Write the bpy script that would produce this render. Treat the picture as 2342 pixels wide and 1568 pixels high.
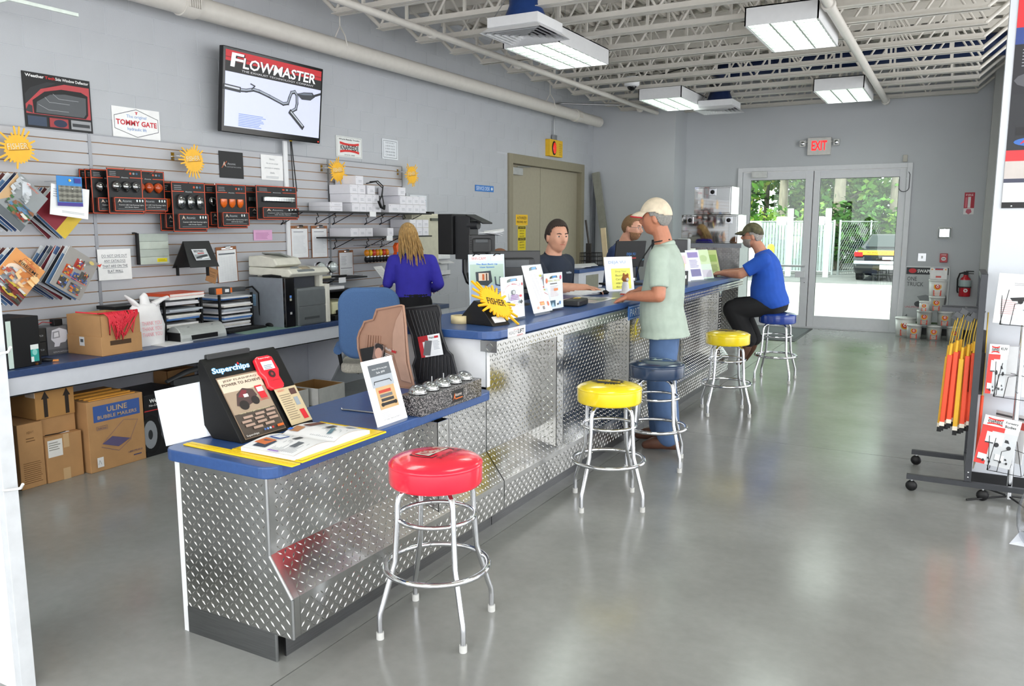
import bpy, bmesh, math, random
from mathutils import Vector, Matrix, Euler
random.seed(7)
R_ = math.radians
pi = math.pi
scene = bpy.context.scene
COL = scene.collection
for o in list(bpy.data.objects): bpy.data.objects.remove(o)

# ------------------------------------------------------------- camera
cam = bpy.data.objects.new('camera', bpy.data.cameras.new('camera')); COL.objects.link(cam)
cam.data.sensor_width = 36.0
cam.data.lens = 36.0 * 1850.0 / 2342.0
cam.data.clip_start = 0.05; cam.data.clip_end = 300
cam.location = (0, 0, 1.62)
cam.rotation_euler = (R_(90 - 8.28), 0, R_(28.7))
scene.camera = cam

# ------------------------------------------------------------- world, sun, exposure
w = bpy.data.worlds.new('sky'); scene.world = w; w.use_nodes = True
bg = w.node_tree.nodes['Background']
bg.inputs['Color'].default_value = (0.97, 0.985, 1.0, 1)
bg.inputs['Strength'].default_value = 3.6
sun = bpy.data.objects.new('sun', bpy.data.lights.new('sun', 'SUN')); COL.objects.link(sun)
sun.data.energy = 4.0; sun.data.angle = R_(1.0); sun.data.color = (1.0, 0.95, 0.86)
sun.rotation_euler = Vector((0.55, 0.30, -0.78)).to_track_quat('-Z', 'Y').to_euler()
vs = scene.view_settings
vs.view_transform = 'Standard'; vs.look = 'None'; vs.gamma = 1.0; vs.use_curve_mapping = False
vs.exposure = 0.22
LAMP = 6.5          # emission of the fluorescent tubes' lenses

# ------------------------------------------------------------- materials
def hexc(h):
    if not isinstance(h, str): return tuple(h)
    h = h.lstrip('#'); h = ''.join(x * 2 for x in h) if len(h) == 3 else h; c = [int(h[i:i + 2], 16) / 255 for i in (0, 2, 4)]
    return tuple(x / 12.92 if x <= 0.04045 else ((x + 0.055) / 1.055) ** 2.4 for x in c)
_mc = {}
def M(col, rough=0.5, metal=0.0, var=0.06, scale=18.0, bump=0.0, bscale=None, emit=0.0, spec=0.5, alpha=1.0, trans=0.0, coat=0.0, stretch=None, name=None, aniso=0):
    key = (col, rough, metal, var, scale, bump, bscale, emit, spec, alpha, trans, coat, stretch)
    if key in _mc: return _mc[key]
    m = bpy.data.materials.new(name or 'mat_%03d' % len(_mc)); m.use_nodes = True
    nt = m.node_tree; b = nt.nodes['Principled BSDF']; c = hexc(col)
    b.inputs['Roughness'].default_value = rough; b.inputs['Metallic'].default_value = metal
    b.inputs['Specular IOR Level'].default_value = spec
    b.inputs['Alpha'].default_value = alpha; b.inputs['Transmission Weight'].default_value = trans
    b.inputs['Coat Weight'].default_value = coat; b.inputs['Coat Roughness'].default_value = 0.05
    tc = nt.nodes.new('ShaderNodeTexCoord'); vec = tc.outputs['Object']
    if stretch:
        mp = nt.nodes.new('ShaderNodeMapping'); mp.inputs['Scale'].default_value = stretch
        nt.links.new(vec, mp.inputs['Vector']); vec = mp.outputs['Vector']
    n = nt.nodes.new('ShaderNodeTexNoise'); n.inputs['Scale'].default_value = scale; n.inputs['Detail'].default_value = 3
    nt.links.new(vec, n.inputs['Vector'])
    r = nt.nodes.new('ShaderNodeValToRGB')
    r.color_ramp.elements[0].position = 0.3; r.color_ramp.elements[1].position = 0.7
    r.color_ramp.elements[0].color = tuple(max(0, x * (1 - var)) for x in c) + (1,)
    r.color_ramp.elements[1].color = tuple(min(1, x * (1 + var)) for x in c) + (1,)
    nt.links.new(n.outputs['Fac'], r.inputs['Fac']); nt.links.new(r.outputs['Color'], b.inputs['Base Color'])
    if emit:
        nt.links.new(r.outputs['Color'], b.inputs['Emission Color']); b.inputs['Emission Strength'].default_value = emit
    if bump:
        n2 = nt.nodes.new('ShaderNodeTexNoise'); n2.inputs['Scale'].default_value = bscale or scale * 4; n2.inputs['Detail'].default_value = 4
        nt.links.new(vec, n2.inputs['Vector'])
        bp = nt.nodes.new('ShaderNodeBump'); bp.inputs['Strength'].default_value = bump; bp.inputs['Distance'].default_value = 0.01
        nt.links.new(n2.outputs['Fac'], bp.inputs['Height']); nt.links.new(bp.outputs['Normal'], b.inputs['Normal'])
    _mc[key] = m
    return m
def P(h): return M(h, 0.55, var=0.03)          # printing ink / plain paint
def glassmat(tint='#f4fbf8', mix=0.08, rough=0.0):
    key = ('glass', tint, mix, rough)
    if key in _mc: return _mc[key]
    m = bpy.data.materials.new('clear_glass'); m.use_nodes = True; nt = m.node_tree
    nt.nodes.remove(nt.nodes['Principled BSDF'])
    t = nt.nodes.new('ShaderNodeBsdfTransparent'); g = nt.nodes.new('ShaderNodeBsdfGlossy'); mx = nt.nodes.new('ShaderNodeMixShader')
    t.inputs['Color'].default_value = hexc(tint) + (1,); g.inputs['Roughness'].default_value = rough
    n = nt.nodes.new('ShaderNodeTexNoise'); n.inputs['Scale'].default_value = 3
    mr = nt.nodes.new('ShaderNodeMapRange'); mr.inputs['To Min'].default_value = mix * 0.8; mr.inputs['To Max'].default_value = mix * 1.2
    nt.links.new(n.outputs['Fac'], mr.inputs['Value']); nt.links.new(mr.outputs['Result'], mx.inputs['Fac'])
    nt.links.new(t.outputs[0], mx.inputs[1]); nt.links.new(g.outputs[0], mx.inputs[2])
    nt.links.new(mx.outputs[0], nt.nodes['Material Output'].inputs['Surface'])
    _mc[key] = m
    return m
CHROME = M('#d8dade', 0.08, 1.0, var=0.02)
STEEL = M('#b4b6b8', 0.28, 1.0, var=0.06)
BLACK = M('#101012', 0.5, var=0.1, spec=0.35)
BLACKG = M('#0c0c0e', 0.15, var=0.05)
WHITE = M('#e9eaec', 0.45, var=0.02)
PAPER = M('#e9e9eb', 0.6, var=0.02)
NAVYTOP = M('#2f4f86', 0.32, var=0.08, scale=60)
CARD = M('#b58a5c', 0.8, var=0.07, scale=9, bump=0.03, bscale=60)
CARDIN = M('#a07848', 0.85, var=0.05)
WIRE = M('#19191b', 0.4, 0.3)

# ------------------------------------------------------------- mesh builder
_tc = {}
def textdata(s, bold=0.0):
    k = (s, bold)
    if k in _tc: return _tc[k]
    cu = bpy.data.curves.new('t', 'FONT'); cu.body = s; cu.size = 1.0; cu.resolution_u = 2; cu.offset = bold; cu.fill_mode = 'FRONT'
    ob = bpy.data.objects.new('t', cu); me = bpy.data.meshes.new_from_object(ob)
    vs_ = [tuple(v.co) for v in me.vertices]; fs = [tuple(p.vertices) for p in me.polygons]
    bpy.data.objects.remove(ob); bpy.data.curves.remove(cu); bpy.data.meshes.remove(me)
    if not vs_: vs_ = [(0, 0, 0)]
    xs = [v[0] for v in vs_]; ys = [v[1] for v in vs_]
    x0, x1, y0, y1 = min(xs), max(xs), min(ys), max(ys)
    out = ([((v[0] - (x0 + x1) / 2), v[1] - y0) for v in vs_], fs, x1 - x0, max(1e-6, y1 - y0))
    _tc[k] = out
    return out
class MB:
    def __init__(s, m=None):
        s.v = []; s.f = []; s.mi = []; s.sm = []; s.mats = []; s.T = Matrix(); s.cur = 0
        if m: s.use(m)
    def use(s, m):
        if m not in s.mats: s.mats.append(m)
        s.cur = s.mats.index(m); return s
    def add(s, vs_, fs, smooth=False):
        o = len(s.v); T = s.T
        s.v += [T @ Vector(v) for v in vs_]
        for f in fs: s.f.append([i + o for i in f]); s.mi.append(s.cur); s.sm.append(smooth)
        return s
    def box(s, x0, x1, y0, y1, z0, z1):
        v = [(x, y, z) for z in (z0, z1) for y in (y0, y1) for x in (x0, x1)]
        return s.add(v, [(0, 2, 3, 1), (4, 5, 7, 6), (0, 1, 5, 4), (2, 6, 7, 3), (0, 4, 6, 2), (1, 3, 7, 5)])
    def cbox(s, c, d, rot=None):
        T = s.T; s.T = T @ Matrix.Translation(c) @ (rot.to_matrix().to_4x4() if rot else Matrix())
        a, b, e = d[0] / 2, d[1] / 2, d[2] / 2; s.box(-a, a, -b, b, -e, e); s.T = T; return s
    def prism(s, poly, z0, z1, smooth=False):
        n = len(poly); v = [(p[0], p[1], z0) for p in poly] + [(p[0], p[1], z1) for p in poly]
        f = [tuple(range(n - 1, -1, -1)), tuple(range(n, 2 * n))] + [(i, (i + 1) % n, (i + 1) % n + n, i + n) for i in range(n)]
        return s.add(v, f, smooth)
    def cyl(s, p0, p1, r0, r1=None, n=14, cap=True):
        p0 = Vector(p0); p1 = Vector(p1); r1 = r0 if r1 is None else r1
        q = (p1 - p0).to_track_quat('Z', 'Y').to_matrix(); v = []
        for p, r in ((p0, r0), (p1, r1)):
            for i in range(n):
                a = 2 * pi * i / n; v.append(p + q @ Vector((r * math.cos(a), r * math.sin(a), 0)))
        s.add(v, [(i, (i + 1) % n, (i + 1) % n + n, i + n) for i in range(n)], True)
        if cap: s.add(v, [tuple(range(n - 1, -1, -1)), tuple(range(n, 2 * n))])
        return s
    def tube(s, path, r, n=8, closed=False, flat=1.0):
        P_ = [Vector(p) for p in path]; N = len(P_); rs = r if isinstance(r, (list, tuple)) else [r] * N
        up = None; v = []
        for i in range(N):
            if closed: t = P_[(i + 1) % N] - P_[i - 1]
            else: t = P_[min(i + 1, N - 1)] - P_[max(i - 1, 0)]
            t = t.normalized() if t.length > 1e-9 else Vector((0, 0, 1))
            if up is None:
                up = Vector((0, 0, 1)) if abs(t.z) < 0.9 else Vector((1, 0, 0))
            up = (up - t * up.dot(t)); up = up.normalized() if up.length > 1e-6 else t.orthogonal().normalized()
            sd = t.cross(up)
            for k in range(n):
                a = 2 * pi * k / n; v.append(P_[i] + (sd * math.cos(a) + up * math.sin(a) * flat) * rs[i])
        f = [(i * n + k, i * n + (k + 1) % n, ((i + 1) % N) * n + (k + 1) % n, ((i + 1) % N) * n + k) for i in range(N if closed else N - 1) for k in range(n)]
        s.add(v, f, True)
        if not closed: s.add(v, [tuple(range(n - 1, -1, -1)), tuple(range((N - 1) * n, N * n))])
        return s
    def lathe(s, prof, n=24, smooth=True):
        v = []; N = len(prof)
        for r, z in prof:
            for k in range(n):
                a = 2 * pi * k / n; v.append((r * math.cos(a), r * math.sin(a), z))
        f = [(i * n + k, i * n + (k + 1) % n, (i + 1) * n + (k + 1) % n, (i + 1) * n + k) for i in range(N - 1) for k in range(n)]
        s.add(v, f, smooth)
        if prof[0][0] > 1e-5: s.add(v, [tuple(range(n - 1, -1, -1))])
        if prof[-1][0] > 1e-5: s.add(v, [tuple(range((N - 1) * n, N * n))])
        return s
    def ell(s, c, r, n=14, rot=None):
        T = s.T; s.T = T @ Matrix.Translation(c) @ (rot.to_matrix().to_4x4() if rot else Matrix()) @ Matrix.Diagonal((r[0], r[1], r[2], 1))
        m = max(6, n // 2); s.lathe([(max(1e-6, math.sin(pi * i / m)), -math.cos(pi * i / m)) for i in range(m + 1)], n); s.T = T; return s
    def build(s, name, parent=None, loc=None, rot=None, bevel=0, seg=2, label=None, cat=None, group=None, kind=None, solid=0):
        me = bpy.data.meshes.new(name); me.from_pydata([tuple(v) for v in s.v], [], s.f)
        for m in s.mats: me.materials.append(m)
        me.polygons.foreach_set('material_index', s.mi); me.polygons.foreach_set('use_smooth', s.sm); me.update()
        o = bpy.data.objects.new(name, me); COL.objects.link(o)
        if parent: o.parent = parent
        if loc is not None: o.location = loc
        if rot is not None: o.rotation_euler = rot
        if bevel:
            b = o.modifiers.new('bevel', 'BEVEL'); b.width = bevel; b.segments = seg; b.limit_method = 'ANGLE'; b.angle_limit = R_(40)
        if solid:
            b = o.modifiers.new('solid', 'SOLIDIFY'); b.thickness = solid; b.offset = 1
        return tag(o, label, cat, group, kind)
def tag(o, label=None, cat=None, group=None, kind=None):
    for k, v in (('label', label), ('category', cat), ('group', group), ('kind', kind)):
        if v: o[k] = v
    return o
def thing(name, label, cat, loc=(0, 0, 0), rot=(0, 0, 0), group=None):
    o = bpy.data.objects.new(name, None); o.empty_display_size = 0.05; COL.objects.link(o)
    o.location = loc; o.rotation_euler = rot
    return tag(o, label, cat, group)
def inst(src, name, parent=None, loc=(0, 0, 0), rot=(0, 0, 0), scale=None):
    o = src.copy(); o.name = name; COL.objects.link(o); o.parent = parent; o.location = loc; o.rotation_euler = rot
    if scale: o.scale = scale
    for k in ('label', 'category', 'group'):
        if k in o.keys() and parent: del o[k]
    return o
def dup(root, loc=None, rot=None, label=None, group=None):
    kids = [(c, [g for g in c.children]) for c in root.children]
    r = root.copy(); COL.objects.link(r)
    if loc is not None: r.location = loc
    if rot is not None: r.rotation_euler = rot
    tag(r, label, None, group)
    for c, gs in kids:
        k = c.copy(); COL.objects.link(k); k.parent = r
        for g in gs:
            d = g.copy(); COL.objects.link(d); d.parent = k
    return r
WL = (R_(90), 0, R_(90))      # frame of a sheet on the left wall (x along the wall, y up, z out)
FW = (R_(90), 0, 0)           # frame of a sheet on the exit wall
class Print(MB):
    "flat print laid out on a w x h sheet: u,v in 0..1 from the lower left"
    def __init__(s, w, h, z=0.0):
        super().__init__(); s.w = w; s.h = h; s.z = z
    def up(s): s.z += 0.0003
    def q(s, u, v): return ((u - 0.5) * s.w, v * s.h, s.z)
    def R(s, u0, v0, u1, v1, c):
        s.up(); s.use(P(c)); return s.add([s.q(u0, v0), s.q(u1, v0), s.q(u1, v1), s.q(u0, v1)], [(0, 1, 2, 3)])
    def Pg(s, pts, c):
        s.up(); s.use(P(c)); return s.add([s.q(*p) for p in pts], [tuple(range(len(pts)))])
    def El(s, u, v, ru, rv, c, n=20):
        return s.Pg([(u + ru * math.cos(2 * pi * i / n), v + rv * math.sin(2 * pi * i / n)) for i in range(n)], c)
    def St(s, pts, wd, c, closed=False):
        s.up(); s.use(P(c)); Q = [Vector(s.q(*p)) for p in pts]
        if closed: Q.append(Q[0])
        for a, b in zip(Q, Q[1:]):
            d = (b - a)
            if d.length < 1e-7: continue
            d.normalize(); n = Vector((-d.y, d.x, 0)) * wd / 2; e = d * wd * 0.4
            s.add([a - n - e, b - n + e, b + n + e, a + n - e], [(0, 1, 2, 3)])
        return s
    def Ln(s, u0, v0, u1, v1, n, c, frac=0.35, ragged=0.25):
        s.up(); s.use(P(c)); dv = (v1 - v0) / n
        for i in range(n):
            b = v0 + dv * i; e = u1 - (u1 - u0) * ragged * random.random()
            s.add([s.q(u0, b), s.q(e, b), s.q(e, b + dv * frac), s.q(u0, b + dv * frac)], [(0, 1, 2, 3)])
        return s
    def Tx(s, t, u, v, hf, c, wf=None, bold=0.0, shear=0.0, rot=0.0):
        s.up(); s.use(P(c)); vs_, fs, tw, th = textdata(t, bold)
        k = hf * s.h / th; kx = (wf * s.w / tw) if wf else k; ca, sa = math.cos(rot), math.sin(rot); o = s.q(u, v); out = []
        for x, y in vs_:
            X = x * kx + shear * y * k; Y = y * k
            out.append((o[0] + X * ca - Y * sa, o[1] + X * sa + Y * ca, s.z))
        return s.add(out, fs)
def mosaic(p, u0, v0, u1, v1, cols, n, seed=0):
    "small flat patches of printed picture detail"
    rnd = random.Random(seed)
    for k in range(n):
        u = rnd.uniform(u0, u1); v = rnd.uniform(v0, v1); a = (u1 - u0) * rnd.uniform(.06, .2); c = (v1 - v0) * rnd.uniform(.05, .16)
        q = [(u - a, v - c * rnd.random()), (u + a * rnd.random(), v - c), (u + a, v + c * rnd.random()), (u - a * rnd.random(), v + c)]
        p.Pg([(min(u1, max(u0, x)), min(v1, max(v0, y))) for x, y in q], rnd.choice(cols))
    return p
def sheet(name, label, cat, loc, w, h, a=0.0, tilt=0.0, roll=0.0, t=0.003, col='#f2f2f2', m=None, group=None, bevel=0, parent=None):
    "upright board facing -Y turned by a (90 = facing +X), leaning back by tilt, rolled in its plane; returns (thing, Print)"
    rot = (Matrix.Rotation(R_(a), 4, 'Z') @ Matrix.Rotation(R_(90 - tilt), 4, 'X') @ Matrix.Rotation(R_(roll), 4, 'Z')).to_euler()
    th = thing(name, label, cat, loc, rot, group)
    MB(m or P(col)).box(-w / 2, w / 2, 0, h, -t, 0).build('sheet', th, bevel=bevel)
    return th, Print(w, h)
def rrect(x0, x1, y0, y1, r, n=5, corners=(1, 1, 1, 1)):
    pts = []
    for k, (cx, cy, a) in enumerate(((x1 - r, y1 - r, 0), (x0 + r, y1 - r, 90), (x0 + r, y0 + r, 180), (x1 - r, y0 + r, 270))):
        if corners[k]:
            for i in range(n + 1):
                t = R_(a + 90 * i / n); pts.append((cx + r * math.cos(t), cy + r * math.sin(t)))
        else: pts.append(((x1, y1), (x0, y1), (x0, y0), (x1, y0))[k])
    return pts
def arc(c, r, a0, a1, n=8, z=None):
    return [(c[0] + r * math.cos(R_(a0 + (a1 - a0) * i / n)), c[1] + r * math.sin(R_(a0 + (a1 - a0) * i / n))) for i in range(n + 1)]
def cardbox(name, label, loc, w, d, h, rz=0, open_=False, flap=0.0, group=None, m=None, tape=True):
    "carton: x=width, y=depth (front at -y), z=height, base centre at loc"
    m = m or CARD; th = thing(name, label, 'box', loc, (0, 0, rz), group)
    if not open_:
        MB(m).box(-w / 2, w / 2, -d / 2, d / 2, 0, h).build('cardboard_shell', th, bevel=0.003)
        if tape: MB(M('#c9a77c', 0.3)).box(-0.03, 0.03, -d / 2 - 0.001, d / 2 + 0.001, h - 0.002, h + 0.001).box(-0.03, 0.03, -d / 2 - 0.0012, -d / 2, h * 0.72, h).build('tape', th)
    else:
        t = 0.005; b = MB(m).box(-w / 2, w / 2, -d / 2, d / 2, 0, t)
        b.box(-w / 2, w / 2, -d / 2, -d / 2 + t, 0, h).box(-w / 2, w / 2, d / 2 - t, d / 2, 0, h).box(-w / 2, -w / 2 + t, -d / 2, d / 2, 0, h).box(w / 2 - t, w / 2, -d / 2, d / 2, 0, h)
        b.build('cardboard_shell', th, bevel=0.0015, seg=1)
    return th
def facepr(th, w, h, loc, rot=FW):
    "a Print placed on a face of a thing; call .done()"
    p = Print(w, h); p._a = (th, loc, rot)
    p.done = lambda name='printed_face': p.build(name, th, loc, rot)
    return p
# ============================================================= the room
def conc():
    m = bpy.data.materials.new('polished_concrete'); m.use_nodes = True; nt = m.node_tree; b = nt.nodes['Principled BSDF']
    tc = nt.nodes.new('ShaderNodeTexCoord')
    a = nt.nodes.new('ShaderNodeTexNoise'); a.inputs['Scale'].default_value = 0.9; a.inputs['Detail'].default_value = 8; a.inputs['Roughness'].default_value = 0.62
    c = nt.nodes.new('ShaderNodeTexNoise'); c.inputs['Scale'].default_value = 22; c.inputs['Detail'].default_value = 4
    for n in (a, c): nt.links.new(tc.outputs['Object'], n.inputs['Vector'])
    r = nt.nodes.new('ShaderNodeValToRGB'); e = r.color_ramp.elements
    e[0].position = 0.30; e[0].color = hexc('#7d7e7b') + (1,); e[1].position = 0.72; e[1].color = hexc('#989997') + (1,)
    r2 = nt.nodes.new('ShaderNodeValToRGB'); e = r2.color_ramp.elements
    e[0].position = 0.25; e[0].color = (0.93, 0.93, 0.93, 1); e[1].position = 0.7; e[1].color = (1, 1, 1, 1)
    mx = nt.nodes.new('ShaderNodeMix'); mx.data_type = 'RGBA'; mx.blend_type = 'MULTIPLY'; mx.inputs[0].default_value = 1
    nt.links.new(a.outputs['Fac'], r.inputs['Fac']); nt.links.new(c.outputs['Fac'], r2.inputs['Fac'])
    nt.links.new(r.outputs['Color'], mx.inputs[6]); nt.links.new(r2.outputs['Color'], mx.inputs[7]); nt.links.new(mx.outputs[2], b.inputs['Base Color'])
    mr = nt.nodes.new('ShaderNodeMapRange'); mr.inputs['To Min'].default_value = 0.12; mr.inputs['To Max'].default_value = 0.25
    nt.links.new(a.outputs['Fac'], mr.inputs['Value']); nt.links.new(mr.outputs['Result'], b.inputs['Roughness'])
    b.inputs['Specular IOR Level'].default_value = 0.6
    return m
CONC = conc()
floor = MB(M('#3b3b3a', 0.9)).box(-5.9, 4.6, -3.6, 13.62, -0.12, -0.012).build('floor', kind='structure')
gx = [-5.9, -2.035, 1.9, 4.6]; gy = [-3.6, -1.2, 6.15, 13.62]; g = 0.003
for i in range(3):
    for j in range(3):
        MB(CONC).box(gx[i] + g, gx[i + 1] - g, gy[j] + g, gy[j + 1] - g, -0.0125, 0).build('slab', floor)

WALLC = M('#b8bbc0', 0.6, var=0.03, scale=3, bump=0.12, bscale=90)
WALLF = M('#bcbfc3', 0.6, var=0.02, scale=2, bump=0.03, bscale=120)
MORT = M('#c3c6cb', 0.8, var=0.03)
X0 = -5.5
wl = MB(MORT).box(-5.8, X0 - 0.003, -3.6, 9.99, 0, 4.2).box(-5.8, X0 - 0.003, 12.4, 12.95, 0, 4.2).box(-5.8, X0 - 0.003, 9.99, 12.4, 2.54, 4.2).box(-5.8, -5.68, 9.9, 12.5, 0, 2.6).build('wall_left', kind='structure')
def blockmesh(y0, y1, z0, z1):
    b = MB(WALLC); e = 0.0025; j = 0.0012; xf = X0; xb = X0 - 0.004; y0 += j; y1 -= j; z0 += j; z1 -= j
    a = [(xb, y0, z0), (xb, y1, z0), (xb, y1, z1), (xb, y0, z1)]; c = [(xf, y0 + e, z0 + e), (xf, y1 - e, z0 + e), (xf, y1 - e, z1 - e), (xf, y0 + e, z1 - e)]
    return b.add(a + c, [(4, 5, 6, 7), (0, 1, 5, 4), (1, 2, 6, 5), (2, 3, 7, 6), (3, 0, 4, 7)])
proto = None
for k in range(3, 21):
    z0 = -0.02 + 0.2 * k; z1 = z0 + 0.2
    off = 3.74 + (0.203 if k % 2 else 0.0)
    n = int((2.9 - off) / 0.406) - 1
    while off + n * 0.406 < 12.88:
        y0 = off + n * 0.406; y1 = y0 + 0.406; n += 1
        lo = 2.9 if z0 > 2.1 else 7.35
        if y1 < lo or z1 > 4.05: continue
        y1 = min(y1, 12.88)
        segs = [(y0, y1)]
        if z0 < 2.5:
            segs = [(a, b_) for a, b_ in ((y0, min(y1, 9.92)), (max(y0, 12.48), y1)) if b_ - a > 0.03]
        for a, b_ in segs:
            zz0 = max(z0, 2.6) if (a < 12.45 and b_ > 9.95) else z0
            if abs(b_ - a - 0.406) < 1e-4 and zz0 == z0:
                if proto is None:
                    proto = blockmesh(0, 0.406, 0, 0.2).build('block', wl); proto.location = (0, a, z0)
                else: inst(proto, 'block', wl, (0, a, z0))
            else: blockmesh(a, b_, zz0, z1).build('block', wl)
# alcove wall and the exit wall (two boxes around the glazed entrance)
MB(WALLF).box(-5.8, -4.08, 12.88, 13.62, 0, 4.2).build('wall_far_left', kind='structure')
YD = 13.5; DX0, DX1, DZ = -3.2, -0.66, 2.53
MB(WALLF).box(-4.08, DX0, YD, 13.7, 0, 4.2).box(DX1, 0.66, YD, 13.7, 0, 4.2).box(DX0, DX1, YD, 13.7, DZ, 4.2).build('wall_far', kind='structure')
MB(WALLF).box(0.66, 0.8, 11.6, 13.7, 0, 4.2).build('wall_right', kind='structure')
MB(M('#b9bab7', 0.6, var=0.02)).box(0.29, 0.5, 13.25, YD, 0, 3.98).build('trim_1', kind='structure', bevel=0.01)
MB(M('#1c1d1f', 0.5)).box(DX1 + 0.02, 0.29, 13.485, YD, 0, 0.10).build('baseboard_far', kind='structure')
# corrugated deck: ribs run along Y
DECK = M('#d6d0c6', 0.55, var=0.03, scale=4)
b = MB(DECK); pts = []; x = -5.8; pw = 0.152
while x < 4.6:
    pts += [(x, 4.02), (x + 0.045, 4.02), (x + 0.06, 4.06), (x + 0.137, 4.06)]; x += pw
vv = [(p[0], yy, p[1]) for yy in (-3.6, 13.7) for p in pts]; n = len(pts)
b.add(vv, [(i, i + 1, i + 1 + n, i + n) for i in range(n - 1)])
b.box(-5.8, 4.7, -3.6, 13.7, 4.075, 4.15)
ceil = b.build('ceiling', kind='structure')

# ------------------------------------------------------------- open-web joists
JP = M('#d9d5cd', 0.5, var=0.03)
LZ, UZ = 3.45, 3.98; XL, XR = -4.95, 0.1
ordw = ['first', 'second', 'third', 'fourth', 'fifth', 'sixth', 'seventh', 'eighth', 'ninth', 'tenth', 'eleventh', 'twelfth', 'thirteenth', 'fourteenth', 'fifteenth', 'sixteenth', 'seventeenth']
def chord(z0, z1, x0, x1, up):
    b = MB(JP)
    for sgn in (-1, 1):
        b.box(x0, x1, min(sgn * 0.008, sgn * 0.055), max(sgn * 0.008, sgn * 0.055), z0 if up else z1 - 0.006, z0 + 0.006 if up else z1)
        b.box(x0, x1, min(sgn * 0.008, sgn * 0.014), max(sgn * 0.008, sgn * 0.014), z0, z1)
    return b
low = chord(LZ, LZ + 0.055, XL, XR, True).build('bottom_chord'); upc = chord(UZ - 0.055, UZ + 0.03, -5.5, 0.66, False).build('top_chord')
webs = []
npan = 8; pwid = (XR - XL) / npan
def bar(p, q, r=0.013): return MB(JP).tube([p, q], r, 6)
d_up = bar((0, 0, LZ + 0.02), (pwid / 2, 0, UZ - 0.02)).build('web_bar'); d_dn = bar((0, 0, UZ - 0.02), (pwid / 2, 0, LZ + 0.02)).build('web_bar')
vert = MB(JP).box(-0.012, 0.012, -0.012, 0.012, LZ + 0.02, UZ - 0.02).build('web_post')
endl = bar((XL + 0.02, 0, LZ + 0.02), (-5.48, 0, UZ - 0.01), 0.02).build('end_bar'); endr = bar((XR - 0.02, 0, LZ + 0.02), (0.64, 0, UZ - 0.01), 0.02).build('end_bar')
src = [low, upc, d_up, d_dn, vert, endl, endr]
jy = [13.36 - 0.63 * k for k in range(14)]
for k, y in enumerate(jy):
    j = thing('roof_joist', 'white open-web steel roof joist, %s from the exit wall' % ordw[k], 'joist', (0, y, 0), group='roof joists')
    first = (k == 0)
    for o in src[:2] + src[5:]:
        if first: o.parent = j
        else: inst(o, o.name.split('.')[0], j)
    for i in range(npan):
        for o, dx in ((d_up, 0), (d_dn, pwid / 2), (vert, pwid / 2)):
            xx = XL + i * pwid + dx
            if first and i == 0: o.parent = j; o.location = (xx, 0, 0)
            else: inst(o, o.name.split('.')[0], j, (xx, 0, 0))

# ------------------------------------------------------------- fluorescent fixtures
LENS = M('#f4fff6', 0.4, var=0.01, emit=LAMP)
LW = M('#dfe0e2', 0.4, var=0.02)
def fixture(x, y, label):
    t = thing('ceiling_light', label, 'ceiling light', (x, y, 3.3), group='boxed fluorescent ceiling lights')
    a, c = 0.30, 0.61; h = 0.155
    b = MB(LW).box(-a, -a + 0.012, -c, c, 0, h).box(a - 0.012, a, -c, c, 0, h).box(-a, a, -c, -c + 0.012, 0, h).box(-a, a, c - 0.012, c, 0, h).box(-a, a, -c, c, h - 0.01, h)
    b.build('housing', t)
    MB(LENS).box(-a + 0.02, a - 0.02, -c + 0.02, c - 0.02, 0.05, 0.055).build('lens', t)
    lv = MB(M('#98a29a', 0.4, var=0.01))
    for i in range(4): xx = -a + 0.012 + i * (2 * a - 0.024) / 3; lv.box(xx - 0.008, xx + 0.008, -c + 0.012, c - 0.012, 0.004, 0.035)
    for i in range(1, 8): yy = -c + i * 2 * c / 8; lv.box(-a + 0.012, a - 0.012, yy - 0.006, yy + 0.006, 0.008, 0.03)
    lv.build('louver', t)
    w_ = MB(STEEL)
    for sx in (-0.2, 0.2):
        for sy in (-0.28, 0.28): w_.cyl((sx, sy, h), (sx, sy, 0.7), 0.003, n=5)
    w_.build('hanger_wire', t)
    return t
fixture(-3.67, 7.68, 'boxed fluorescent light beside the blue duct over the counter')
fixture(-1.43, 7.9, 'large boxed fluorescent light, nearest at the upper right')
fixture(-3.65, 11.40, 'boxed fluorescent light beside the dome camera')
fixture(-1.45, 11.76, 'boxed fluorescent light nearest the exit sign')
for x in (-3.67, -1.43, 0.95):  # out-of-frame fixtures continuing the visible rows, added for room brightness
    for y in (3.85, 0.0): fixture(x, y, 'unseen added boxed fluorescent light over the floor near the camera')

# ------------------------------------------------------------- pipes, ducts, conduit
PIPE = M('#d3cfc8', 0.4, var=0.03)
t = thing('drain_pipe', 'thick white pipe running high along the block wall', 'pipe', (-5.24, 4.0, 3.27))
MB(PIPE).cyl((0, -3, 0), (0, 8.5, 0), 0.082, n=24).build('pipe', t)
for yy in (0.45, 7.6):
    b = MB(PIPE).cyl((0, yy - 0.07, 0), (0, yy + 0.07, 0), 0.094, n=24)
    for k in range(6): b.cbox((0.098, yy - 0.05 + 0.02 * k, 0.0), (0.012, 0.008, 0.07))
    b.build('coupling', t)
for yy in (2.2, 6.7):
    MB(PIPE).tube([(0, yy, 0.7), (0, yy, 0.2), (-0.06, yy, 0.11), (-0.088, yy, 0.0), (0, yy, -0.088), (0.088, yy, 0), (0.06, yy, 0.11), (0, yy, 0.2)], 0.006, 6).build('hanger', t)
t = thing('sprinkler_pipe', 'thin white pipe crossing under the joists above the counter', 'pipe', (-4.5, 5, 3.4))
MB(PIPE).cyl((0.0, -2, 0), (0.12, 7.85, 0), 0.032, n=16).build('pipe', t)
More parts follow.
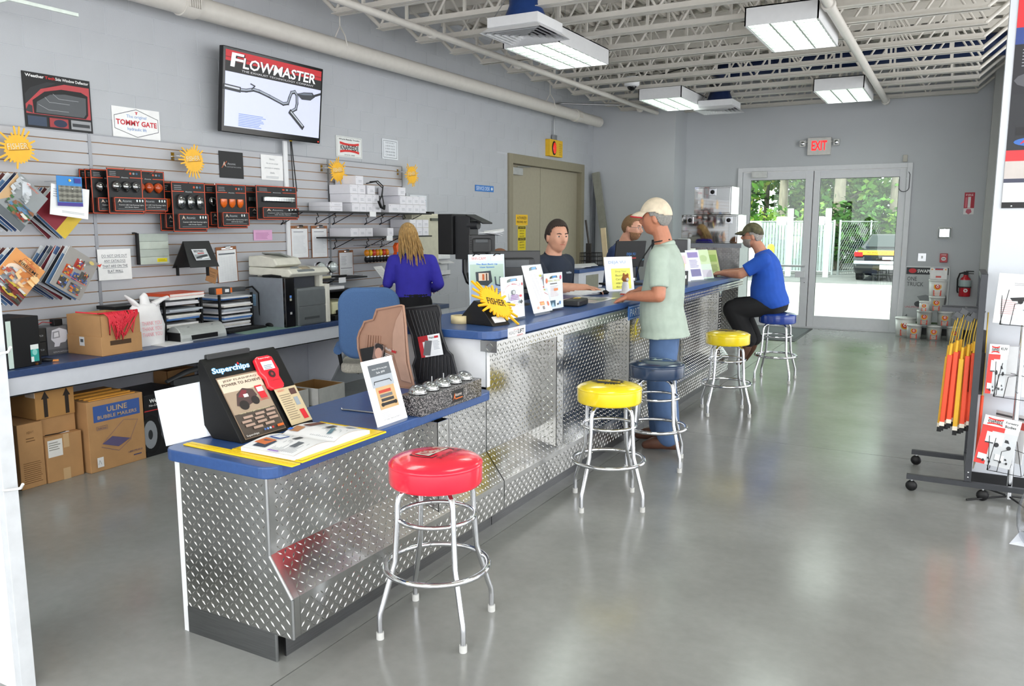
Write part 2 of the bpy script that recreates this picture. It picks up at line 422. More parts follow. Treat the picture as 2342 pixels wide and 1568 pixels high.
for yy in (1.6, 3.3, 7.3): MB(PIPE).cyl((0.03, yy - 0.03, 0), (0.03, yy + 0.03, 0), 0.045, n=16).build('coupling', t)
for yy in (1.8, 5.0): MB(PIPE).cyl((0.03, yy, 0), (0.03, yy, 0.6), 0.005, n=6).build('hanger_rod', t)
t = thing('sprinkler_pipe', 'white pipe crossing under the joists toward the exit wall', 'pipe', (-1.06, 5, 3.4))
MB(PIPE).cyl((0, 0, 0), (0, 8.35, 0), 0.042, n=16).build('pipe', t)
for yy in (2.3, 8.2): MB(PIPE).cyl((0, yy - 0.04, 0), (0, yy + 0.04, 0), 0.056, n=16).build('coupling', t)
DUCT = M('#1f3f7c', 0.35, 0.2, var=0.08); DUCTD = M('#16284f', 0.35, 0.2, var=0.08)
def diffuser(x, y, z, label, top, col):
    t = thing('air_diffuser', label, 'air vent', (x, y, z), group='ceiling air diffusers')
    b = MB(LW)
    a = 0.29
    b.add([(-a, -a, 0), (a, -a, 0), (a, a, 0), (-a, a, 0), (-a + .06, -a + .06, .05), (a - .06, -a + .06, .05), (a - .06, a - .06, .05), (-a + .06, a - .06, .05)], [(0, 1, 5, 4), (1, 2, 6, 5), (2, 3, 7, 6), (3, 0, 4, 7), (4, 5, 6, 7)])
    b.box(-a + .05, a - .05, -a + .05, a - .05, 0.05, 0.13); b.build('housing', t)
    for k in range(5):
        r = 0.25 - k * 0.05; r2 = r - 0.035; v = []
        for rr, zz in ((r, -0.004), (r2, 0.03)): v += [(-rr, -rr, zz), (rr, -rr, zz), (rr, rr, zz), (-rr, rr, zz)]
        MB(LW).add(v, [(i, (i + 1) % 4, (i + 1) % 4 + 4, i + 4) for i in range(4)]).build('louver', t)
    d = MB(col).lathe([(0.175, 0.13), (0.175, 0.17), (0.14, 0.25), (0.14, top - z)], 28); d.build('duct_drop', t)
    MB(M('#44484f', 0.5)).lathe([(0.143, 0.32), (0.146, 0.34), (0.146, 0.40), (0.143, 0.42)], 28).build('duct_band', t)
    MB(STEEL).tube([(-0.2, -0.2, 0.13), (-0.1, -0.1, 0.35), (-0.1, -0.1, top - z)], 0.004, 5).build('hanger_wire', t)
    return t
diffuser(-3.40, 6.45, 3.23, 'white square air diffuser under a round blue duct, nearest', 4.0, DUCT)
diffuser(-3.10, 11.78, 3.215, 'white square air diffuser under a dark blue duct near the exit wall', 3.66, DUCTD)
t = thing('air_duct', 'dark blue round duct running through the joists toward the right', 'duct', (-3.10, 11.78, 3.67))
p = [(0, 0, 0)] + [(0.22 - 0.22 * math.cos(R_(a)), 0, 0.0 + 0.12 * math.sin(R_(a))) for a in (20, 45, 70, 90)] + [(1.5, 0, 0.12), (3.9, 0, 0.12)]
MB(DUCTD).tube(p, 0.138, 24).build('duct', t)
for k in range(3): MB(DUCTD).cyl((0.7 + k * 1.1, 0, .12), (0.74 + k * 1.1, 0, .12), 0.144, n=24).build('duct_band', t)
t = thing('security_camera', 'small white dome security camera under the ceiling', 'camera', (-3.9, 10.4, 3.38))
MB(LW).lathe([(0.10, 0.16), (0.10, 0.06), (0.085, 0.045), (0.07, 0.04)], 24).build('housing', t)
MB(BLACKG).ell((0, 0, 0.045), (0.062, 0.062, 0.06), 20).build('dome', t)
MB(WIRE).tube([(0.05, 0, 0.17), (0.1, 0.02, 0.2), (0.3, 0.05, 0.16), (0.55, 0.05, 0.2), (0.75, 0.05, 0.23)], 0.008, 6).build('cable', t)
MB(STEEL).tube([(-5.46, 11.3, 3.27), (-5.46, 11.3, 3.42), (-5.40, 11.45, 3.44), (-4.7, 12.0, 3.44)], 0.012, 8).build('conduit', label='thin grey conduit bent from the wall to the ceiling', cat='conduit')
# ============================================================= service counters
def plate():
    m = bpy.data.materials.new('tread_plate_aluminium'); m.use_nodes = True; nt = m.node_tree; b = nt.nodes['Principled BSDF']
    b.inputs['Metallic'].default_value = 1.0; b.inputs['Base Color'].default_value = hexc('#b4b4b2') + (1,); b.inputs['Roughness'].default_value = 0.2
    tc = nt.nodes.new('ShaderNodeTexCoord'); n = nt.nodes.new('ShaderNodeTexNoise'); n.inputs['Scale'].default_value = 5; n.inputs['Detail'].default_value = 2
    nt.links.new(tc.outputs['Object'], n.inputs['Vector'])
    bp = nt.nodes.new('ShaderNodeBump'); bp.inputs['Strength'].default_value = 0.10; bp.inputs['Distance'].default_value = 0.05
    nt.links.new(n.outputs['Fac'], bp.inputs['Height']); nt.links.new(bp.outputs['Normal'], b.inputs['Normal'])
    mr = nt.nodes.new('ShaderNodeMapRange'); mr.inputs['To Min'].default_value = 0.13; mr.inputs['To Max'].default_value = 0.27
    nt.links.new(n.outputs['Fac'], mr.inputs['Value']); nt.links.new(mr.outputs['Result'], b.inputs['Roughness'])
    return m
PLATE = plate()
BRUSH = M('#8d8e90', 0.3, 1.0, var=0.1, scale=8, stretch=(1, 1, 30))
def treadpanel(o, u, v, n, poly, name, parent, th=0.004, edge=True):
    "sheet in the plane o+s*u+t*v with outline poly (s,t), raised lozenge treads along +n"
    o, u, v, n = map(Vector, (o, u, v, n)); b = MB(PLATE)
    q = lambda s, t, h: o + u * s + v * t + n * h
    N = len(poly); vs_ = [q(s, t, -th) for s, t in poly] + [q(s, t, 0) for s, t in poly]
    b.add(vs_, [tuple(range(N - 1, -1, -1)), tuple(range(N, 2 * N))] + [(i, (i + 1) % N, (i + 1) % N + N, i + N) for i in range(N)])
    def inside(s, t, mg=0.011):
        c = False; j = N - 1
        for i in range(N):
            (x1, y1), (x2, y2) = poly[i], poly[j]
            if (y1 > t) != (y2 > t) and s < (x2 - x1) * (t - y1) / (y2 - y1) + x1: c = not c
            ex, ey = x2 - x1, y2 - y1; L = math.hypot(ex, ey)
            k = max(0, min(1, ((s - x1) * ex + (t - y1) * ey) / (L * L + 1e-12)))
            if math.hypot(s - x1 - k * ex, t - y1 - k * ey) < mg: return False
            j = i
        return c
    s0 = min(p[0] for p in poly); s1 = max(p[0] for p in poly); t0 = min(p[1] for p in poly); t1 = max(p[1] for p in poly)
    st = 0.0265; L, W_, h = 0.0142, 0.0036, 0.0024; i = 0; s = s0 + st * 0.5; r2 = math.sqrt(0.5)
    vs_ = []; fs = []
    while s < s1:
        j = 0; t = t0 + st * 0.5
        while t < t1:
            if inside(s, t):
                d = (r2, r2) if (i + j) % 2 else (r2, -r2); e = (-d[1], d[0]); k = len(vs_)
                for a, c, z in ((-L, 0, 0), (0, -W_, 0), (L, 0, 0), (0, W_, 0), (-L * .45, 0, h), (L * .45, 0, h)):
                    vs_.append(q(s + a * d[0] + c * e[0], t + a * d[1] + c * e[1], z))
                fs += [(k, k + 1, k + 4), (k + 1, k + 5, k + 4), (k + 1, k + 2, k + 5), (k + 2, k + 3, k + 5), (k + 3, k + 4, k + 5), (k + 3, k, k + 4)]
            t += st; j += 1
        s += st; i += 1
    b.add(vs_, fs)
    return b.build(name, parent)
EY, EZ, EX = (0, 1, 0), (0, 0, 1), (1, 0, 0)
XK, XLIP, XR_, ZS, XPF, ZPF = -2.13, -2.05, -2.16, 0.41, -2.063, 0.279
def counter(name, label, y0, y1, ztop, endpanel, pillars, xback):
    t = thing(name, label, 'counter', (0, 0, 0))
    seams = [y0]
    while seams[-1] + 1.22 < y1 - 0.3: seams.append(seams[-1] + 1.22)
    seams.append(y1)
    sl = Vector((XR_ - XLIP, 0, ZS - 0.262)); L = sl.length; slu = sl / L; sn = Vector((slu.z, 0, -slu.x))
    for a, c in zip(seams, seams[1:]):
        a += 0.001; c -= 0.001; W_ = c - a
        treadpanel((XLIP, a, 0.108), EY, EZ, EX, [(0, 0), (W_, 0), (W_, 0.154), (0, 0.154)], 'lip_plate', t)
        treadpanel((XLIP, a, 0.262), EY, slu, sn, [(0, 0), (W_, 0), (W_, L), (0, L)], 'sloped_plate', t)
        treadpanel((XR_, a, ZS), EY, EZ, EX, [(0, 0), (W_, 0), (W_, ztop - ZS), (0, ztop - ZS)], 'back_plate', t)
        MB(BRUSH).box(XK - 0.01, XK, a, c, 0, 0.112).build('toe_kick', t)
    for y in pillars:
        zt = ztop
        poly = [(0, ZS), (XPF - XR_, ZPF), (XPF - XR_, zt), (0, zt)]
        pw_ = 0.095
        treadpanel((XR_, y, 0), EX, EZ, (0, -1, 0), [(p[0], p[1]) for p in poly], 'pillar_side', t)
        treadpanel((XPF, y, 0), EY, EZ, EX, [(0, ZPF), (pw_, ZPF), (pw_, zt), (0, zt)], 'pillar_face', t)
        b = MB(PLATE); b.T = Matrix.Rotation(pi / 2, 4, 'X')
        b.prism([(XR_, ZS), (XPF, ZPF), (XPF, zt), (XR_, zt)], -(y + pw_), -(y + pw_ - 0.004)); b.build('pillar_side', t)
    return t
low_t = counter('low_counter', 'low service counter clad in diamond tread plate', 2.105, 3.655, 0.712, True, (3.05,), -2.62)
prof = [(-2.61, .108), (XLIP, .108), (XLIP, .262), (-2.155, .41), (-2.155, .712), (-2.61, .712)]
treadpanel((0, 2.06, 0), EX, EZ, (0, -1, 0), prof, 'end_plate', low_t, th=0.045)
b = MB(STEEL)
for p, q in zip(prof[1:5], prof[2:5]): b.tube([(p[0] + .002, 2.066, p[1]), (q[0] + .002, 2.066, q[1])], 0.006, 6)
b.build('edge_trim', low_t)
MB(BRUSH).box(-2.61, XK, 2.058, 2.068, 0, 0.11).build('end_toe_kick', low_t)
MB(STEEL).box(XK - .004, XK + .002, 2.056, 2.062, 0, 0.11).build('corner_trim', low_t)
MB(WHITE).box(-2.637, -2.61, 2.06, 3.66, 0, 0.712).box(-2.61, XR_ - 0.005, 2.105, 3.655, 0.69, 0.712).build('back_panel', low_t)
wt = MB(NAVYTOP).prism(rrect(-2.675, -2.095, 2.03, 3.625, 0.06, corners=(1, 0, 1, 1)), 0.714, 0.760).build('worktop', bevel=0.006, seg=3, label='low blue laminate worktop with rounded corners, nearest the camera', cat='worktop')
tall_t = counter('tall_counter', 'tall service counter clad in diamond tread plate', 3.66, 8.50, 0.965, False, (4.33, 5.57, 6.83, 8.10), -2.85)
MB(PLATE).box(XR_, -2.062, 3.60, 9.10, 0.965, 1.024).build('rail', tall_t)
treadpanel((-2.06, 3.60, 0.963), EY, EZ, EX, [(0, 0), (5.5, 0), (5.5, 0.062), (0, 0.062)], 'rail_plate', tall_t, th=0.002)
treadpanel((-2.13, 3.599, 0.963), EX, EZ, (0, -1, 0), [(0, 0), (.07, 0), (.07, .062), (0, .062)], 'rail_end', tall_t)
MB(WHITE).box(-2.79, -2.155, 3.662, 3.69, 0.762, 1.024).box(-2.79, -2.64, 3.662, 3.69, 0, 0.762).box(-2.79, -2.765, 3.69, 8.50, 0, 1.024).build('white_panel', tall_t)
treadpanel((XR_, 8.504, 0), (-1, 0, 0), EZ, EY, [(0, .11), (0.62, .11), (0.62, 1.02), (0, 1.02)], 'far_end_plate', tall_t)
twt = MB(NAVYTOP).prism(rrect(-2.80, -2.085, 3.60, 9.15, 0.09, n=6, corners=(1, 1, 0, 1)), 1.025, 1.070).build('worktop', bevel=0.006, seg=3, label='tall blue laminate worktop running along the counter', cat='worktop')
# stickers on the tall counter edge
th, p = sheet('edge_sign', 'white READYLIFT sign stuck to the tall counter edge', 'sign', (-2.083, 3.86, 1.018), 0.20, 0.054, a=90, t=0.002)
p.Tx('READY', .29, .30, .34, '#3a3a3e', wf=.46).Tx('LIFT', .74, .30, .42, '#1c1c20', wf=.36, bold=.03).R(.3, .72, .62, .76, '#c33').R(.5, .14, .85, .18, '#c33').build('printed_face', th)
th, p = sheet('counter_sign', 'blue PARTS COUNTER sign on the tall counter edge beside the standing customer', 'sign', (-2.055, 5.86, 0.938), 0.70, 0.10, a=90, t=0.004, col='#2f6cb8')
p.Tx('PARTS COUNTER', .5, .22, .56, '#e8eef6', wf=.9).St([(.01, .07), (.99, .07), (.99, .93), (.01, .93)], .003, '#cfdcea', True).build('printed_face', th)

# ------------------------------------------------------------- bar stools
RING = M('#d4d6da', 0.1, 1.0, var=0.02)
def stool(loc, rz, col, label, logo):
    t = thing('bar_stool', label, 'stool', loc, (0, 0, R_(rz)), 'chrome bar stools along the counter')
    vin = M(col, 0.22, var=0.03, coat=0.6)
    s = MB(vin).lathe([(0.0001, 0.604), (0.17, 0.604), (0.183, 0.608), (0.187, 0.618), (0.187, 0.682), (0.1865, 0.686), (0.189, 0.689), (0.186, 0.694), (0.17, 0.704), (0.13, 0.715), (0.08, 0.721), (0.0001, 0.723)], 48)
    so = s.build('seat', t)
    for k in range(4):
        a = R_(90 * k); c, n = math.cos(a), math.sin(a)
        path = [(0.05, .596), (0.10, .596), (.135, .588), (.155, .570), (.163, .54), (.168, .45), (.178, .31), (.190, .27), (.234, .13), (.244, .105), (.247, .08), (.247, .02)]
        leg = MB(CHROME).tube([(r * c, r * n, z) for r, z in path], 0.0115, 10).build('leg', t)
        MB(M('#c9c9c6', 0.6)).cyl((.247 * c, .247 * n, 0), (.247 * c, .247 * n, .028), .0155, n=12).build('foot_cap', leg)
    MB(CHROME).tube([(.155 * math.cos(2 * pi * i / 40), .155 * math.sin(2 * pi * i / 40), .47) for i in range(40)], .0095, 8, closed=True).build('upper_ring', t)
    MB(CHROME).tube([(.208 * math.cos(2 * pi * i / 48), .208 * math.sin(2 * pi * i / 48), .262) for i in range(48)], .0125, 8, closed=True).build('foot_ring', t)
    MB(STEEL).box(-.1, .1, -.1, .1, .597, .604).build('seat_plate', t)
    if logo:
        p = Print(0.36, 0.36); logo(p)
        for i, v in enumerate(p.v):   # drape the print on the domed seat
            r = math.hypot(v.x, v.y - 0.18); z = 0.723 - 0.002 * (r / .08) ** 2 if r < .08 else (.721 - .006 * (r - .08) / .05 if r < .13 else .715 - .011 * (r - .13) / .04)
            p.v[i] = Vector((v.x, v.y - 0.18, z + 0.0012 + v.z))
        p.build('logo', t, rot=(0, 0, R_(-rz)))
    return t
def logo_red(p):
    R9 = pi / 2
    p.St([(.27, .34), (.40, .31), (.56, .34), (.56, .78), (.40, .81), (.27, .78)], .006, '#1a0c0c', True)
    p.R(.31, .37, .51, .77, '#1a1212'); p.R(.315, .375, .495, .765, '#e8e6dc')
    p.Tx('WESTERN', .485, .57, .165, '#b01822', wf=.37, rot=R9, bold=.01)
    p.Tx('SNOWPLOWS', .67, .60, .065, '#1a0c0c', wf=.50, rot=R9)
def splat(p, u, v, r, c, n=34, seed=3, inner=.66):
    rnd = random.Random(seed); pts = []
    for i in range(n):
        a = 2 * pi * i / n; pts.append((u + r * inner * math.cos(a), v + r * inner * math.sin(a)))
        a2 = a + pi / n * .7; k = r * (inner + (1 - inner) * rnd.uniform(.15, 1.0)); pts.append((u + k * math.cos(a2 - .03), v + k * math.sin(a2 - .03))); pts.append((u + k * math.cos(a2 + .03), v + k * math.sin(a2 + .03)))
    p.Pg(pts, c)
def logo_yel(p):
    splat(p, .46, .56, .30, '#191714'); p.R(.28, .50, .66, .60, '#e8c41c'); p.Tx('FISHER', .47, .51, .085, '#191714', wf=.32)
def logo_blu(p):
    p.Pg([(.22, .62), (.5, .40), (.78, .62), (.62, .74), (.38, .74)], '#9fb2ad'); p.Tx('BLIZZARD', .5, .58, .07, '#22384f', wf=.36)
stool((-1.765, 2.59, 0), -33, '#f0203c', 'red vinyl bar stool with chrome legs, nearest the camera', logo_red)
stool((-1.715, 4.31, 0), -15, '#f7da16', 'yellow vinyl bar stool with black splat logo in front of the navy stool', logo_yel)
stool((-1.73, 5.20, 0), -30, '#1e3452', 'dark navy vinyl bar stool beside the standing customer', logo_blu)
stool((-1.69, 6.97, 0), -22, '#f7da16', 'yellow vinyl bar stool in front of the seated man', logo_yel)
stool((-1.61, 8.75, 0), -45, '#1f3f96', 'royal blue vinyl bar stool with the man sitting on it', None)

# ============================================================= on the low counter
Z1 = 0.7605
t = thing('display_stand', 'black countertop display stand for a red handheld tuner', 'display stand', (-2.44, 2.43, Z1))
b = MB(M('#0c0c0d', 0.55, var=0.1, spec=0.3)); b.T = Matrix.Rotation(pi / 2, 4, 'X')
b.prism([(0, 0), (-.17, 0), (-.215, .05), (-.235, .30), (-.222, .322), (-.195, .30)], -.205, .205); b.build('stand_body', t, bevel=.004)
MB(M('#2b2c2e', 0.5)).box(-.235, -.215, -.17, .06, .30, .335).build('top_tab', t, bevel=.004)
TL = math.degrees(math.atan2(.195, .30)); FR = (Matrix.Rotation(R_(90), 4, 'Z') @ Matrix.Rotation(R_(90 - TL), 4, 'X')).to_euler()
p = Print(.41, .355, .001)
p.Tx('Superchips', .285, .855, .10, '#3f9fd8', wf=.49, bold=.07, shear=.15); p.Tx('Superchips', .285, .861, .086, '#f4f8fc', wf=.48, bold=.02, shear=.15); p.Pg([(.385, .955), (.40, .975), (.415, .955), (.40, .935)], '#d02230')
p.R(.05, .03, .60, .82, '#8a7460'); p.R(.06, .60, .59, .80, '#d9c9b4'); p.R(.06, .04, .59, .34, '#4a4038'); p.R(.06, .34, .59, .62, '#a5917c')
p.Tx('JEEP FLASHPAQ', .33, .745, .030, '#4a2c26', wf=.44); p.Tx('POWER TO ACHIEVE', .33, .695, .034, '#40231e', wf=.50, bold=.01)
p.Pg([(.14, .44), (.20, .58), (.30, .64), (.42, .60), (.44, .52), (.36, .44), (.24, .40)], '#4d3a38'); p.Pg([(.20, .54), (.28, .62), (.34, .60), (.28, .52)], '#7a2a34'); p.El(.23, .43, .06, .06, '#241d1c'); p.El(.39, .46, .05, .055, '#241d1c'); p.R(.27, .52, .33, .56, '#e4dcd4')
p.Pg([(.45, .63), (.545, .63), (.56, .46), (.47, .46)], '#d4222e'); p.R(.465, .55, .545, .61, '#eef2f4'); p.Tx('FLASHPAQ', .505, .43, .026, '#d4222e', wf=.12)
p.Tx("MASTER YOUR JEEP'S PERFORMANCE", .32, .325, .018, '#d8d0a8', wf=.40)
for i, (u, v) in enumerate([(.14, .265), (.30, .275), (.45, .29), (.10, .215), (.27, .225), (.43, .235), (.12, .165), (.28, .175), (.44, .185), (.20, .12), (.36, .13)]): p.R(u, v, u + .12, v + .03, '#a98f80')
p.Tx('Superchips', .15, .045, .030, '#f0f0f0', wf=.16)
for i, c in enumerate(('#4a6db0', '#6a8fd0', '#c8d4e8', '#c83a34')): p.R(.31 + i * .035, .07, .335 + i * .035, .095, c)
p.Pg([(.49, .07), (.575, .07), (.575, .10), (.49, .10)], '#e06a20')
p.R(.66, .03, .97, .52, '#cdbb98'); p.Ln(.69, .10, .84, .45, 12, '#8a7a64'); p.Tx('WHY?', .74, .47, .03, '#c83a34', wf=.10); p.R(.85, .41, .94, .49, '#5a3a34'); p.R(.86, .26, .92, .37, '#9aa3ac'); p.Pg([(.86, .20), (.93, .20), (.94, .07), (.87, .07)], '#d4222e')
p.build('printed_face', t, rot=FR)
d = MB(M('#ec2536', 0.25, coat=.5)); d.T = FR.to_matrix().to_4x4()
d.prism([(.035, .335), (.055, .345), (.115, .345), (.135, .335), (.14, .27), (.125, .24), (.13, .20), (.12, .185), (.055, .185), (.04, .20), (.045, .24), (.03, .27)], .0, .022); dv = d.build('tuner', t, bevel=.006, seg=3); dv['label'] = 'bright red handheld tuner'
p = Print(.41, .355, .0235); p.Tx('Superchips', .705, .925, .022, '#f6f6f6', wf=.16); p.R(.63, .78, .79, .89, '#e4eef4'); p.Ln(.65, .79, .77, .85, 3, '#44627a'); p.El(.71, .715, .045, .05, '#3a1216'); p.El(.71, .715, .018, .02, '#9a2a30'); p.Tx('FLASHPAQ', .71, .62, .018, '#7a1820', wf=.12); p.build('tuner_print', dv, rot=FR)
# white board leaning behind the display
th, p = sheet('white_board', 'blank white board standing on end behind the black display stand', 'board', (-2.66, 2.20, Z1), .25, .225, a=58, tilt=10, roll=7, t=.012, m=M('#eef3fb', .5, var=.01)); p.R(.0, .0, .06, 1, '#dfe6f0'); p.build('printed_face', th)
YEL = M('#f6d210', 0.45, var=.03)
t = thing('edge_strip', 'bright yellow plastic strip lying along the counter end', 'strip', (-2.335, 2.112, Z1), (0, 0, R_(-1.5)))
MB(YEL).box(-.295, .295, -.021, .021, 0, .005).build('strip', t, bevel=.001); MB(M('#d9b60e', .5)).box(-.295, .295, -.004, .0, .005, .0065).build('rib', t)
t = thing('counter_mat', 'yellow rubber counter mat with textured rim under the open catalog', 'mat', (-2.225, 2.395, Z1))
MB(YEL).box(-.180, .180, -.255, .245, 0, .006).build('mat', t, bevel=.001)
b = MB(M('#b89812', .6))
for k in range(60):
    yy = -.248 + k * .0083
    for xx in (-.176, .170): b.box(xx, xx + .006, yy, yy + .004, .006, .0072)
for k in range(42):
    xx = -.172 + k * .0083
    for yy in (-.252, .238): b.box(xx, xx + .004, yy, yy + .006, .006, .0072)
b.build('textured_rim', t, kind='stuff')
t = thing('open_catalog', 'thick open parts catalog lying on the yellow mat', 'book', (-2.215, 2.36, Z1 + .0062))
def pageprof(s):      # height of the page block along the opening direction
    if s < 0: k = (s + .225) / .225; return .016 + .020 * math.sin(pi * min(1, k * 1.02)) ** .8 * (0.4 + 0.6 * k) if k < .985 else .012
    k = s / .215; return .012 + .026 * math.sin(pi * min(1, .04 + k * .93)) ** .7 * (1.05 - .45 * k)
ys = [-.225 + i * .011 for i in range(41)]
b = MB(M('#f0e4da', .8, scale=200, stretch=(1, 1, 60)))
vs_ = [(x, y, z) for x in (-.135, .135) for y in ys for z in (0, pageprof(y))]; n = len(ys) * 2
fs = []
for i in range(len(ys) - 1):
    k = 2 * i; fs += [(k, k + 1, k + 3, k + 2), (n + k, n + k + 2, n + k + 3, n + k + 1), (k, k + 2, n + k + 2, n + k)]
fs += [(0, n, n + 1, 1), (n - 2, n - 1, 2 * n - 1, 2 * n - 2)]
b.add(vs_, fs); b.build('page_block', t)
b = MB(PAPER); vs_ = [(x, y, pageprof(y) + .0006) for x in (-.134, .134) for y in ys]; n = len(ys); b.add(vs_, [(i, i + 1, n + i + 1, n + i) for i in range(n - 1)], True); b.build('open_page', t)
p = Print(.44, .27)
for u0 in (.04, .54):
    p.Ln(u0, .10, u0 + .25, .55, 12, '#a8acb2', ragged=.5); p.Ln(u0 + .2, .62, u0 + .40, .92, 8, '#b8bcc0')
p.R(.05, .62, .20, .86, '#2b3d52'); p.Pg([(.10, .70), (.22, .66), (.24, .90), (.12, .94)], '#d0703a'); p.Pg([(.25, .66), (.36, .62), (.37, .86), (.27, .90)], '#3a5fae'); p.Pg([(.27, .68), (.35, .65), (.355, .82), (.285, .86)], '#e6ecf4')
p.R(.14, .20, .26, .30, '#5c636a'); p.R(.30, .42, .40, .5, '#3e444a'); p.R(.55, .78, .66, .95, '#b07a50'); p.R(.56, .92, .60, 1.0, '#2a6fd0'); p.R(.70, .74, .92, .90, '#6a3c2c'); p.R(.72, .40, .84, .50, '#3c4248'); p.Pg([(.60, .20), (.74, .30), (.72, .36), (.58, .26)], '#5f7f8c'); p.R(.86, .15, .96, .33, '#c8ccd2'); p.R(.0, .3, .02, .5, '#8f6ac0')
v2 = []
for v in p.v:   # u runs along the opening (y), v toward the counter back (-x)
    y = v.x - .005; y = max(-.224, min(.214, y)); v2.append(Vector((.135 - v.y, y, pageprof(y) + .0012 + v.z)))
p.v = v2; p.build('printed_face', t)
# leaning flyer stand
th, p = sheet('flyer_stand', 'white LED light bar flyer in an acrylic stand, front of the low counter', 'flyer', (-2.13, 2.80, Z1), .215, .29, a=90, tilt=17, t=.003)
p.R(.16, .57, .86, .92, '#5a6066'); p.R(.16, .57, .86, .74, '#a9b0b8'); p.Tx('Amber LED Running Lights', .51, .83, .03, '#e8ecee', wf=.5); p.Tx('Sale $99', .51, .77, .035, '#e8ecee', wf=.28); p.St([(.22, .62), (.24, .66), (.74, .66), (.78, .62)], .004, '#2a2c30')
p.R(.22, .23, .82, .57, '#c8a676')
for k, c in enumerate(('#1d1d1f', '#2c2c2e', '#6a6a6c', '#b83a22')): p.R(.32 - .01 * k, .28 + .065 * k, .74 - .02 * k, .325 + .065 * k, c)
p.El(.32, .30, .05, .03, '#101012'); p.El(.74, .30, .05, .03, '#101012'); p.Ln(.2, .10, .5, .2, 4, '#c8c8cc'); p.Tx('ATOMIC TRUCK PARTS', .5, .06, .022, '#8a8c92', wf=.55); p.build('printed_face', th)
MB(M('#d8dde2', .3)).box(-.10, .10, .0, .004, -.12, -.003).build('stand_foot', th)
t = thing('metal_rod', 'thin bent metal rod lying on the low counter', 'rod', (-2.40, 2.88, Z1)); MB(STEEL).tube([(-.085, -.008, .014), (-.083, -.008, .005), (-.06, -.004, .004), (.10, .012, .004)], .004, 6).build('rod', t)
# marker-light display box
GRAN = bpy.data.materials.new('speckled_black'); GRAN.use_nodes = True; nt = GRAN.node_tree; bs = nt.nodes['Principled BSDF']
vo = nt.nodes.new('ShaderNodeTexVoronoi'); vo.inputs['Scale'].default_value = 260; tc = nt.nodes.new('ShaderNodeTexCoord'); nt.links.new(tc.outputs['Object'], vo.inputs['Vector'])
cr = nt.nodes.new('ShaderNodeValToRGB'); cr.color_ramp.elements[0].position = .55; cr.color_ramp.elements[0].color = (.015, .015, .017, 1); cr.color_ramp.elements[1].position = .75; cr.color_ramp.elements[1].color = (.30, .28, .28, 1)
nt.links.new(vo.outputs['Color'], cr.inputs['Fac']); nt.links.new(cr.outputs['Color'], bs.inputs['Base Color']); bs.inputs['Roughness'].default_value = .25
t = thing('lamp_display', 'speckled black display box with five clear cab lamps on top', 'display', (-2.135, 3.20, Z1))
MB(GRAN).box(-.062, .062, -.265, .265, 0, .092).build('box', t, bevel=.003)
CLR = glassmat('#e6e9ea', .35, .06)
for k in range(5):
    l = MB(M('#b9bbbd', .12, .9)).ell((0, -.205 + k * .1, .098), (.048, .040, .012), 20).build('lamp_base', t)
    MB(CLR).ell((0.0, -.205 + k * .1, .102), (.045, .037, .034), 20).build('lamp_lens', l)
    MB(CHROME).ell((0.0, -.205 + k * .1, .105), (.025, .018, .016), 12).build('reflector', l)
for k in (1.6, 2.6): MB(CHROME).cyl((-.03, -.205 + k * .1, .09), (-.03, -.205 + k * .1, .145), .003, n=8).build('stud', t)
p = facepr(t, .10, .06, (.0625, .04, .015), WL); p.R(0, 0, 1, 1, '#141416'); p.Tx('Atomic', .55, .48, .26, '#e6d8d0', wf=.62); p.R(.3, .24, .92, .33, '#d06a2a'); p.Pg([(.08, .2), (.2, .8), (.3, .2), (.2, .4)], '#d0682c'); p.done()
# floor mats standing against the tall counter
def mat_thing(name, label, y, poly, ribs, col, card, cards):
    cx = sum(q[0] for q in poly) / len(poly); z0 = min(q[1] for q in poly)
    t = thing(name, label, 'floor mat', (cx, y, Z1)); b = MB(col); b.T = Matrix.Rotation(pi / 2, 4, 'X')
    pp = [(q[0] - cx, max(0, q[1] - Z1)) for q in poly]; b.prism(pp, -.006, .0); b.build('mat', t, bevel=.002)
    cen = Vector((sum(q[0] for q in pp) / len(pp), sum(q[1] for q in pp) / len(pp), 0))
    b = MB(col); b.tube([(q[0], -.008, q[1]) for q in pp], .006, 6, closed=True); b.build('raised_rim', t)
    for (x0, za), (x1, zb) in ribs: MB(col).tube([(x0 - cx, -.004, za - Z1), (x1 - cx, -.004, zb - Z1)], .004, 6).build('rib', t)
    return t, cx
tan = [(-2.479, .78), (-2.499, .855), (-2.51, .9), (-2.52, 1.016), (-2.524, 1.096), (-2.532, 1.166), (-2.537, 1.202), (-2.552, 1.203), (-2.713, 1.172), (-2.722, 1.151), (-2.737, 1.117), (-2.799, 1.101), (-2.809, 1.079), (-2.834, 1.044), (-2.848, 1.009), (-2.847, .951), (-2.832, .9), (-2.805, .817), (-2.79, .7605), (-2.483, .7605)]
t, cx = mat_thing('floor_mat', 'tan rubber car floor mat standing upright on the low counter', 3.45, tan, [((-2.80 + .017 * k, .86), (-2.782 + .017 * k, 1.03)) for k in range(6)], M('#a8816c', .6, var=.04), None, None)
b = MB(M('#b38f7c', .55)); b.T = Matrix.Rotation(pi / 2, 4, 'X'); b.prism([(q[0] - cx, q[1] - Z1) for q in [(-2.614, .968), (-2.609, 1.051), (-2.585, 1.123), (-2.54, 1.191), (-2.532, 1.09), (-2.523, .9), (-2.49, .79), (-2.56, .80)]], .0, .012); b.build('side_wall', t, bevel=.004)
MB(M('#141416', .5)).box(-2.762 - cx, -2.60 - cx, -.014, -.0125, .10, .205).build('info_card', t, rot=(0, R_(-13), 0), loc=(-.02, -.004, .012))
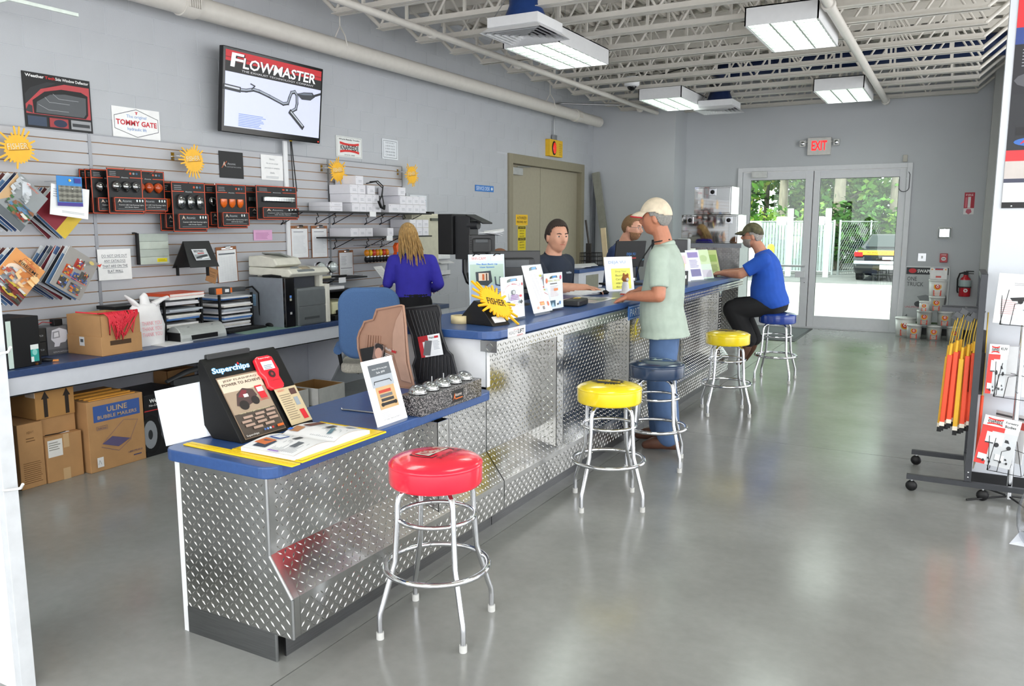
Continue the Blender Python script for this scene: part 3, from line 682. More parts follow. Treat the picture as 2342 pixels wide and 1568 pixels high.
p = Print(.16, .10); p.R(.03, .05, .45, .95, '#8a6f66'); p.El(.24, .78, .18, .2, '#2a2222'); p.El(.25, .45, .15, .3, '#c89a88'); p.Tx('WeatherTech', .72, .78, .14, '#e4e4e4', wf=.46); p.R(.76, .77, .95, .9, '#b02428'); p.Ln(.52, .12, .92, .66, 6, '#d8d8d8'); p.build('card_print', t, (-2.681 - cx + .012, -.0195, .125), (R_(90), R_(13), 0))
blk = [(-2.284, .839), (-2.312, .939), (-2.342, .962), (-2.362, 1.006), (-2.386, 1.071), (-2.388, 1.132), (-2.381, 1.153), (-2.393, 1.193), (-2.405, 1.201), (-2.61, 1.172), (-2.614, 1.13), (-2.593, 1.079), (-2.569, 1.029), (-2.56, .977), (-2.546, .91), (-2.566, .861), (-2.554, .81), (-2.543, .7605), (-2.27, .7605)]
t, cx = mat_thing('floor_mat', 'black ribbed rubber car floor mat leaning on the tall counter', 3.57, blk, [((-2.53 + .026 * k, .79), (-2.51 + .022 * k, .93)) for k in range(9)] + [((-2.53 + .022 * k, 1.0), (-2.59 + .024 * k, 1.165)) for k in range(8)], M('#2a2a2d', .5, var=.08), None, None)
p = Print(.145, .115); p.R(0, 0, 1, 1, '#eceef0'); p.R(0, 0, .18, 1, '#c03038'); p.R(0, .72, .45, 1, '#b02830'); p.Pg([(.1, .1), (.42, .05), (.62, .72), (.3, .78)], '#6a6c70'); p.Tx('WeatherTech', .70, .82, .10, '#3a3a3c', wf=.42); p.R(.74, .82, .92, .92, '#c02830'); p.Ln(.64, .3, .94, .74, 7, '#a8acb4'); p.build('info_card', t, (-2.43 - cx, -.020, .165), (R_(90), R_(-12), 0))
# ============================================================= slat wall and what hangs on it
SLAT = M('#b7b8bd', 0.5, var=.02, scale=6); TANG = M('#b58d68', .6, var=.05); ALU = M('#8f9196', .4, .5)
XS = -5.455
def slatpanel(y0, y1, label):
    t = thing('slatwall_panel', label, 'slatwall panel', (XS, (y0 + y1) / 2, 0), group='slatwall panels')
    w_ = (y1 - y0) / 2 - .006; z = 2.255; first = None
    MB(TANG).box(-.034, -.016, -w_, w_, .62, 2.25).build('backing', t)
    hs = [.046] + [.0745] * 20; zz = z
    src_ = MB(SLAT).box(-.016, 0, -w_, w_, -.0745, 0).build('slat', t)
    src_.location = (0, 0, zz - .054)
    MB(SLAT).box(-.016, 0, -w_, w_, zz - .047, zz).build('slat', t); zz -= .054 + .0745 + .0072
    while zz > .72:
        inst(src_, 'slat', t, (0, 0, zz)); zz -= .0817
    for s_ in (-1, 1): MB(ALU).box(-.03, .004, s_ * w_ - .006, s_ * w_ + .006, .62, z + .006).build('edge_trim', t)
    MB(ALU).box(-.03, .003, -w_, w_, z, z + .008).build('top_trim', t)
    return t
slatpanel(1.27, 3.72, 'grey slatwall panel with catalog stacks, leftmost')
slatpanel(3.72, 6.215, 'grey slatwall panel with blister packs below the television')
slatpanel(6.215, 7.43, 'narrow grey slatwall panel behind the white box shelf')
def wallsheet(name, label, cat, y0, y1, z0, z1, x=-5.492, **k): return sheet(name, label, cat, (x, (y0 + y1) / 2, z0), y1 - y0, z1 - z0, a=90, **k)
# posters above the slat wall
th, p = wallsheet('wall_poster', 'black and red window deflector poster on the block wall', 'poster', 3.30, 3.78, 2.265, 2.63, t=.006, col='#17171a')
p.Pg([(.02, .26), (.98, .26), (.98, .86), (.6, .86), (.25, .72), (.02, .42)], '#b8454a'); p.Pg([(.02, .42), (.25, .72), (.48, .86), (.35, .86), (.1, .72), (.02, .6)], '#2a2b2f')
p.Pg([(.13, .27), (.12, .5), (.3, .68), (.55, .76), (.85, .76), (.95, .7), (.94, .34), (.9, .27)], '#141416'); p.Pg([(.16, .29), (.18, .48), (.38, .64), (.6, .68), (.92, .66), (.91, .36), (.87, .29)], '#55585c')
for a, c in (((.2, .44), (.34, .36)), ((.3, .58), (.36, .5)), ((.42, .66), (.5, .58))): p.St([a, c, (c[0] + .3, c[1])], .002, '#b8babd')
p.Pg([(.01, .30), (.06, .42), (.11, .40), (.11, .27)], '#34363a'); p.R(.03, .05, .30, .22, '#39465c'); p.R(.34, .05, .62, .22, '#a03a3e'); p.El(.5, .13, .10, .07, '#26304a'); p.R(.66, .05, .97, .22, '#9a9ca0'); p.R(.68, .10, .95, .16, '#3a3c40')
p.Tx('Weather', .17, .91, .055, '#ececec', wf=.27, bold=.03); p.Tx('Tech', .39, .91, .05, '#c42c2c', wf=.15, bold=.03); p.Tx('Side Window Deflector', .72, .91, .055, '#ececec', wf=.50, bold=.02); p.build('printed_face', th)
th, p = wallsheet('wall_sign', 'white TOMMY GATE hydraulic lift sign above the slatwall', 'sign', 3.94, 4.345, 2.267, 2.487, t=.004)
p.St([(.04, .70), (.5, .96), (.96, .70), (.96, .28), (.5, .04), (.04, .28)], .004, '#3a4048', True); p.Tx('The original', .5, .635, .13, '#4a86c8', wf=.42); p.Tx('TOMMY GATE', .5, .41, .18, '#c82a38', wf=.86, bold=.03); p.Tx('hydraulic lift', .5, .22, .13, '#4a86c8', wf=.40); p.R(.47, .86, .53, .88, '#c82a38'); p.R(.49, .79, .51, .88, '#c82a38'); p.build('printed_face', th)
th, p = wallsheet('wall_sign', 'white and red KNAPHEIDE sign on the block wall', 'sign', 6.39, 6.79, 2.30, 2.505, t=.004, col='#e6e8e6')
def knap(p, u0, v0, u1, v1, since=True, top=None):
    f = lambda a, c: (u0 + a * (u1 - u0), v0 + c * (v1 - v0))
    p.Pg([f(0, 1), f(.25, .9), f(.5, .87), f(.75, .9), f(1, 1), f(1, .78), f(.75, .70), f(.5, .68), f(.25, .70), f(0, .78)], '#d8302c'); p.Pg([f(0, 0), f(.25, .1), f(.5, .13), f(.75, .1), f(1, 0), f(1, .22), f(.75, .30), f(.5, .32), f(.25, .30), f(0, .22)], '#d8302c')
    p.Tx('KNAPHEIDE', *f(.5, .28), .44 * (v1 - v0), '#26282a', wf=.95 * (u1 - u0), bold=.03)
knap(p, .14, .20, .88, .74); p.Tx('Work Ready Trucks', .5, .80, .09, '#26282a', wf=.80, bold=.02); p.Tx('SINCE 1848', .5, .09, .055, '#55585a', wf=.4); p.St([(.03, .04), (.97, .04), (.97, .96), (.03, .96)], .003, '#9aa09c', True); p.build('printed_face', th)
th, p = wallsheet('notice_sheet', 'small white hourly labor rate notice on the block wall', 'notice', 7.13, 7.41, 2.33, 2.54, col='#dfe3e8')
p.St([(.08, .08), (.92, .08), (.92, .92), (.08, .92)], .005, '#6d737a', True)
for i, s_ in enumerate(('OUR HOURLY', 'LABOR RATE', '$ 90.00 / HOUR', 'ONE HOUR MIN', 'CHARGE')): p.Tx(s_, .5, .78 - i * .15, .08, '#7a8088', wf=.6)
p.build('printed_face', th)
th, p = wallsheet('direction_sign', 'blue SERVICE DESK sign with arrow on the block wall', 'sign', 9.05, 9.52, 2.055, 2.135, col='#3a7cc8', t=.004)
p.Tx('SERVICE DESK', .42, .2, .6, '#e4eef8', wf=.74); p.Pg([(.90, .82), (.96, .5), (.90, .18), (.84, .5)], '#e4eef8'); p.build('printed_face', th)
# television
t = thing('television', 'flat television showing an exhaust advert high on the wall', 'television', (-5.36, 5.40, 2.38), (0, R_(6), 0))
MB(BLACKG).box(-.03, .02, -.585, .585, 0, .675).build('housing', t, bevel=.006)
MB(BLACK).box(-.11, -.03, -.2, .2, .2, .5).build('wall_mount', t)
def scr(h, e=.9): return M(h, .3, emit=e, var=.01)
class Scr(Print):
    pass
p = Print(1.125, .60)
_P = P
def P(h): return M(h, .35, var=.01, emit=.22)
p.R(0, 0, 1, 1, '#d3d8f0'); p.R(0, .72, 1, 1, '#c02830'); p.R(0, .72, 1, .86, '#161618'); p.R(0, .90, 1, .915, '#8a1c22')
p.Tx('LOWMASTER', .55, .785, .15, '#1a1a1c', wf=.78, bold=.05, shear=.15); p.Tx('F', .105, .785, .19, '#1a1a1c', wf=.125, bold=.05, shear=.15); p.Tx('LOWMASTER', .545, .79, .145, '#f2f2f4', wf=.77, bold=.02, shear=.15); p.Tx('F', .10, .79, .185, '#f2f2f4', wf=.115, bold=.02, shear=.15)
p.Tx('THE EXHAUST TECHNOLOGY COMPANY', .53, .745, .026, '#d8d8dc', wf=.76)
pipe_ = [(.02, .51), (.12, .50), (.20, .51), (.27, .54), (.33, .53), (.43, .49), (.58, .42), (.63, .44), (.645, .52), (.665, .60), (.70, .62), (.725, .58), (.73, .46), (.72, .38), (.67, .33), (.66, .30)]
p.St(pipe_, .030, '#23262c'); p.St([(a, c + .006) for a, c in pipe_], .014, '#9aa2b0'); p.St([(.0, .515), (.13, .505)], .045, '#30343a'); p.St([(.0, .525), (.13, .515)], .014, '#c8ccd4'); p.St([(.66, .32), (.80, .13)], .042, '#23262c'); p.St([(.665, .325), (.80, .145)], .012, '#b8bec8')
p.Pg([(.72, .60), (.80, .64), (.90, .66), (.93, .60), (.88, .54), (.78, .53)], '#343840'); p.Pg([(.74, .60), (.80, .63), (.89, .645), (.90, .62), (.80, .60)], '#6a7280'); p.St([(.91, .61), (.99, .66)], .02, '#23262c'); p.St([(.25, .54), (.28, .59), (.24, .61)], .010, '#30343a')
p.Ln(.13, .02, .40, .20, 8, '#8fa3d8', frac=.5); p.build('screen_picture', t, (.0205, 0, .05), WL)
P = _P
MB(M('#d62c1c', .4, emit=1.5)).box(.02, .022, .55, .565, .012, .022).build('power_light', t)
t = thing('wire_channel', 'white vertical cable channel below the television', 'cable channel', (-5.446, 5.63, 1.32)); MB(WHITE).box(-.004, .014, -.022, .022, 0, 1.06).build('channel', t, bevel=.002)
t = thing('whip_aerials', 'two thin black whip rods with yellow tips on the slatwall', 'rods', (-5.43, 5.71, 1.93))
for k in range(2): r = MB(BLACK).cyl((.01 * k, .03 * k, 0), (0, -.02 + .012 * k, .45), .005, n=6).build('rod', t); MB(M('#d8b020', .5)).cyl((0, -.02 + .012 * k, .45), (0, -.02 + .012 * k, .485), .009, n=8).build('tip', r)
# splat signs on hooks
def sunpts(R0, n=26, seed=1, inner=.60):
    rnd = random.Random(seed); pts = []
    for i in range(n):
        a = 2 * pi * i / n; k = R0 * (inner + (1 - inner) * rnd.choice((.15, .35, .75, 1.0))); wv = .055
        pts.append((inner * R0 * math.cos(a - .085), inner * R0 * math.sin(a - .085))); pts.append((k * math.cos(a - wv * inner * R0 / k), k * math.sin(a - wv * inner * R0 / k))); pts.append((k * math.cos(a + wv * inner * R0 / k), k * math.sin(a + wv * inner * R0 / k))); pts.append((inner * R0 * math.cos(a + .085), inner * R0 * math.sin(a + .085)))
    return pts
SUNY = M('#f0b41e', .4, var=.06)
for k, (y, z, lab) in enumerate(((3.141, 2.105, 'yellow FISHER splat sign on the slatwall, leftmost'), (4.511, 2.124, 'yellow FISHER splat sign on the slatwall above the blister packs'), (6.217, 2.136, 'yellow FISHER splat sign in front of the white boxes'), (7.439, 2.167, 'yellow FISHER splat sign beyond the slatwall end, rightmost'))):
    t = thing('splat_sign', lab, 'sign', (-5.33, y, z), WL, 'yellow splat signs along the wall')
    MB(SUNY).prism(sunpts(.142, seed=k + 1), -.004, 0).build('splat', t)
    p = Print(.2, .1); p.Tx('FISHER', .5, .3, .42, '#c98a14', wf=.72, rot=.12); p.Tx('FISHER', .49, .32, .38, '#e8dcb8', wf=.66, rot=.12); p.St([(.2, .2), (.85, .36)], .004, '#8a5a10'); p.build('lettering', t, (0, -.035, .0006))
    MB(CHROME).tube([(-.10, .03, -.12), (-.10, .03, -.05), (-.02, .02, -.02), (.06, .035, -.008)], .004, 6).build('hook', t); MB(CHROME).box(-.115, -.085, .0, .06, -.122, -.118).build('hook_plate', t)
th, p = wallsheet('cloth_banner', 'square black banner with small logo on the slatwall', 'banner', 4.87, 5.13, 2.015, 2.235, x=-5.448, col='#1e1f21')
p.Pg([(.12, .4), (.2, .62), (.28, .4), (.2, .48)], '#d8cabc'); p.St([(.10, .38), (.3, .62)], .006, '#c0582a'); p.Tx('Atomic', .50, .50, .08, '#b8babd', wf=.34); p.Tx('CUSTOM LED TRUCK LIGHTING', .6, .40, .04, '#b8babd', wf=.6); p.build('printed_face', th)
th, p = wallsheet('notice_sheet', 'white checks notice sheet beside the cable channel', 'notice', 5.335, 5.60, 2.02, 2.24, x=-5.447)
for i, (s_, wf) in enumerate((('Notice', .22), ('We do not accept', .55), ('personal or company', .68), ('checks.', .22))): p.Tx(s_, .5, .80 - i * .18, .075, '#6a6e76', wf=wf)
p.Ln(.2, .08, .8, .18, 2, '#a8acb2'); p.build('printed_face', th)
# blister packs (each hangs on a hook, deepest first)
BL = glassmat('#e8eaec', .10, .08); ORG = '#d4512e'
def pack(y0, y1, z0, z1, x, label, lamp, n=3, group='blister packs of cab lights'):
    w_ = y1 - y0; h = z1 - z0
    t = thing('blister_pack', label, 'blister pack', (x, (y0 + y1) / 2, z0), WL, group)
    MB(M('#101012', .5)).box(-w_ / 2, w_ / 2, 0, h, -.003, 0).build('card', t)
    p = Print(w_, h); p.St([(.02, .015), (.98, .015), (.98, .985), (.02, .985)], .006, ORG, True); p.R(.02, .80, .36, .815, ORG); p.R(.64, .80, .98, .815, ORG); p.Tx('Atomic', .5, .79, .03, '#c8cacc', wf=.2); p.Ln(.08, .84, .3, .95, 3, '#8a8c90')
    for i, c in enumerate(('#c84a28', '#8a9498', '#3a5a7a')): p.El(.66 + i * .09, .90, .03, .025, c)
    p.build('card_print', t)
    # lower label standing proud on its blister
    bx = MB(glassmat('#dfe2e4', .22, .1)).box(-w_ * .42, w_ * .46, h * .06, h * .36, 0, .035).build('battery_blister', t)
    p = Print(w_ * .88, h * .30, .0355); p.R(0, 0, 1, 1, '#202124'); p.St([(.01, .02), (.99, .02), (.99, .98), (.01, .98)], .005, ORG, True); p.Pg([(.10, .62), (.16, .90), (.23, .62), (.16, .72)], '#c8b4a4'); p.Tx('Atomic', .40, .66, .18, '#aeb4b8', wf=.30)
    for i in range(n): p.El(.72 + i * .09, .78, .025, .10, '#dfe6e6', 10)
    p.Tx('Custom LED Cab Running Lights', .53, .40, .10, '#e8e8e8', wf=.80); p.Tx('with Strobe Option', .53, .24, .10, '#e8e8e8', wf=.45); p.R(.1, .14, .9, .16, '#9a9ca0'); p.build('label', bx, (w_ * .02, h * .06, 0))
    if lamp == 'bar':
        bb = MB(glassmat('#cfd4d4', .3, .1)).box(-w_ * .36, w_ * .40, h * .52, h * .68, 0, .03).build('light_bar', t, bevel=.01)
        m_ = MB(M('#b9c0c0', .2, .5));
        for i in range(12): m_.box(-w_ * .34 + i * w_ * .06, -w_ * .34 + i * w_ * .06 + w_ * .045, h * .55, h * .65, .004, .02)
        m_.build('led_row', bb)
        return t
    mat_ = {'clear': glassmat('#cdd3d4', .35, .08), 'amber': M('#d8641c', .15, var=.15, scale=90, coat=.6), 'dark': M('#b2461a', .15, var=.2, scale=90, coat=.6), 'egg': glassmat('#c6ccce', .3, .08)}[lamp]
    for i in range(3):
        cx = (-.27 + i * .27) * w_
        o = MB(mat_)
        if lamp == 'egg': o.ell((cx, h * .60, .012), (w_ * .115, h * .155, .034), 18)
        elif lamp == 'amber': o.lathe([(w_ * .105, 0), (w_ * .105, h * .10), (w_ * .07, h * .17), (.0001, h * .20)], 14); o.v = [Vector((v.x + cx, h * .66 - v.z, max(0, v.y) * .8)) for v in o.v]
        else: o.ell((cx, h * .60, .010), (w_ * .13, h * .125, .03), 16); o.v = [Vector((v.x if v.y > h * .58 else cx + (v.x - cx) * max(.35, 1 - (h * .58 - v.y) / (h * .16)), v.y, v.z)) for v in o.v]
        o = o.build('lamp', t)
        if lamp in ('clear', 'egg'): MB(M('#3c4144', .15, .8)).ell((cx, h * .60, .008), (w_ * .07, h * .08, .012), 12).build('reflector', o)
    return t
for k in range(3): pack(3.60 + k * .012, 3.86 + k * .012, 1.70, 2.01, -5.42 + .045 * k, 'clear cab light blister pack hanging behind the front one, left hook', 'clear', group='blister packs on the left hook')
pack(3.705, 3.99, 1.700, 2.020, -5.27, 'front blister pack with three pointed clear cab lights', 'clear')
pack(3.945, 4.235, 1.706, 2.022, -5.34, 'blister pack with dark amber pointed cab lights', 'dark')
pack(4.20, 4.50, 1.575, 1.95, -5.37, 'amber blister pack half hidden behind the oval clear lights', 'amber')
pack(4.235, 4.555, 1.568, 1.951, -5.27, 'blister pack with three oval clear cab lights', 'egg')
pack(4.63, 4.93, 1.60, 1.95, -5.37, 'clear blister pack half hidden behind the orange lights', 'clear', 2)
pack(4.66, 4.98, 1.594, 1.953, -5.27, 'blister pack with three bright orange cab lights', 'amber', 2)
pack(5.03, 5.50, 1.668, 1.958, -5.38, 'long light bar blister pack hanging behind the front one', 'bar', group='light bar packs'); pack(5.085, 5.578, 1.667, 1.958, -5.27, 'long blister pack with two clear light bars, front', 'bar', group='light bar packs')
for y, z in ((3.84, 2.0), (4.09, 2.0), (4.39, 1.93), (4.82, 1.93), (5.33, 1.93)):
    t = thing('peg_hook', 'chrome peg hook holding blister packs on the slatwall', 'hook', (-5.452, y, z), group='peg hooks behind the blister packs'); MB(CHROME).tube([(0, 0, 0), (.17, 0, 0), (.2, 0, .02)], .003, 6).build('wire', t); MB(CHROME).box(-.002, .003, -.012, .012, -.03, .03).build('plate', t)
# catalog stacks, turned 45 degrees on hooks
def catalog(cy, cz, x, w_, h, roll, cover, label, group, th_=.012):
    t = thing('catalog', label, 'catalog', (x, cy, cz), (Matrix.Rotation(R_(90), 4, 'Z') @ Matrix.Rotation(R_(90), 4, 'X') @ Matrix.Rotation(R_(roll), 4, 'Z')).to_euler(), group)
    MB(M('#e6e4e2', .7, scale=300, stretch=(1, 1, 30))).box(-w_ / 2 + .002, w_ / 2 - .001, -h / 2 + .001, h / 2 - .001, -th_, -.0008).build('pages', t)
    p = Print(w_, h, -.0008); cover(p); p.v = [Vector((v.x, v.y - h / 2, v.z)) for v in p.v]; p.build('cover', t); return t
def plain(c, c2): return lambda p: (p.R(0, 0, 1, 1, c), p.R(.0, .8, 1, 1, c2))
cols = [('#2c4470', '#1a2440'), ('#8b939c', '#5a6470'), ('#6f2430', '#9a3a3a'), ('#c8ccd4', '#48608a'), ('#22262e', '#5a2a2a'), ('#5a7aa0', '#d0d4d8')]
def cov1(p): p.R(0, 0, 1, 1, '#8f9496'); p.Pg([(0, .15), (.25, .45), (.1, .9), (0, .95)], '#c8a478'); p.Pg([(.2, .9), (.5, .6), (.62, .8), (.4, .98)], '#d4dae0'); p.R(0, .0, 1, .18, '#5c6266'); p.R(.35, .2, .62, .33, '#3c6a3a'); p.R(.66, .2, .9, .36, '#a03a28'); p.R(.62, .42, .95, .52, '#5a84a8'); mosaic(p, .2, .18, .98, .5, ['#3c6a3a', '#a03a28', '#5a84a8', '#d8d4c8', '#4a4e50', '#8a5a3a'], 34, 3); mosaic(p, .05, .5, .7, .95, ['#b9bec2', '#a4a9ac', '#c8ccd0', '#7e8588'], 16, 4); p.Tx('Weather', .5, .88, .05, '#d8562c', wf=.4)
def cov2(p): p.R(0, 0, 1, 1, '#d8a478'); p.Pg([(0, .25), (1, .45), (1, 1), (0, 1)], '#e09a58'); p.El(.45, .55, .35, .2, '#f0dcc8'); p.R(0, 0, .5, .24, '#4c5048'); p.R(.5, 0, 1, .3, '#6a3430'); p.Pg([(.05, .2), (.3, .5), (.55, .3), (.4, .12)], '#8c9298'); mosaic(p, .02, .02, .98, .34, ['#3c4038', '#8a3430', '#c8b03a', '#5a6058', '#d0d2d0', '#7a2420'], 40, 5); mosaic(p, .02, .34, .5, .62, ['#9aa0a4', '#c8ccd0', '#70767a', '#b04a3a'], 20, 6); mosaic(p, .3, .36, .98, .98, ['#e8a860', '#d88a48', '#f0c890', '#c87838'], 22, 8); p.Tx('FIRE/EMS', .55, .74, .075, '#2a2420', wf=.62, bold=.01); p.Tx('Whelen', .5, .84, .05, '#c02828', wf=.4); p.R(.12, .70, .8, .71, '#3a2c24')
def cov3(p):
    p.R(0, 0, 1, 1, '#95928e'); p.R(.15, .06, .42, .30, '#3c3a38'); p.R(.5, .05, .85, .28, '#75706a'); p.R(.15, .36, .40, .60, '#c04a20'); p.R(.45, .34, .62, .52, '#3d5a9c'); p.R(.64, .36, .88, .62, '#4c4c48'); p.R(.35, .62, .60, .84, '#b03a30'); [mosaic(p, a, c, d, e, ['#3a3a38', '#b03a30', '#c8a038', '#d8d8d4', '#3d5a9c', '#5a5a56', '#c86a30'], 16, k) for k, (a, c, d, e) in enumerate(((.15, .06, .42, .30), (.5, .05, .85, .28), (.15, .36, .40, .60), (.45, .34, .62, .52), (.64, .36, .88, .62), (.35, .62, .60, .84)))]; p.El(.72, .88, .08, .04, '#c8b46a'); p.R(.18, .33, .88, .345, '#c8605a'); p.Pg([(.88, .9), (1, .9), (1, 1)], '#c8402c')
for (cy, cz, n, cov, lab, grp, sgn) in ((3.015, 1.763, 7, cov1, 'grey truck catalog on the front of the upper left stack', 'catalogs in the upper left stack', 1), (2.957, 1.30, 7, cov2, 'orange fire and rescue catalog on the front of the lower left stack', 'catalogs in the lower left stack', 1), (3.342, 1.303, 8, cov3, 'grey lighting catalog with picture grid on the front of the stack', 'catalogs in the lower right stack', -1)):
    for k in range(n):
        last = k == n - 1; a, c = cols[(k + len(lab)) % 6]
        rl = -43 if last else -43 + random.uniform(-4, 4)
        if sgn < 0: rl = -33 if last else -33 + random.uniform(-5, 5)
        catalog(cy - (n - 1 - k) * .006, cz, -5.41 + k * .26 / (n - 1), .235, .285, rl, cov if last else plain(a, c), lab if last else 'thin catalog packed behind the front one of the ' + grp[16:], grp)
for k in range(5):
    a, c = cols[(k + 2) % 6]; catalog(3.33 + .008 * k, 1.70, -5.42 + .03 * k, .215, .275, 46 + random.uniform(-4, 4), plain(a, c) if k < 4 else (lambda p: (p.R(0, 0, 1, 1, '#8a2030'), p.R(.0, .0, 1, .3, '#d8b838'))), 'thin catalog in the stack behind the white cards' if k < 4 else 'red and yellow catalog under the hanging white cards', 'catalogs in the upper right stack')
t, p = sheet('laminated_card', 'white laminated card with rounded corners hanging on the slatwall', 'card', (-5.20, 3.365, 1.675), .265, .20, a=90, roll=-7, t=.004); p.Ln(.3, .12, .9, .2, 2, '#a8acb4'); p.Ln(.06, .6, .3, .9, 4, '#a8acb4'); p.build('printed_face', t); MB(CHROME).cyl((0, .185, -.255), (0, .185, .02), .003, n=6).build('peg', t)
t, p = sheet('fabric_sample', 'blue carded plaid fabric sample hanging on the slatwall', 'sample card', (-5.185, 3.37, 1.745), .175, .195, a=90, roll=-1, t=.003, col='#3a86cc')
p.R(0, 0, 1, .12, '#4a3a90'); p.R(.05, .14, .98, .68, '#78786e')
for i in range(9): p.R(.07 + i * .1, .14, .10 + i * .1, .68, '#5a5a54' if i % 2 else '#94948a')
for i in range(6): p.R(.05, .16 + i * .085, .98, .185 + i * .085, '#a4a498' if i % 2 else '#54544e')
p.El(.5, .86, .05, .045, '#e0c440'); p.R(.68, .78, .94, .94, '#3a3a90'); p.build('printed_face', t); MB(CHROME).cyl((0, .168, -.27), (0, .168, .015), .003, n=6).build('peg', t)
th, p = wallsheet('notice_sheet', 'white DO NOT GIVE OUT ANY CATALOGS notice on the slatwall', 'notice', 3.705, 3.975, 1.222, 1.447, x=-5.436, t=.002)
for i, s_ in enumerate(('DO NOT GIVE OUT', 'ANY CATALOGS', 'THAT ARE ON THE', 'SLAT WALL')): p.Tx(s_, .5, .74 - i * .165, .085, '#4c525c', wf=(.76, .64, .76, .46)[i]); p.R(.5 - (.76, .64, .76, .46)[i] / 2, .715 - i * .165, .5 + (.76, .64, .76, .46)[i] / 2, .725 - i * .165, '#4c525c')
p.build('printed_face', th)
t = thing('bed_cover_sample', 'pale grey slatted tonneau sample with black edge on the slatwall', 'sample panel', (-5.42, 4.15, 1.325), WL)
for k in range(4): MB(M(('#b6c0b6', '#aeb8b0', '#bac4ba', '#aab4ac')[k], .5)).box(-.125, .135, .058 * k, .058 * k + .056, 0, .02).build('slat', t)
MB(BLACK).box(-.14, -.125, 0, .235, .0, .025).build('edge_seal', t); MB(BLACK).tube([(-.13, .233, .01), (-.15, .237, .01), (-.165, .235, 0)], .006, 6).build('edge_hook', t)
p = Print(.09, .028); p.R(0, 0, 1, 1, '#e8d820'); p.Ln(.1, .2, .9, .8, 3, '#8a7c10'); p.build('sticker', t, (.07, .015, .0205))
t = thing('bedliner_sample', 'black tent-shaped bedliner sample with logo plate on the slatwall', 'sample', (-5.25, 4.40, 1.285))
BLR = M('#2a2b2c', .7, bump=.2, bscale=120)
b = MB(BLR); b.add([(.12, -.147, .012), (.12, .127, .012), (0, .144, .205), (0, -.10, .205), (.128, -.147, .012), (.128, .127, .012), (.006, .144, .212), (.006, -.10, .212)], [(0, 3, 2, 1), (4, 5, 6, 7), (0, 1, 5, 4), (1, 2, 6, 5), (2, 3, 7, 6), (3, 0, 4, 7)]); b.build('front_panel', t)
b = MB(BLR); b.add([(-.16, -.08, .0), (-.16, .17, .0), (0, .144, .205), (0, -.10, .205), (-.166, -.08, .0), (-.166, .17, .0), (-.006, .144, .212), (-.006, -.10, .212)], [(0, 1, 2, 3), (4, 7, 6, 5), (0, 4, 5, 1), (1, 5, 6, 2), (2, 6, 7, 3), (3, 7, 4, 0)]); b.build('rear_panel', t)
MB(BLACK).box(-.15, -.13, -.06, -.045, -.06, .02).box(.05, .07, .06, .075, -.06, .08).build('bracket', t)
p = Print(.14, .10); p.R(0, 0, 1, 1, '#c8ccd0'); p.Tx('BEDTRED', .45, .72, .18, '#26282a', wf=.66, bold=.03); p.R(.3, .58, .75, .66, '#b03a34'); p.R(.03, .1, .97, .52, '#9aa0a4'); p.Pg([(.1, .15), (.9, .35), (.9, .5), (.6, .45), (.1, .3)], '#3a3e42'); p.Pg([(.4, .1), (.95, .2), (.95, .3), (.5, .22)], '#e8eaec')
p.build('logo_plate', t, (.107, -.005, .066), (Matrix.Rotation(R_(90), 4, 'Z') @ Matrix.Rotation(R_(90 - 32), 4, 'X')).to_euler())
def clipboard(y0, y1, z0, z1, label, x=-5.44, pr=None, roll=0):
    th, p = wallsheet('clipboard', label, 'clipboard', y0, y1, z0, z1, x=x, t=.004, m=M('#9a6038', .6), roll=roll)
    p.R(.03, .01, .96, .91, '#eef0f2'); (pr or (lambda p: (p.Ln(.15, .80, .8, .86, 1, '#8a8e96'), p.Ln(.12, .15, .88, .72, 14, '#c4c8ce', frac=.18))))(p); p.build('paper', th)
    w_ = y1 - y0; h = z1 - z0
    c = MB(CHROME).box(-w_ * .28, w_ * .28, h * .93, h * .965, .001, .010); c.cyl((-w_ * .12, h * .985, .012), (w_ * .12, h * .985, .012), .012, n=10); c.build('clip', th); return th
clipboard(4.79, 5.01, 1.14, 1.44, 'brown clipboard with ruled form beside the bedliner sample', roll=2, pr=lambda p: (p.R(.1, .78, .9, .82, '#6a6e74'), p.Ln(.1, .05, .92, .74, 22, '#d0d3d8', frac=.2, ragged=0), [p.R(.1 + k * .13, .05, .105 + k * .13, .74, '#d0d3d8') for k in range(7)]))
clipboard(5.66, 5.89, 1.315, 1.615, 'brown clipboard nearest the cable channel'); clipboard(5.935, 6.16, 1.31, 1.615, 'brown clipboard at the panel seam, right of its twin')
def qrless(p): p.Ln(.15, .45, .55, .8, 9, '#b4b8be', frac=.3); p.Ln(.1, .32, .9, .36, 1, '#6a6e74', frac=.5, ragged=0); p.Ln(.15, .08, .6, .28, 4, '#c8ccd2', frac=.2)
clipboard(6.32, 6.54, 1.10, 1.37, 'brown clipboard below the white box shelf', pr=qrless)
th, p = wallsheet('pink_slip', 'small pink paper slip on the slatwall', 'paper', 5.21, 5.43, 1.487, 1.578, x=-5.445, col='#e8b0d8'); p.Ln(.1, .15, .9, .8, 5, '#b87aa8'); p.build('printed_face', th)
t, p = sheet('price_tag', 'brown kraft tag hanging under the bedliner sample', 'tag', (-5.27, 4.56, 1.165), .10, .115, a=90, roll=-20, t=.006, col='#a8784c'); p.Tx('Samples', .5, .65, .14, '#3a2616', wf=.6); p.Ln(.15, .4, .8, .6, 2, '#6a4a2e'); p.build('printed_face', t)

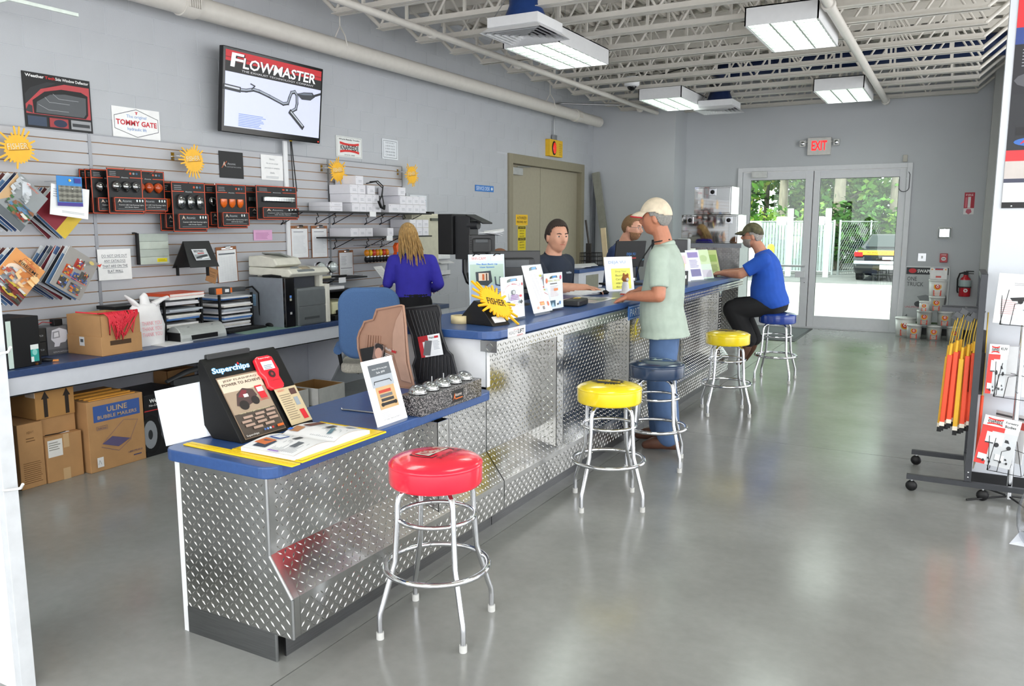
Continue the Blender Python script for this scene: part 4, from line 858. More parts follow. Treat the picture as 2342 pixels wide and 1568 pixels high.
# ------------------------------------------------------------- shelves with white boxes
SHB = M('#17181a', .5)
def shelf(y0, y1, z, label, x1=-5.15, br=()):
    t = thing('wall_shelf', label, 'shelf', (-5.45, (y0 + y1) / 2, z)); w_ = (y1 - y0) / 2
    MB(SHB).box(0, x1 + 5.45, -w_, w_, -.014, 0).build('board', t)
    for y in br:
        MB(WIRE).tube([(.0, y - (y0 + y1) / 2, -.12), (.03, y - (y0 + y1) / 2, -.10), (.02, y - (y0 + y1) / 2, -.06), (.05, y - (y0 + y1) / 2, -.05), (.03, y - (y0 + y1) / 2, -.014)], .0045, 6).tube([(.0, y - (y0 + y1) / 2, -.125), (x1 + 5.45 - .03, y - (y0 + y1) / 2, -.014)], .004, 6).build('bracket', t)
    MB(WHITE).box(x1 + 5.45, x1 + 5.452, -.05, .05, -.045, .005).build('price_label', t)
    return t
shelf(5.47, 7.55, 1.750, 'upper black shelf stacked with white boxes', br=(5.55, 6.0, 6.25, 6.75, 7.0, 7.4))
shelf(6.0, 7.55, 1.508, 'lower black shelf with a row of white boxes', br=(6.25, 6.75, 7.0))
shelf(5.64, 6.40, 1.12, 'small black shelf holding chrome lamps beside the printer', br=(5.95,))
WB = M('#dfdee4', .7, var=.02)
BOXG = 'white product boxes on the black shelves'
def wbox(y0, y1, z, h, label, x1=-5.17, d=.26):
    w_ = y1 - y0
    t = thing('product_box', label, 'box', (x1, (y0 + y1) / 2, z), WL, BOXG)
    MB(WB).box(-w_ / 2 + .001, w_ / 2 - .001, 0, h - .0015, -d, 0).build('cardboard_shell', t, bevel=.001, seg=1)
    p = Print(w_, h); p.Tx('x', .12, .74, .10, '#3a3e44', wf=.06); p.Ln(.35, .3, .85, .6, 2, '#9a9ea6', frac=.3); p.R(.02, .97, .98, .985, '#c0b8a8'); p.build('label_print', t); return t
zz = 1.751
r1 = [6.22, 6.335, 6.44, 6.54, 6.67]
for k, (a, c) in enumerate(zip(r1, r1[1:])): wbox(a, c, zz, .085, ('leftmost', 'second', 'third', 'fourth')[k] + ' white box in the bottom row of the left pile, upper shelf')
for k, (a, c) in enumerate(zip([6.20, 6.315, 6.42, 6.535], [6.315, 6.42, 6.535, 6.64])): wbox(a, c, zz + .085, .088, ('leftmost', 'second', 'third', 'fourth')[k] + ' white box in the middle row of the left pile, upper shelf')
for k, (a, c) in enumerate(zip([6.195, 6.31, 6.46], [6.31, 6.43, 6.58])): wbox(a, c, zz + .173, .088, ('leftmost white box in the third row of the left pile', 'middle white box in the third row of the left pile', 'small white box under the coiled black cable')[k])
wbox(6.285, 6.40, zz + .261, .086, 'topmost white box of the left pile behind the splat sign')
wbox(5.90, 6.08, zz, .043, 'lower flat white box left of the pile on the upper shelf'); wbox(5.90, 6.08, zz + .043, .042, 'upper flat white box left of the pile on the upper shelf')
r2 = [6.80, 6.985, 7.10, 7.225, 7.345, 7.47]
for k, (a, c) in enumerate(zip(r2, r2[1:])): wbox(a, c, zz, .088, ('leftmost', 'second', 'third', 'fourth', 'rightmost')[k] + ' white box in the bottom row of the right pile, upper shelf')
r3 = [6.995, 7.10, 7.22, 7.34, 7.455]
for k, (a, c) in enumerate(zip(r3, r3[1:])): wbox(a, c, zz + .088, .088, ('leftmost', 'second', 'third', 'rightmost')[k] + ' white box in the second row of the right pile, upper shelf')
wbox(6.965, 7.095, zz + .176, .088, 'topmost white box of the right pile, upper shelf')
zz = 1.509
for k, (a, c) in enumerate(zip([6.19, 6.305, 6.415, 6.77], [6.305, 6.415, 6.53, 6.87])): wbox(a, c, zz, .085, ('leftmost white box on the lower shelf', 'second white box on the lower shelf', 'third white box on the lower shelf', 'white box on the lower shelf left of the woman')[k], d=.27)
for r in range(2):
    for k in range(3): wbox(7.16 + k * .12, 7.275 + k * .12, zz + r * .087, .086, ('left', 'middle', 'right')[k] + ' white box behind the woman, ' + ('bottom', 'top') [r] + ' row')
t = thing('coiled_cable', 'coiled black cable hanging over the white boxes', 'cable', (-5.15, 6.60, 1.86))
MB(BLACK).tube([(-.05, -.12, .17), (0, -.03, .19), (.03, .04, .13), (.03, .02, .05), (.03, -.03, -.02), (.03, .0, -.06), (.03, .05, -.07), (.03, .05, -.02), (.03, .03, .06), (.02, .06, .15), (-.02, .03, .20), (-.06, -.05, .19)], .006, 6).tube([(.03, -.03, .0), (.035, .0, -.06), (.035, .05, -.075), (.03, .06, -.04)], .014, 8).build('cable', t)
t = thing('black_gadget', 'small black device standing on the right box pile', 'gadget', (-5.25, 7.15, 1.928)); MB(BLACK).cbox((0, 0, .015), (.05, .06, .03)).tube([(0, 0, .03), (0, .04, .075)], .009, 6).build('device', t)
# hanging marker lamps, orange tool, chrome lamps
for k in range(7):
    y = 6.56 + .055 * k; col = ('#e08a1c', '#d8b41c', '#c8402a')[k % 3]
    t = thing('hanging_lamp', 'small %s marker lamp hanging on a peg, number %s from the left' % (('orange', 'yellow', 'red')[k % 3], ordw[k]), 'lamp', (-5.28, y, 1.40), group='marker lamps hanging on pegs')
    MB(CHROME).tube([(-.17, 0, .015), (0, 0, .015), (.02, 0, .03)], .003, 5).build('peg', t)
    MB(M(col, .3)).ell((0, 0, -.06), (.03, .024, .035), 12).build('lens', t); MB(BLACK).ell((0, 0, -.125), (.03, .024, .035), 12).build('socket', t); MB(CHROME).ell((.012, 0, -.10), (.02, .018, .016), 10).build('cap', t)
t = thing('jumper_pack', 'orange handheld tool box leaning by the woman', 'tool', (-5.24, 6.97, 1.14)); b = MB(M('#f0662a', .45)); b.T = Matrix.Rotation(pi / 2, 4, 'Z') @ Matrix.Rotation(pi / 2, 4, 'X')
b.prism([(-.08, .0), (-.03, .02), (.03, .14), (.07, .20), (.05, .27), (.01, .30), (-.03, .26), (-.01, .2), (-.07, .1)], 0, .05); b.build('body', t, bevel=.006); MB(M('#3a6ab0', .4)).box(.05, .053, -.02, .05, .17, .2).build('label', t)
for k in range(2):
    t = thing('chrome_lamp', 'round chrome auxiliary lamp on the small shelf, ' + ('left' if k == 0 else 'right'), 'lamp', (-5.24, 5.80 + .165 * k, 1.121), group='chrome lamps'); MB(CHROME).ell((0, 0, .105), (.055, .058, .058), 18).build('shell', t); MB(M('#cdd6d6', .1, .3)).ell((.03, 0, .105), (.04, .05, .05), 14).build('lens', t); MB(STEEL).lathe([(.045, 0), (.045, .006), (.012, .012), (.012, .05)], 14).build('base', t)
t = thing('soldering_tool', 'thin black and white tool lying on the small shelf', 'tool', (-5.2, 6.12, 1.128)); MB(BLACK).cyl((0, -.22, .008), (0, .02, .008), .010, n=8).build('handle', t); MB(M('#cfc6a8', .5)).cyl((.02, -.42, .007), (.01, -.22, .008), .012, n=8).build('grip', t); MB(CHROME).cyl((0, .02, .008), (.02, .24, .007), .005, n=8).build('tip', t)
# cream cabinet front with clock strip, calendar and file holder at the end of the slat wall
t = thing('wall_cabinet', 'cream metal time card cabinet on the wall behind the woman', 'cabinet', (-5.40, 7.66, 1.03)); MB(M('#d6d3bd', .5)).box(-.09, .06, -.22, .30, 0, .72).build('body', t, bevel=.006); MB(M('#c6c3ae', .5)).box(.06, .066, -.2, .28, .02, .70).build('door', t); MB(M('#55584f', .5)).box(-.02, .09, .12, .30, .64, .67).build('handle_bar', t); MB(BLACK).box(-.03, .02, .18, .28, .72, .745).build('small_device', t)
th, p = wallsheet('wall_calendar', 'wall calendar with truck photo beside the cream cabinet', 'calendar', 8.02, 8.36, 1.22, 1.66, x=-5.44, col='#e6e8ea'); p.R(.05, .58, .95, .97, '#6a7078'); p.R(.05, .86, .95, .97, '#3a78c0'); p.Pg([(.1, .64), (.5, .62), (.9, .7), (.7, .8), (.2, .78)], '#a8584c'); p.R(.3, .7, .6, .8, '#8a9aa8'); p.Tx('MAY', .15, .5, .05, '#4a4e56', wf=.12)
for r in range(5):
    for c in range(7): p.R(.06 + c * .128, .06 + r * .085, .175 + c * .128, .13 + r * .085, '#f4f5f6')
p.build('printed_face', th)
t = thing('file_holder', 'white wall file holder with a paper below the calendar', 'file holder', (-5.49, 8.2, 1.02)); MB(M('#d5d7d8', .5)).box(0, .012, -.15, .15, 0, .15).box(.05, .056, -.15, .15, .0, .06).box(0, .056, -.15, .15, 0, .006).build('holder', t); MB(PAPER).cbox((.05, .05, .16), (.09, .28, .004), Euler((0, R_(20), 0))).build('paper', t)
th, p = wallsheet('wall_sign', 'pale TOMMY GATE sign partly hidden at the end of the upper shelf', 'sign', 7.62, 7.95, 1.78, 1.96, col='#e0e4ea'); p.Tx('TOMMY GATE', .5, .40, .16, '#c86a70', wf=.84); p.St([(.04, .7), (.5, .95), (.96, .7), (.96, .3), (.5, .05), (.04, .3)], .003, '#8a98b0', True); p.build('printed_face', th)
# white rod of a hanging sign near the camera-left ceiling
t = thing('wall_bar', 'white bar sticking out from the wall at the upper left', 'bar', (-5.495, 3.35, 2.97)); MB(M('#e6f0e8', .35)).box(0, .36, -.30, -.285, -.004, .014).box(.35, .365, -.32, .14, -.006, .016).build('arm', t, bevel=.002)

# ============================================================= left wall double door
TAND = M('#a19a86', .5, var=.03); TANF = M('#8f8873', .5, var=.03)
d2 = MB(TANF).box(-5.68, -5.47, 9.92, 10.03, 0, 2.60).box(-5.68, -5.47, 12.37, 12.48, 0, 2.60).box(-5.68, -5.47, 10.03, 12.37, 2.47, 2.60).build('door_2', kind='structure', bevel=.004)
for a, c in ((10.035, 11.02), (11.03, 12.365)): MB(TAND).box(-5.60, -5.555, a, c, .01, 2.465).build('leaf', d2)
cl = MB(M('#c2c2c0', .35, .6)).box(-5.555, -5.49, 10.07, 10.36, 2.32, 2.42).build('closer', d2, bevel=.005); MB(STEEL).tube([(-5.50, 10.2, 2.43), (-5.42, 10.4, 2.44), (-5.5, 10.6, 2.45)], .008, 6).build('closer_arm', cl)
th, p = sheet('door_notice', 'yellow AUTHORIZED PERSONNEL ONLY sign on the tan door', 'sign', (-5.553, 10.44, 1.62), .36, .15, a=90, col='#f0c020'); p.Tx('AUTHORIZED', .5, .56, .26, '#3a3010', wf=.8, bold=.02); p.Tx('PERSONNEL ONLY', .5, .2, .22, '#3a3010', wf=.84, bold=.02); p.build('printed_face', th)
th, p = sheet('door_notice', 'tall yellow CAUTION sign on the tan door', 'sign', (-5.553, 10.44, 1.26), .24, .355, a=90, col='#e8d018')
for v0, s_ in ((.86, 'CAUTION'), (.40, 'CAUTION')): p.R(.04, v0, .96, v0 + .11, '#2a2610'); p.Tx(s_, .5, v0 + .025, .065, '#e8d018', wf=.7)
for k, s_ in enumerate(('HARD HAT', 'AREA', 'REQUIRED')): p.Tx(s_, .5, .76 - k * .11, .055, '#55480c', wf=.6)
for k, s_ in enumerate(('SAFETY', 'GLASSES', 'REQUIRED')): p.Tx(s_, .5, .30 - k * .11, .055, '#55480c', wf=.6)
p.build('printed_face', th)
t = thing('warning_light', 'yellow warning light box with red oval lens over the tan door', 'warning light', (-5.45, 11.30, 2.645)); MB(M('#e8b81e', .45)).box(-.05, .03, -.22, .22, 0, .245).build('box', t, bevel=.004); MB(BLACK).ell((.032, -.08, .12), (.012, .075, .105), 18).build('bezel', t); MB(M('#c8281a', .2, emit=.6, var=.3, scale=60)).ell((.036, -.08, .12), (.02, .055, .085), 18).build('lens', t)
p = facepr(t, .14, .2, (.0305, .14, .02), WL)
for k in range(6): p.Ln(.1, .05 + k * .15, .9, .15 + k * .15, 2, '#a8840e', frac=.5)
p.done(); MB(STEEL).box(-.03, .02, -.04, .04, .245, .32).build('junction_box', t); MB(STEEL).cyl((-.01, 0, .32), (-.01, 0, .62), .010, n=8).build('conduit', t)
# ============================================================= back counter along the wall
Z2 = .7655
t = thing('back_counter', 'white wall counter frame under the long blue back worktop', 'counter', (0, 0, 0))
LAM = M('#d3d6df', .45, var=.02)
MB(LAM).box(-4.90, -4.875, 2.6, 7.45, .615, .722).build('apron', t)
MB(BLACK).box(-4.905, -4.872, 2.6, 7.45, .608, .6155).build('apron_edge', t)
MB(LAM).box(-5.494, -5.475, 2.66, 7.45, 0, .60).build('back_board', t)
for y in (4.55, 5.86): b = MB(LAM); b.T = Matrix.Rotation(pi / 2, 4, 'X'); b.prism([(-5.47, 0), (-5.28, 0), (-4.905, .60), (-4.905, .72), (-5.445, .72), (-5.445, .60), (-5.47, .60)], -y - .025, -y); b.build('gable', t)
MB(BLACK).box(-5.445, -4.83, 2.63, 2.66, 0, .722).build('black_gable', t)
MB(M('#31456f', .3, var=.1, scale=50)).box(-5.448, -4.865, 2.55, 7.45, .722, .765).build('worktop', bevel=.004, label='long blue laminate back worktop under the slatwall', cat='worktop')
t = thing('speaker_box', 'black upright equipment box at the left end of the back worktop', 'equipment box', (-5.06, 2.83, Z2), (0, 0, R_(8)))
MB(BLACK).box(-.13, .13, -.12, .10, 0, .305).build('case', t, bevel=.004); MB(M('#cfe0d8', .4)).box(.131, .134, -.12, -.09, .005, .29).build('pale_edge', t)
p = facepr(t, .055, .105, (.132, .055, .025), WL); p.R(0, 0, 1, 1, '#2fa39a'); p.R(0, .72, 1, 1, '#e8eeec'); p.El(.5, .55, .3, .18, '#8fd4cc'); p.R(0, 0, .35, .3, '#e8eeec'); p.done('energy_sticker')
for k in range(2):
    t = thing('battery_pack', ('lower' if k == 0 else 'upper') + ' black battery pack stacked beside the equipment box', 'battery', (-5.31, 3.09, Z2 + .094 * k), group='stacked black battery packs'); MB(M('#26292a', .4)).box(-.07, .07, -.075, .075, 0, .093).build('case', t, bevel=.005)
    p = facepr(t, .13, .04, (.0705, 0, .02), WL); p.El(.14, .5, .07, .25, '#c8ccce'); p.Tx('PS-24', .82, .4, .3, '#c8ccce', wf=.2); p.done()
t = thing('spotlight_box', 'grey retail box with a white spotlight picture and GOLIGHT on its side', 'box', (-5.30, 3.255, Z2)); MB(M('#6e6f74', .5)).box(-.09, .06, -.085, .09, 0, .185).build('cardboard_shell', t, bevel=.002)
p = facepr(t, .175, .185, (.0605, .0025, 0), WL); p.R(0, .0, 1, .2, '#5a5b60'); p.Pg([(.15, .55), (.2, .88), (.5, .95), (.78, .85), (.85, .6), (.7, .42), (.5, .40), (.45, .28), (.25, .28), (.28, .42)], '#dcdce6'); p.Pg([(.2, .58), (.22, .82), (.48, .85), (.5, .6)], '#9a9aa4'); p.Pg([(.26, .62), (.28, .78), (.44, .8), (.45, .64)], '#e4e4ec'); p.El(.86, .36, .07, .07, '#c8a840'); p.Tx('REMOTE SPOTLIGHT', .5, .06, .05, '#c8c8cc', wf=.6); p.done()
p = Print(.185, .11); p.R(0, 0, 1, 1, '#17171a'); p.Tx('GOLIGHT', .5, .25, .5, '#e8d860', wf=.84); p.R(.02, .05, .2, .16, '#d8582c'); p.R(.2, .05, .4, .16, '#e8b820'); p.build('side_print', t, (.0612, .092, .0925), (R_(90), R_(0), R_(90)) if False else (Matrix.Rotation(R_(150), 4, 'Z') @ Matrix.Rotation(R_(90), 4, 'X') @ Matrix.Rotation(R_(-90), 4, 'Z')).to_euler()) if False else None
MB(M('#17171a', .4)).box(-.09, .061, .085, .0905, 0, .1852).box(.0605, .062, .062, .0905, 0, .1852).build('side_band', t)
p = facepr(t, .185, .026, (.0625, .0765, .0925), (Matrix.Rotation(R_(90), 4, 'Z') @ Matrix.Rotation(R_(90), 4, 'X') @ Matrix.Rotation(R_(-90), 4, 'Z') @ Matrix.Translation((0, -.013, 0))).to_euler()); p.Tx('GOLIGHT', .45, .2, .6, '#d8d060', wf=.8); p.done('side_print')
t = thing('power_adapter', 'small black adapter with red leads on top of the batteries', 'adapter', (-5.31, 3.24, Z2 + .187)); MB(BLACK).cbox((.02, .03, .022), (.05, .06, .044)).build('adapter', t, bevel=.004); MB(M('#b02a2a', .4)).tube([(.02, .0, .02), (0, -.05, .03), (.02, -.1, .015), (-.02, -.15, .02)], .003, 5).build('lead', t)
for k, (c, nm, y) in enumerate((('#d82a20', 'red', 2.89), ('#1a1a1c', 'black', 3.01))):
    t = thing('battery_clamp', nm + ' battery clamp lying on the back worktop', 'clamp', (-4.99, y, Z2), (0, 0, R_(20 + 30 * k))); MB(M(c, .4)).tube([(-.05, 0, .012), (-.01, 0, .016), (.03, 0, .012)], [.008, .013, .009], 8).build('grip', t); MB(M('#b87840', .3, .9)).cbox((.045, 0, .009), (.035, .012, .012)).build('jaw', t); MB(M(c, .4)).tube([(-.05, 0, .012), (-.12, .02, .006), (-.18, .08, .006), (-.25, .06, .006)], .003, 5).build('lead', t)
# carton with red cords
t = cardbox('cord_carton', 'open brown carton with red cords hanging over its edge', (-5.06, 3.46, Z2), .34, .30, .265, R_(90 - 88), open_=True)
t.rotation_euler = (0, 0, R_(2))
MB(CARD).box(-.172, .172, -.155, .155, 0, .128).build('lower_sleeve', t, bevel=.002)
MB(M('#4a3420', .8)).box(.1722, .1735, -.09, .07, .065, .095).build('hand_hole', t)
p = facepr(t, .05, .06, (.0, 0, 0), WL)
p.R(0, 0, 1, 1, '#e4e4e4'); p.R(.2, .4, .8, .75, '#55585c'); p.build('barcode_label', t, (-.02, -.1562, .06), FW)
RC = M('#d8263a', .5)
for k in range(26):
    y0 = -.12 + .26 * random.random(); y1 = -.12 + .26 * random.random(); dz = random.uniform(.03, .17)
    MB(RC).tube([(.10, y0, .275), (.165, y0, .282), (.186, y0 * .9, .265), (.188, (y0 + y1) / 2, .265 - dz), (.186, y1 * .9, .262), (.165, y1, .283), (.09, y1 + .02, .27)], .0055, 6).build('red_cord', t)
MB(RC).tube([(.12, -.13, .278), (.05, -.17, .285), (.0, -.2, .29)], .005, 6).build('red_cord', t)
# white carrier bag hung on a rack
t = thing('carrier_bag', 'white THANK YOU plastic bag hanging on a wire rack', 'bag', (-5.06, 3.79, Z2))
b = MB(M('#eceaec', .5, var=.02)); prof = [(.145, .0, .04), (.14, .06, .05), (.135, .14, .055), (.125, .22, .05), (.115, .28, .035), (.10, .30, .02)]
vs_ = []; n = 24
for hw, z, d in prof:
    for k in range(n):
        a = 2 * pi * k / n; rr = 1 + .07 * math.sin(3 * a + z * 30) + .05 * math.sin(5 * a + z * 17); vs_.append((d * math.cos(a) * rr, hw * math.sin(a) * rr, z))
b.add(vs_, [(i * n + k, i * n + (k + 1) % n, (i + 1) * n + (k + 1) % n, (i + 1) * n + k) for i in range(len(prof) - 1) for k in range(n)] + [tuple(range((len(prof) - 1) * n, len(prof) * n))], True); b.build('bag', t)
MB(M('#eceaec', .5, var=.02)).tube([(0, -.07, .29), (0, -.11, .33), (-.01, -.14, .36), (-.02, -.10, .34)], [.035, .03, .02, .012], 8, flat=.5).tube([(0, .06, .29), (0, .13, .32), (0, .19, .335)], [.04, .03, .02], 8, flat=.5).tube([(0, 0, .29), (-.01, .0, .345), (-.02, .02, .365)], [.045, .035, .02], 8, flat=.6).build('handles', t)
p = Print(.18, .13)
for k in range(3): p.Tx('THANK YOU', .5, .08 + k * .31, .22, '#f0a4ac', wf=.9)
p.build('printed_text', t, (.0585, 0, .06), WL)
t = thing('wire_rack', 'black and chrome wire rack behind the carrier bag', 'rack', (-5.28, 3.84, Z2)); b = MB(BLACK).box(-.10, .10, -.21, .21, .26, .285); b.build('top_tray', t)
for sx in (-.09, .09):
    for sy in (-.2, .2): MB(CHROME).cyl((sx, sy, 0), (sx, sy, .26), .004, n=6).build('post', t)
for k in range(3): MB(CHROME).tube([(.09, -.1 + .1 * k, .29), (.16, -.1 + .1 * k, .29), (.19, -.1 + .1 * k, .31)], .003, 5).build('prong', t)
# two stacked letter trays full of paper
for s_, (y, lab, gl) in enumerate(((4.20, 'black letter tray tower with orange books on top', 1), (4.72, 'black letter tray tower topped by a grey electric tool', 2))):
    t = thing('letter_trays', lab, 'letter trays', (-5.30, y, Z2)); b = MB(BLACK)
    for sx in (-.13, .13):
        for sy in (-.17, .17): MB(BLACK).box(sx - .008, sx + .008, sy - .008, sy + .008, 0, .30).build('post', t)
    for k in range(5): MB(BLACK).box(-.13, .13, -.17, .17, .025 + .056 * k, .029 + .056 * k).build('tray', t)
    for k in range(5):
        for q in range(random.randint(2, 3)):
            c = ('#e6e6e8', '#d8dade', '#c8ccd2', '#e0ddd6', '#b8c0ca', '#e6e6e8', '#4a78b8')[(k * 3 + q * 2 + s_) % 7]
            pp = thing('paper_bundle', 'bundle of papers on the %s level of the %s tray tower' % (ordw[k], ('left', 'right')[s_]), 'papers', (-5.30 + random.uniform(-.01, .03), y + random.uniform(-.01, .01), Z2 + .0295 + .056 * k + .0135 * q), (0, 0, random.uniform(-.06, .06)), 'papers in the letter trays')
            MB(M(c, .7)).box(-.12, .13, -.155, .15, 0, .0125).build('sheets', pp)
for k, (c, h) in enumerate((('#e8e8ea', .022), ('#d8522a', .022))):
    t = thing('manual', ('white' if k == 0 else 'orange') + ' manual lying on the left tray tower', 'book', (-5.26, 4.21, Z2 + .3005 + .0225 * k), (0, 0, R_(4))); MB(M('#eeeae6', .7)).box(-.125, .125, -.17, .165, .002, h - .002).build('pages', t); MB(M(c, .5)).box(-.13, .13, -.175, .17, h - .002, h).box(-.13, .13, -.175, -.172, 0, h).box(-.13, .13, -.175, .17, 0, .002).build('cover', t)
t = thing('electric_tool', 'dark grey and orange electric hand tool on the right tray tower', 'tool', (-5.24, 4.70, Z2 + .3005)); MB(M('#3c3e40', .5)).box(-.04, .04, -.16, .0, 0, .055).box(-.032, .032, .0, .17, .01, .045).build('body', t, bevel=.008); MB(M('#e8742a', .45)).box(-.041, .041, -.15, -.09, .002, .05).build('orange_panel', t); MB(M('#e8742a', .45)).box(-.034, .034, .0, .02, .008, .047).build('orange_ring', t); MB(PAPER).box(.0405, .042, -.06, -.02, .015, .04).build('label', t)
MB(BLACK).tube([(0, .17, .028), (.01, .26, .04), (.03, .31, -.02), (.03, .315, -.2), (.05, .33, -.29)], .008, 6).build('cord', t)
# label printer / laminator, keyboard, mouse, PC tower, copier
t = thing('laminator', 'curved silver laminator with dark slot on the back worktop', 'laminator', (-5.03, 4.20, Z2)); b = MB(M('#b6bab9', .35, .3)); b.T = Matrix.Rotation(pi / 2, 4, 'X')
b.prism([(.085, 0)] + [(.0 + .085 * math.cos(R_(a)), .01 + .105 * math.sin(R_(a))) for a in range(10, 180, 14)] + [(-.085, 0)], -.21, .21, smooth=False); b.build('hood', t, bevel=.004); MB(BLACK).box(.060, .088, -.12, .12, .012, .045).build('slot', t); MB(BLACK).box(-.07, .07, -.213, -.2095, .004, .07).build('end_cap', t)
for y in (-.12, .1): MB(BLACK).box(.02, .04, y, y + .02, .09, .104).build('button', t)
t = thing('keyboard', 'black computer keyboard on the back worktop', 'keyboard', (-5.12, 4.72, Z2), (0, 0, R_(6))); MB(BLACK).box(-.075, .075, -.225, .225, 0, .016).build('base', t, bevel=.004); b = MB(M('#242527', .6))
for r in range(5):
    for c in range(20): b.box(-.062 + r * .025, -.042 + r * .025, -.215 + c * .0215, -.197 + c * .0215, .016, .021)
b.build('keys', t, kind='stuff')
t = thing('mouse', 'black computer mouse right of the keyboard', 'mouse', (-5.10, 5.02, Z2)); MB(BLACK).ell((0, 0, .012), (.05, .03, .022), 16).build('shell', t); MB(M('#303234', .4)).box(.01, .03, -.004, .004, .028, .033).build('wheel', t)
MB(M('#7f9d92', .6)).box(-.12, .12, -.3, .3, 0, .002).build('desk_mat', loc=(-5.0, 4.86, Z2), label='thin green mat under keyboard and mouse', cat='mat')
t = thing('computer_tower', 'grey computer tower with black front on the back worktop', 'computer', (-5.10, 5.06, Z2)); MB(M('#8f959e', .4, .4)).box(-.22, .17, -.05, .05, .0, .415).build('case', t, bevel=.004); MB(BLACKG).box(.17, .205, -.055, .055, 0, .42).build('front_bezel', t, bevel=.008); MB(BLACK).tube([(-.08, -.02, .425), (.02, -.02, .432), (.12, -.02, .425)], .011, 8).build('handle', t)
for z_, c in ((.25, '#5a8ad8'), (.225, '#a8a89a'), (.11, '#a8aaac')): MB(P(c)).box(.2055, .207, -.01, .012, z_, z_ + .02).build('button', t)
p = facepr(t, .05, .10, (-.17, -.0506, .17), FW); p.R(0, 0, 1, 1, '#8fb4d4'); p.Ln(.1, .1, .9, .9, 6, '#5a7a9a'); p.done('sticker')
t = thing('copier', 'cream and grey copier printer with document feeder', 'printer', (-5.13, 5.34, Z2))
CRM = M('#d9d7cb', .5); GRY = M('#6d7274', .45)
MB(GRY).box(-.22, .23, -.19, .15, 0, .32).build('body', t, bevel=.006); MB(CRM).box(-.22, .245, .15, .20, 0, .34).box(-.22, -.18, -.2, .2, 0, .48).build('side_panel', t, bevel=.006)
MB(M('#5f6466', .4)).box(.23, .238, -.185, .145, .165, .30).build('upper_tray', t, bevel=.003); MB(M('#5f6466', .4)).box(.23, .238, -.185, .145, .01, .155).build('lower_tray', t, bevel=.003); MB(M('#3c4042', .5)).box(.238, .242, -.12, .06, .05, .07).build('tray_grip', t)
MB(M('#32363e', .5)).box(-.18, .16, -.15, .10, .32, .42).build('output_bay', t); MB(CRM).box(-.2, .20, .12, .16, .32, .43).build('post', t)
b = MB(CRM); b.T = Matrix.Rotation(pi / 2, 4, 'X'); b.prism([(-.24, .43), (.22, .42), (.26, .45), (.22, .49), (-.24, .50)], -.20, .28); b.build('scanner', t, bevel=.01)
b = MB(CRM); b.T = Matrix.Rotation(pi / 2, 4, 'X'); b.prism([(-.24, .50), (.05, .50), (.10, .52), (.06, .575), (-.1, .60), (-.24, .59)], -.02, .28); b.build('document_feeder', t, bevel=.012)
MB(M('#8d918e', .5)).cbox((-.07, -.08, .585), (.22, .20, .012), Euler((R_(-18), 0, 0))).build('feeder_tray', t); MB(M('#83898a', .5)).cbox((.20, -.09, .475), (.10, .20, .03), Euler((0, R_(18), 0))).build('control_panel', t, bevel=.004); MB(M('#b8aa90', .4)).cbox((.205, -.07, .492), (.05, .10, .004), Euler((0, R_(18), 0))).build('touch_screen', t)
t = thing('desk_printer', 'pale yellow printer half hidden behind the blue chair', 'printer', (-5.15, 5.78, Z2)); MB(M('#dfddb6', .5)).box(-.17, .2, -.14, .18, .05, .16).build('body', t, bevel=.01); MB(BLACK).box(-.17, .25, -.16, .2, .0, .045).build('base', t, bevel=.006); MB(BLACK).box(-.18, .16, -.17, .22, .25, .265).box(-.18, .16, -.17, -.155, .16, .25).box(-.18, .16, .205, .22, .16, .25).build('shelf', t); MB(PAPER).box(-.12, .1, -.1, .15, .2655, .29).build('paper', t); MB(BLACK).tube([(.22, -.1, .07), (.24, 0, .08), (.22, .1, .06)], .02, 8).build('handset', t)
t = thing('cable_tangle', 'tangle of black cables behind the computer tower', 'cables', (-5.32, 4.95, Z2)); b = MB(BLACK)
for k in range(5): a = k * 1.3; b.tube([(-.1, -.05 + .02 * k, .2), (-.04, -.1 + .03 * math.sin(a), .14 + .03 * math.cos(a)), (0, -.12 + .02 * k, .05), (.05, -.06 + .04 * math.sin(a), .008)], .005, 6)
b.build('cables', t)
MB(PAPER).box(-.10, .09, -.13, .13, 0, .006).build('paper_stack', loc=(-4.985, 3.92, Z2), rot=(0, 0, R_(6)), label='white paper pad at the edge of the back worktop', cat='paper')
# ------------------------------------------------------------- under the back counter
t = thing('power_strip', 'white power strip with tangled cables under the back worktop', 'power strip', (-5.44, 5.0, .50)); MB(M('#d8d4cc', .5)).box(-.02, .03, -.18, .42, .0, .045).build('strip', t, rot=(R_(8), 0, 0)); b = MB(BLACK)
for k in range(4): b.tube([(.04, -.05 + .07 * k, .22), (.06, -.04 + .05 * k, .1), (.05, -.02 + .06 * k, .04), (.05, .03 * k, -.05), (.02, -.2 + .1 * k, -.1)], .006, 6)
b.build('cables', t); MB(M('#c9c2b4', .5)).tube([(.05 + .02 * math.cos(a * .5), .08 + .12 * math.cos(a * .5), .13 + .10 * math.sin(a * .5)) for a in range(13)], .008, 6).build('white_cable', t)
t = cardbox('carton', 'tall brown carton standing at the left under the back worktop', (-5.11, 2.845, 0), .30, .15, .41, R_(90)); p = facepr(t, .15, .40, (0, 0, 0), FW)
t.rotation_euler = (0, 0, 0)
for ch in list(t.children): bpy.data.objects.remove(ch)
MB(CARD).box(-.15, .155, -.082, .075, 0, .41).build('cardboard_shell', t, bevel=.003); p = facepr(t, .15, .41, (.1555, -.0035, 0), WL); p.Ln(.12, .08, .88, .42, 11, '#7a5630', frac=.3, ragged=.1); p.Tx('HEAVY', .5, .84, .04, '#7a5630', wf=.3); p.Ln(.3, .72, .7, .8, 2, '#7a5630'); p.done()
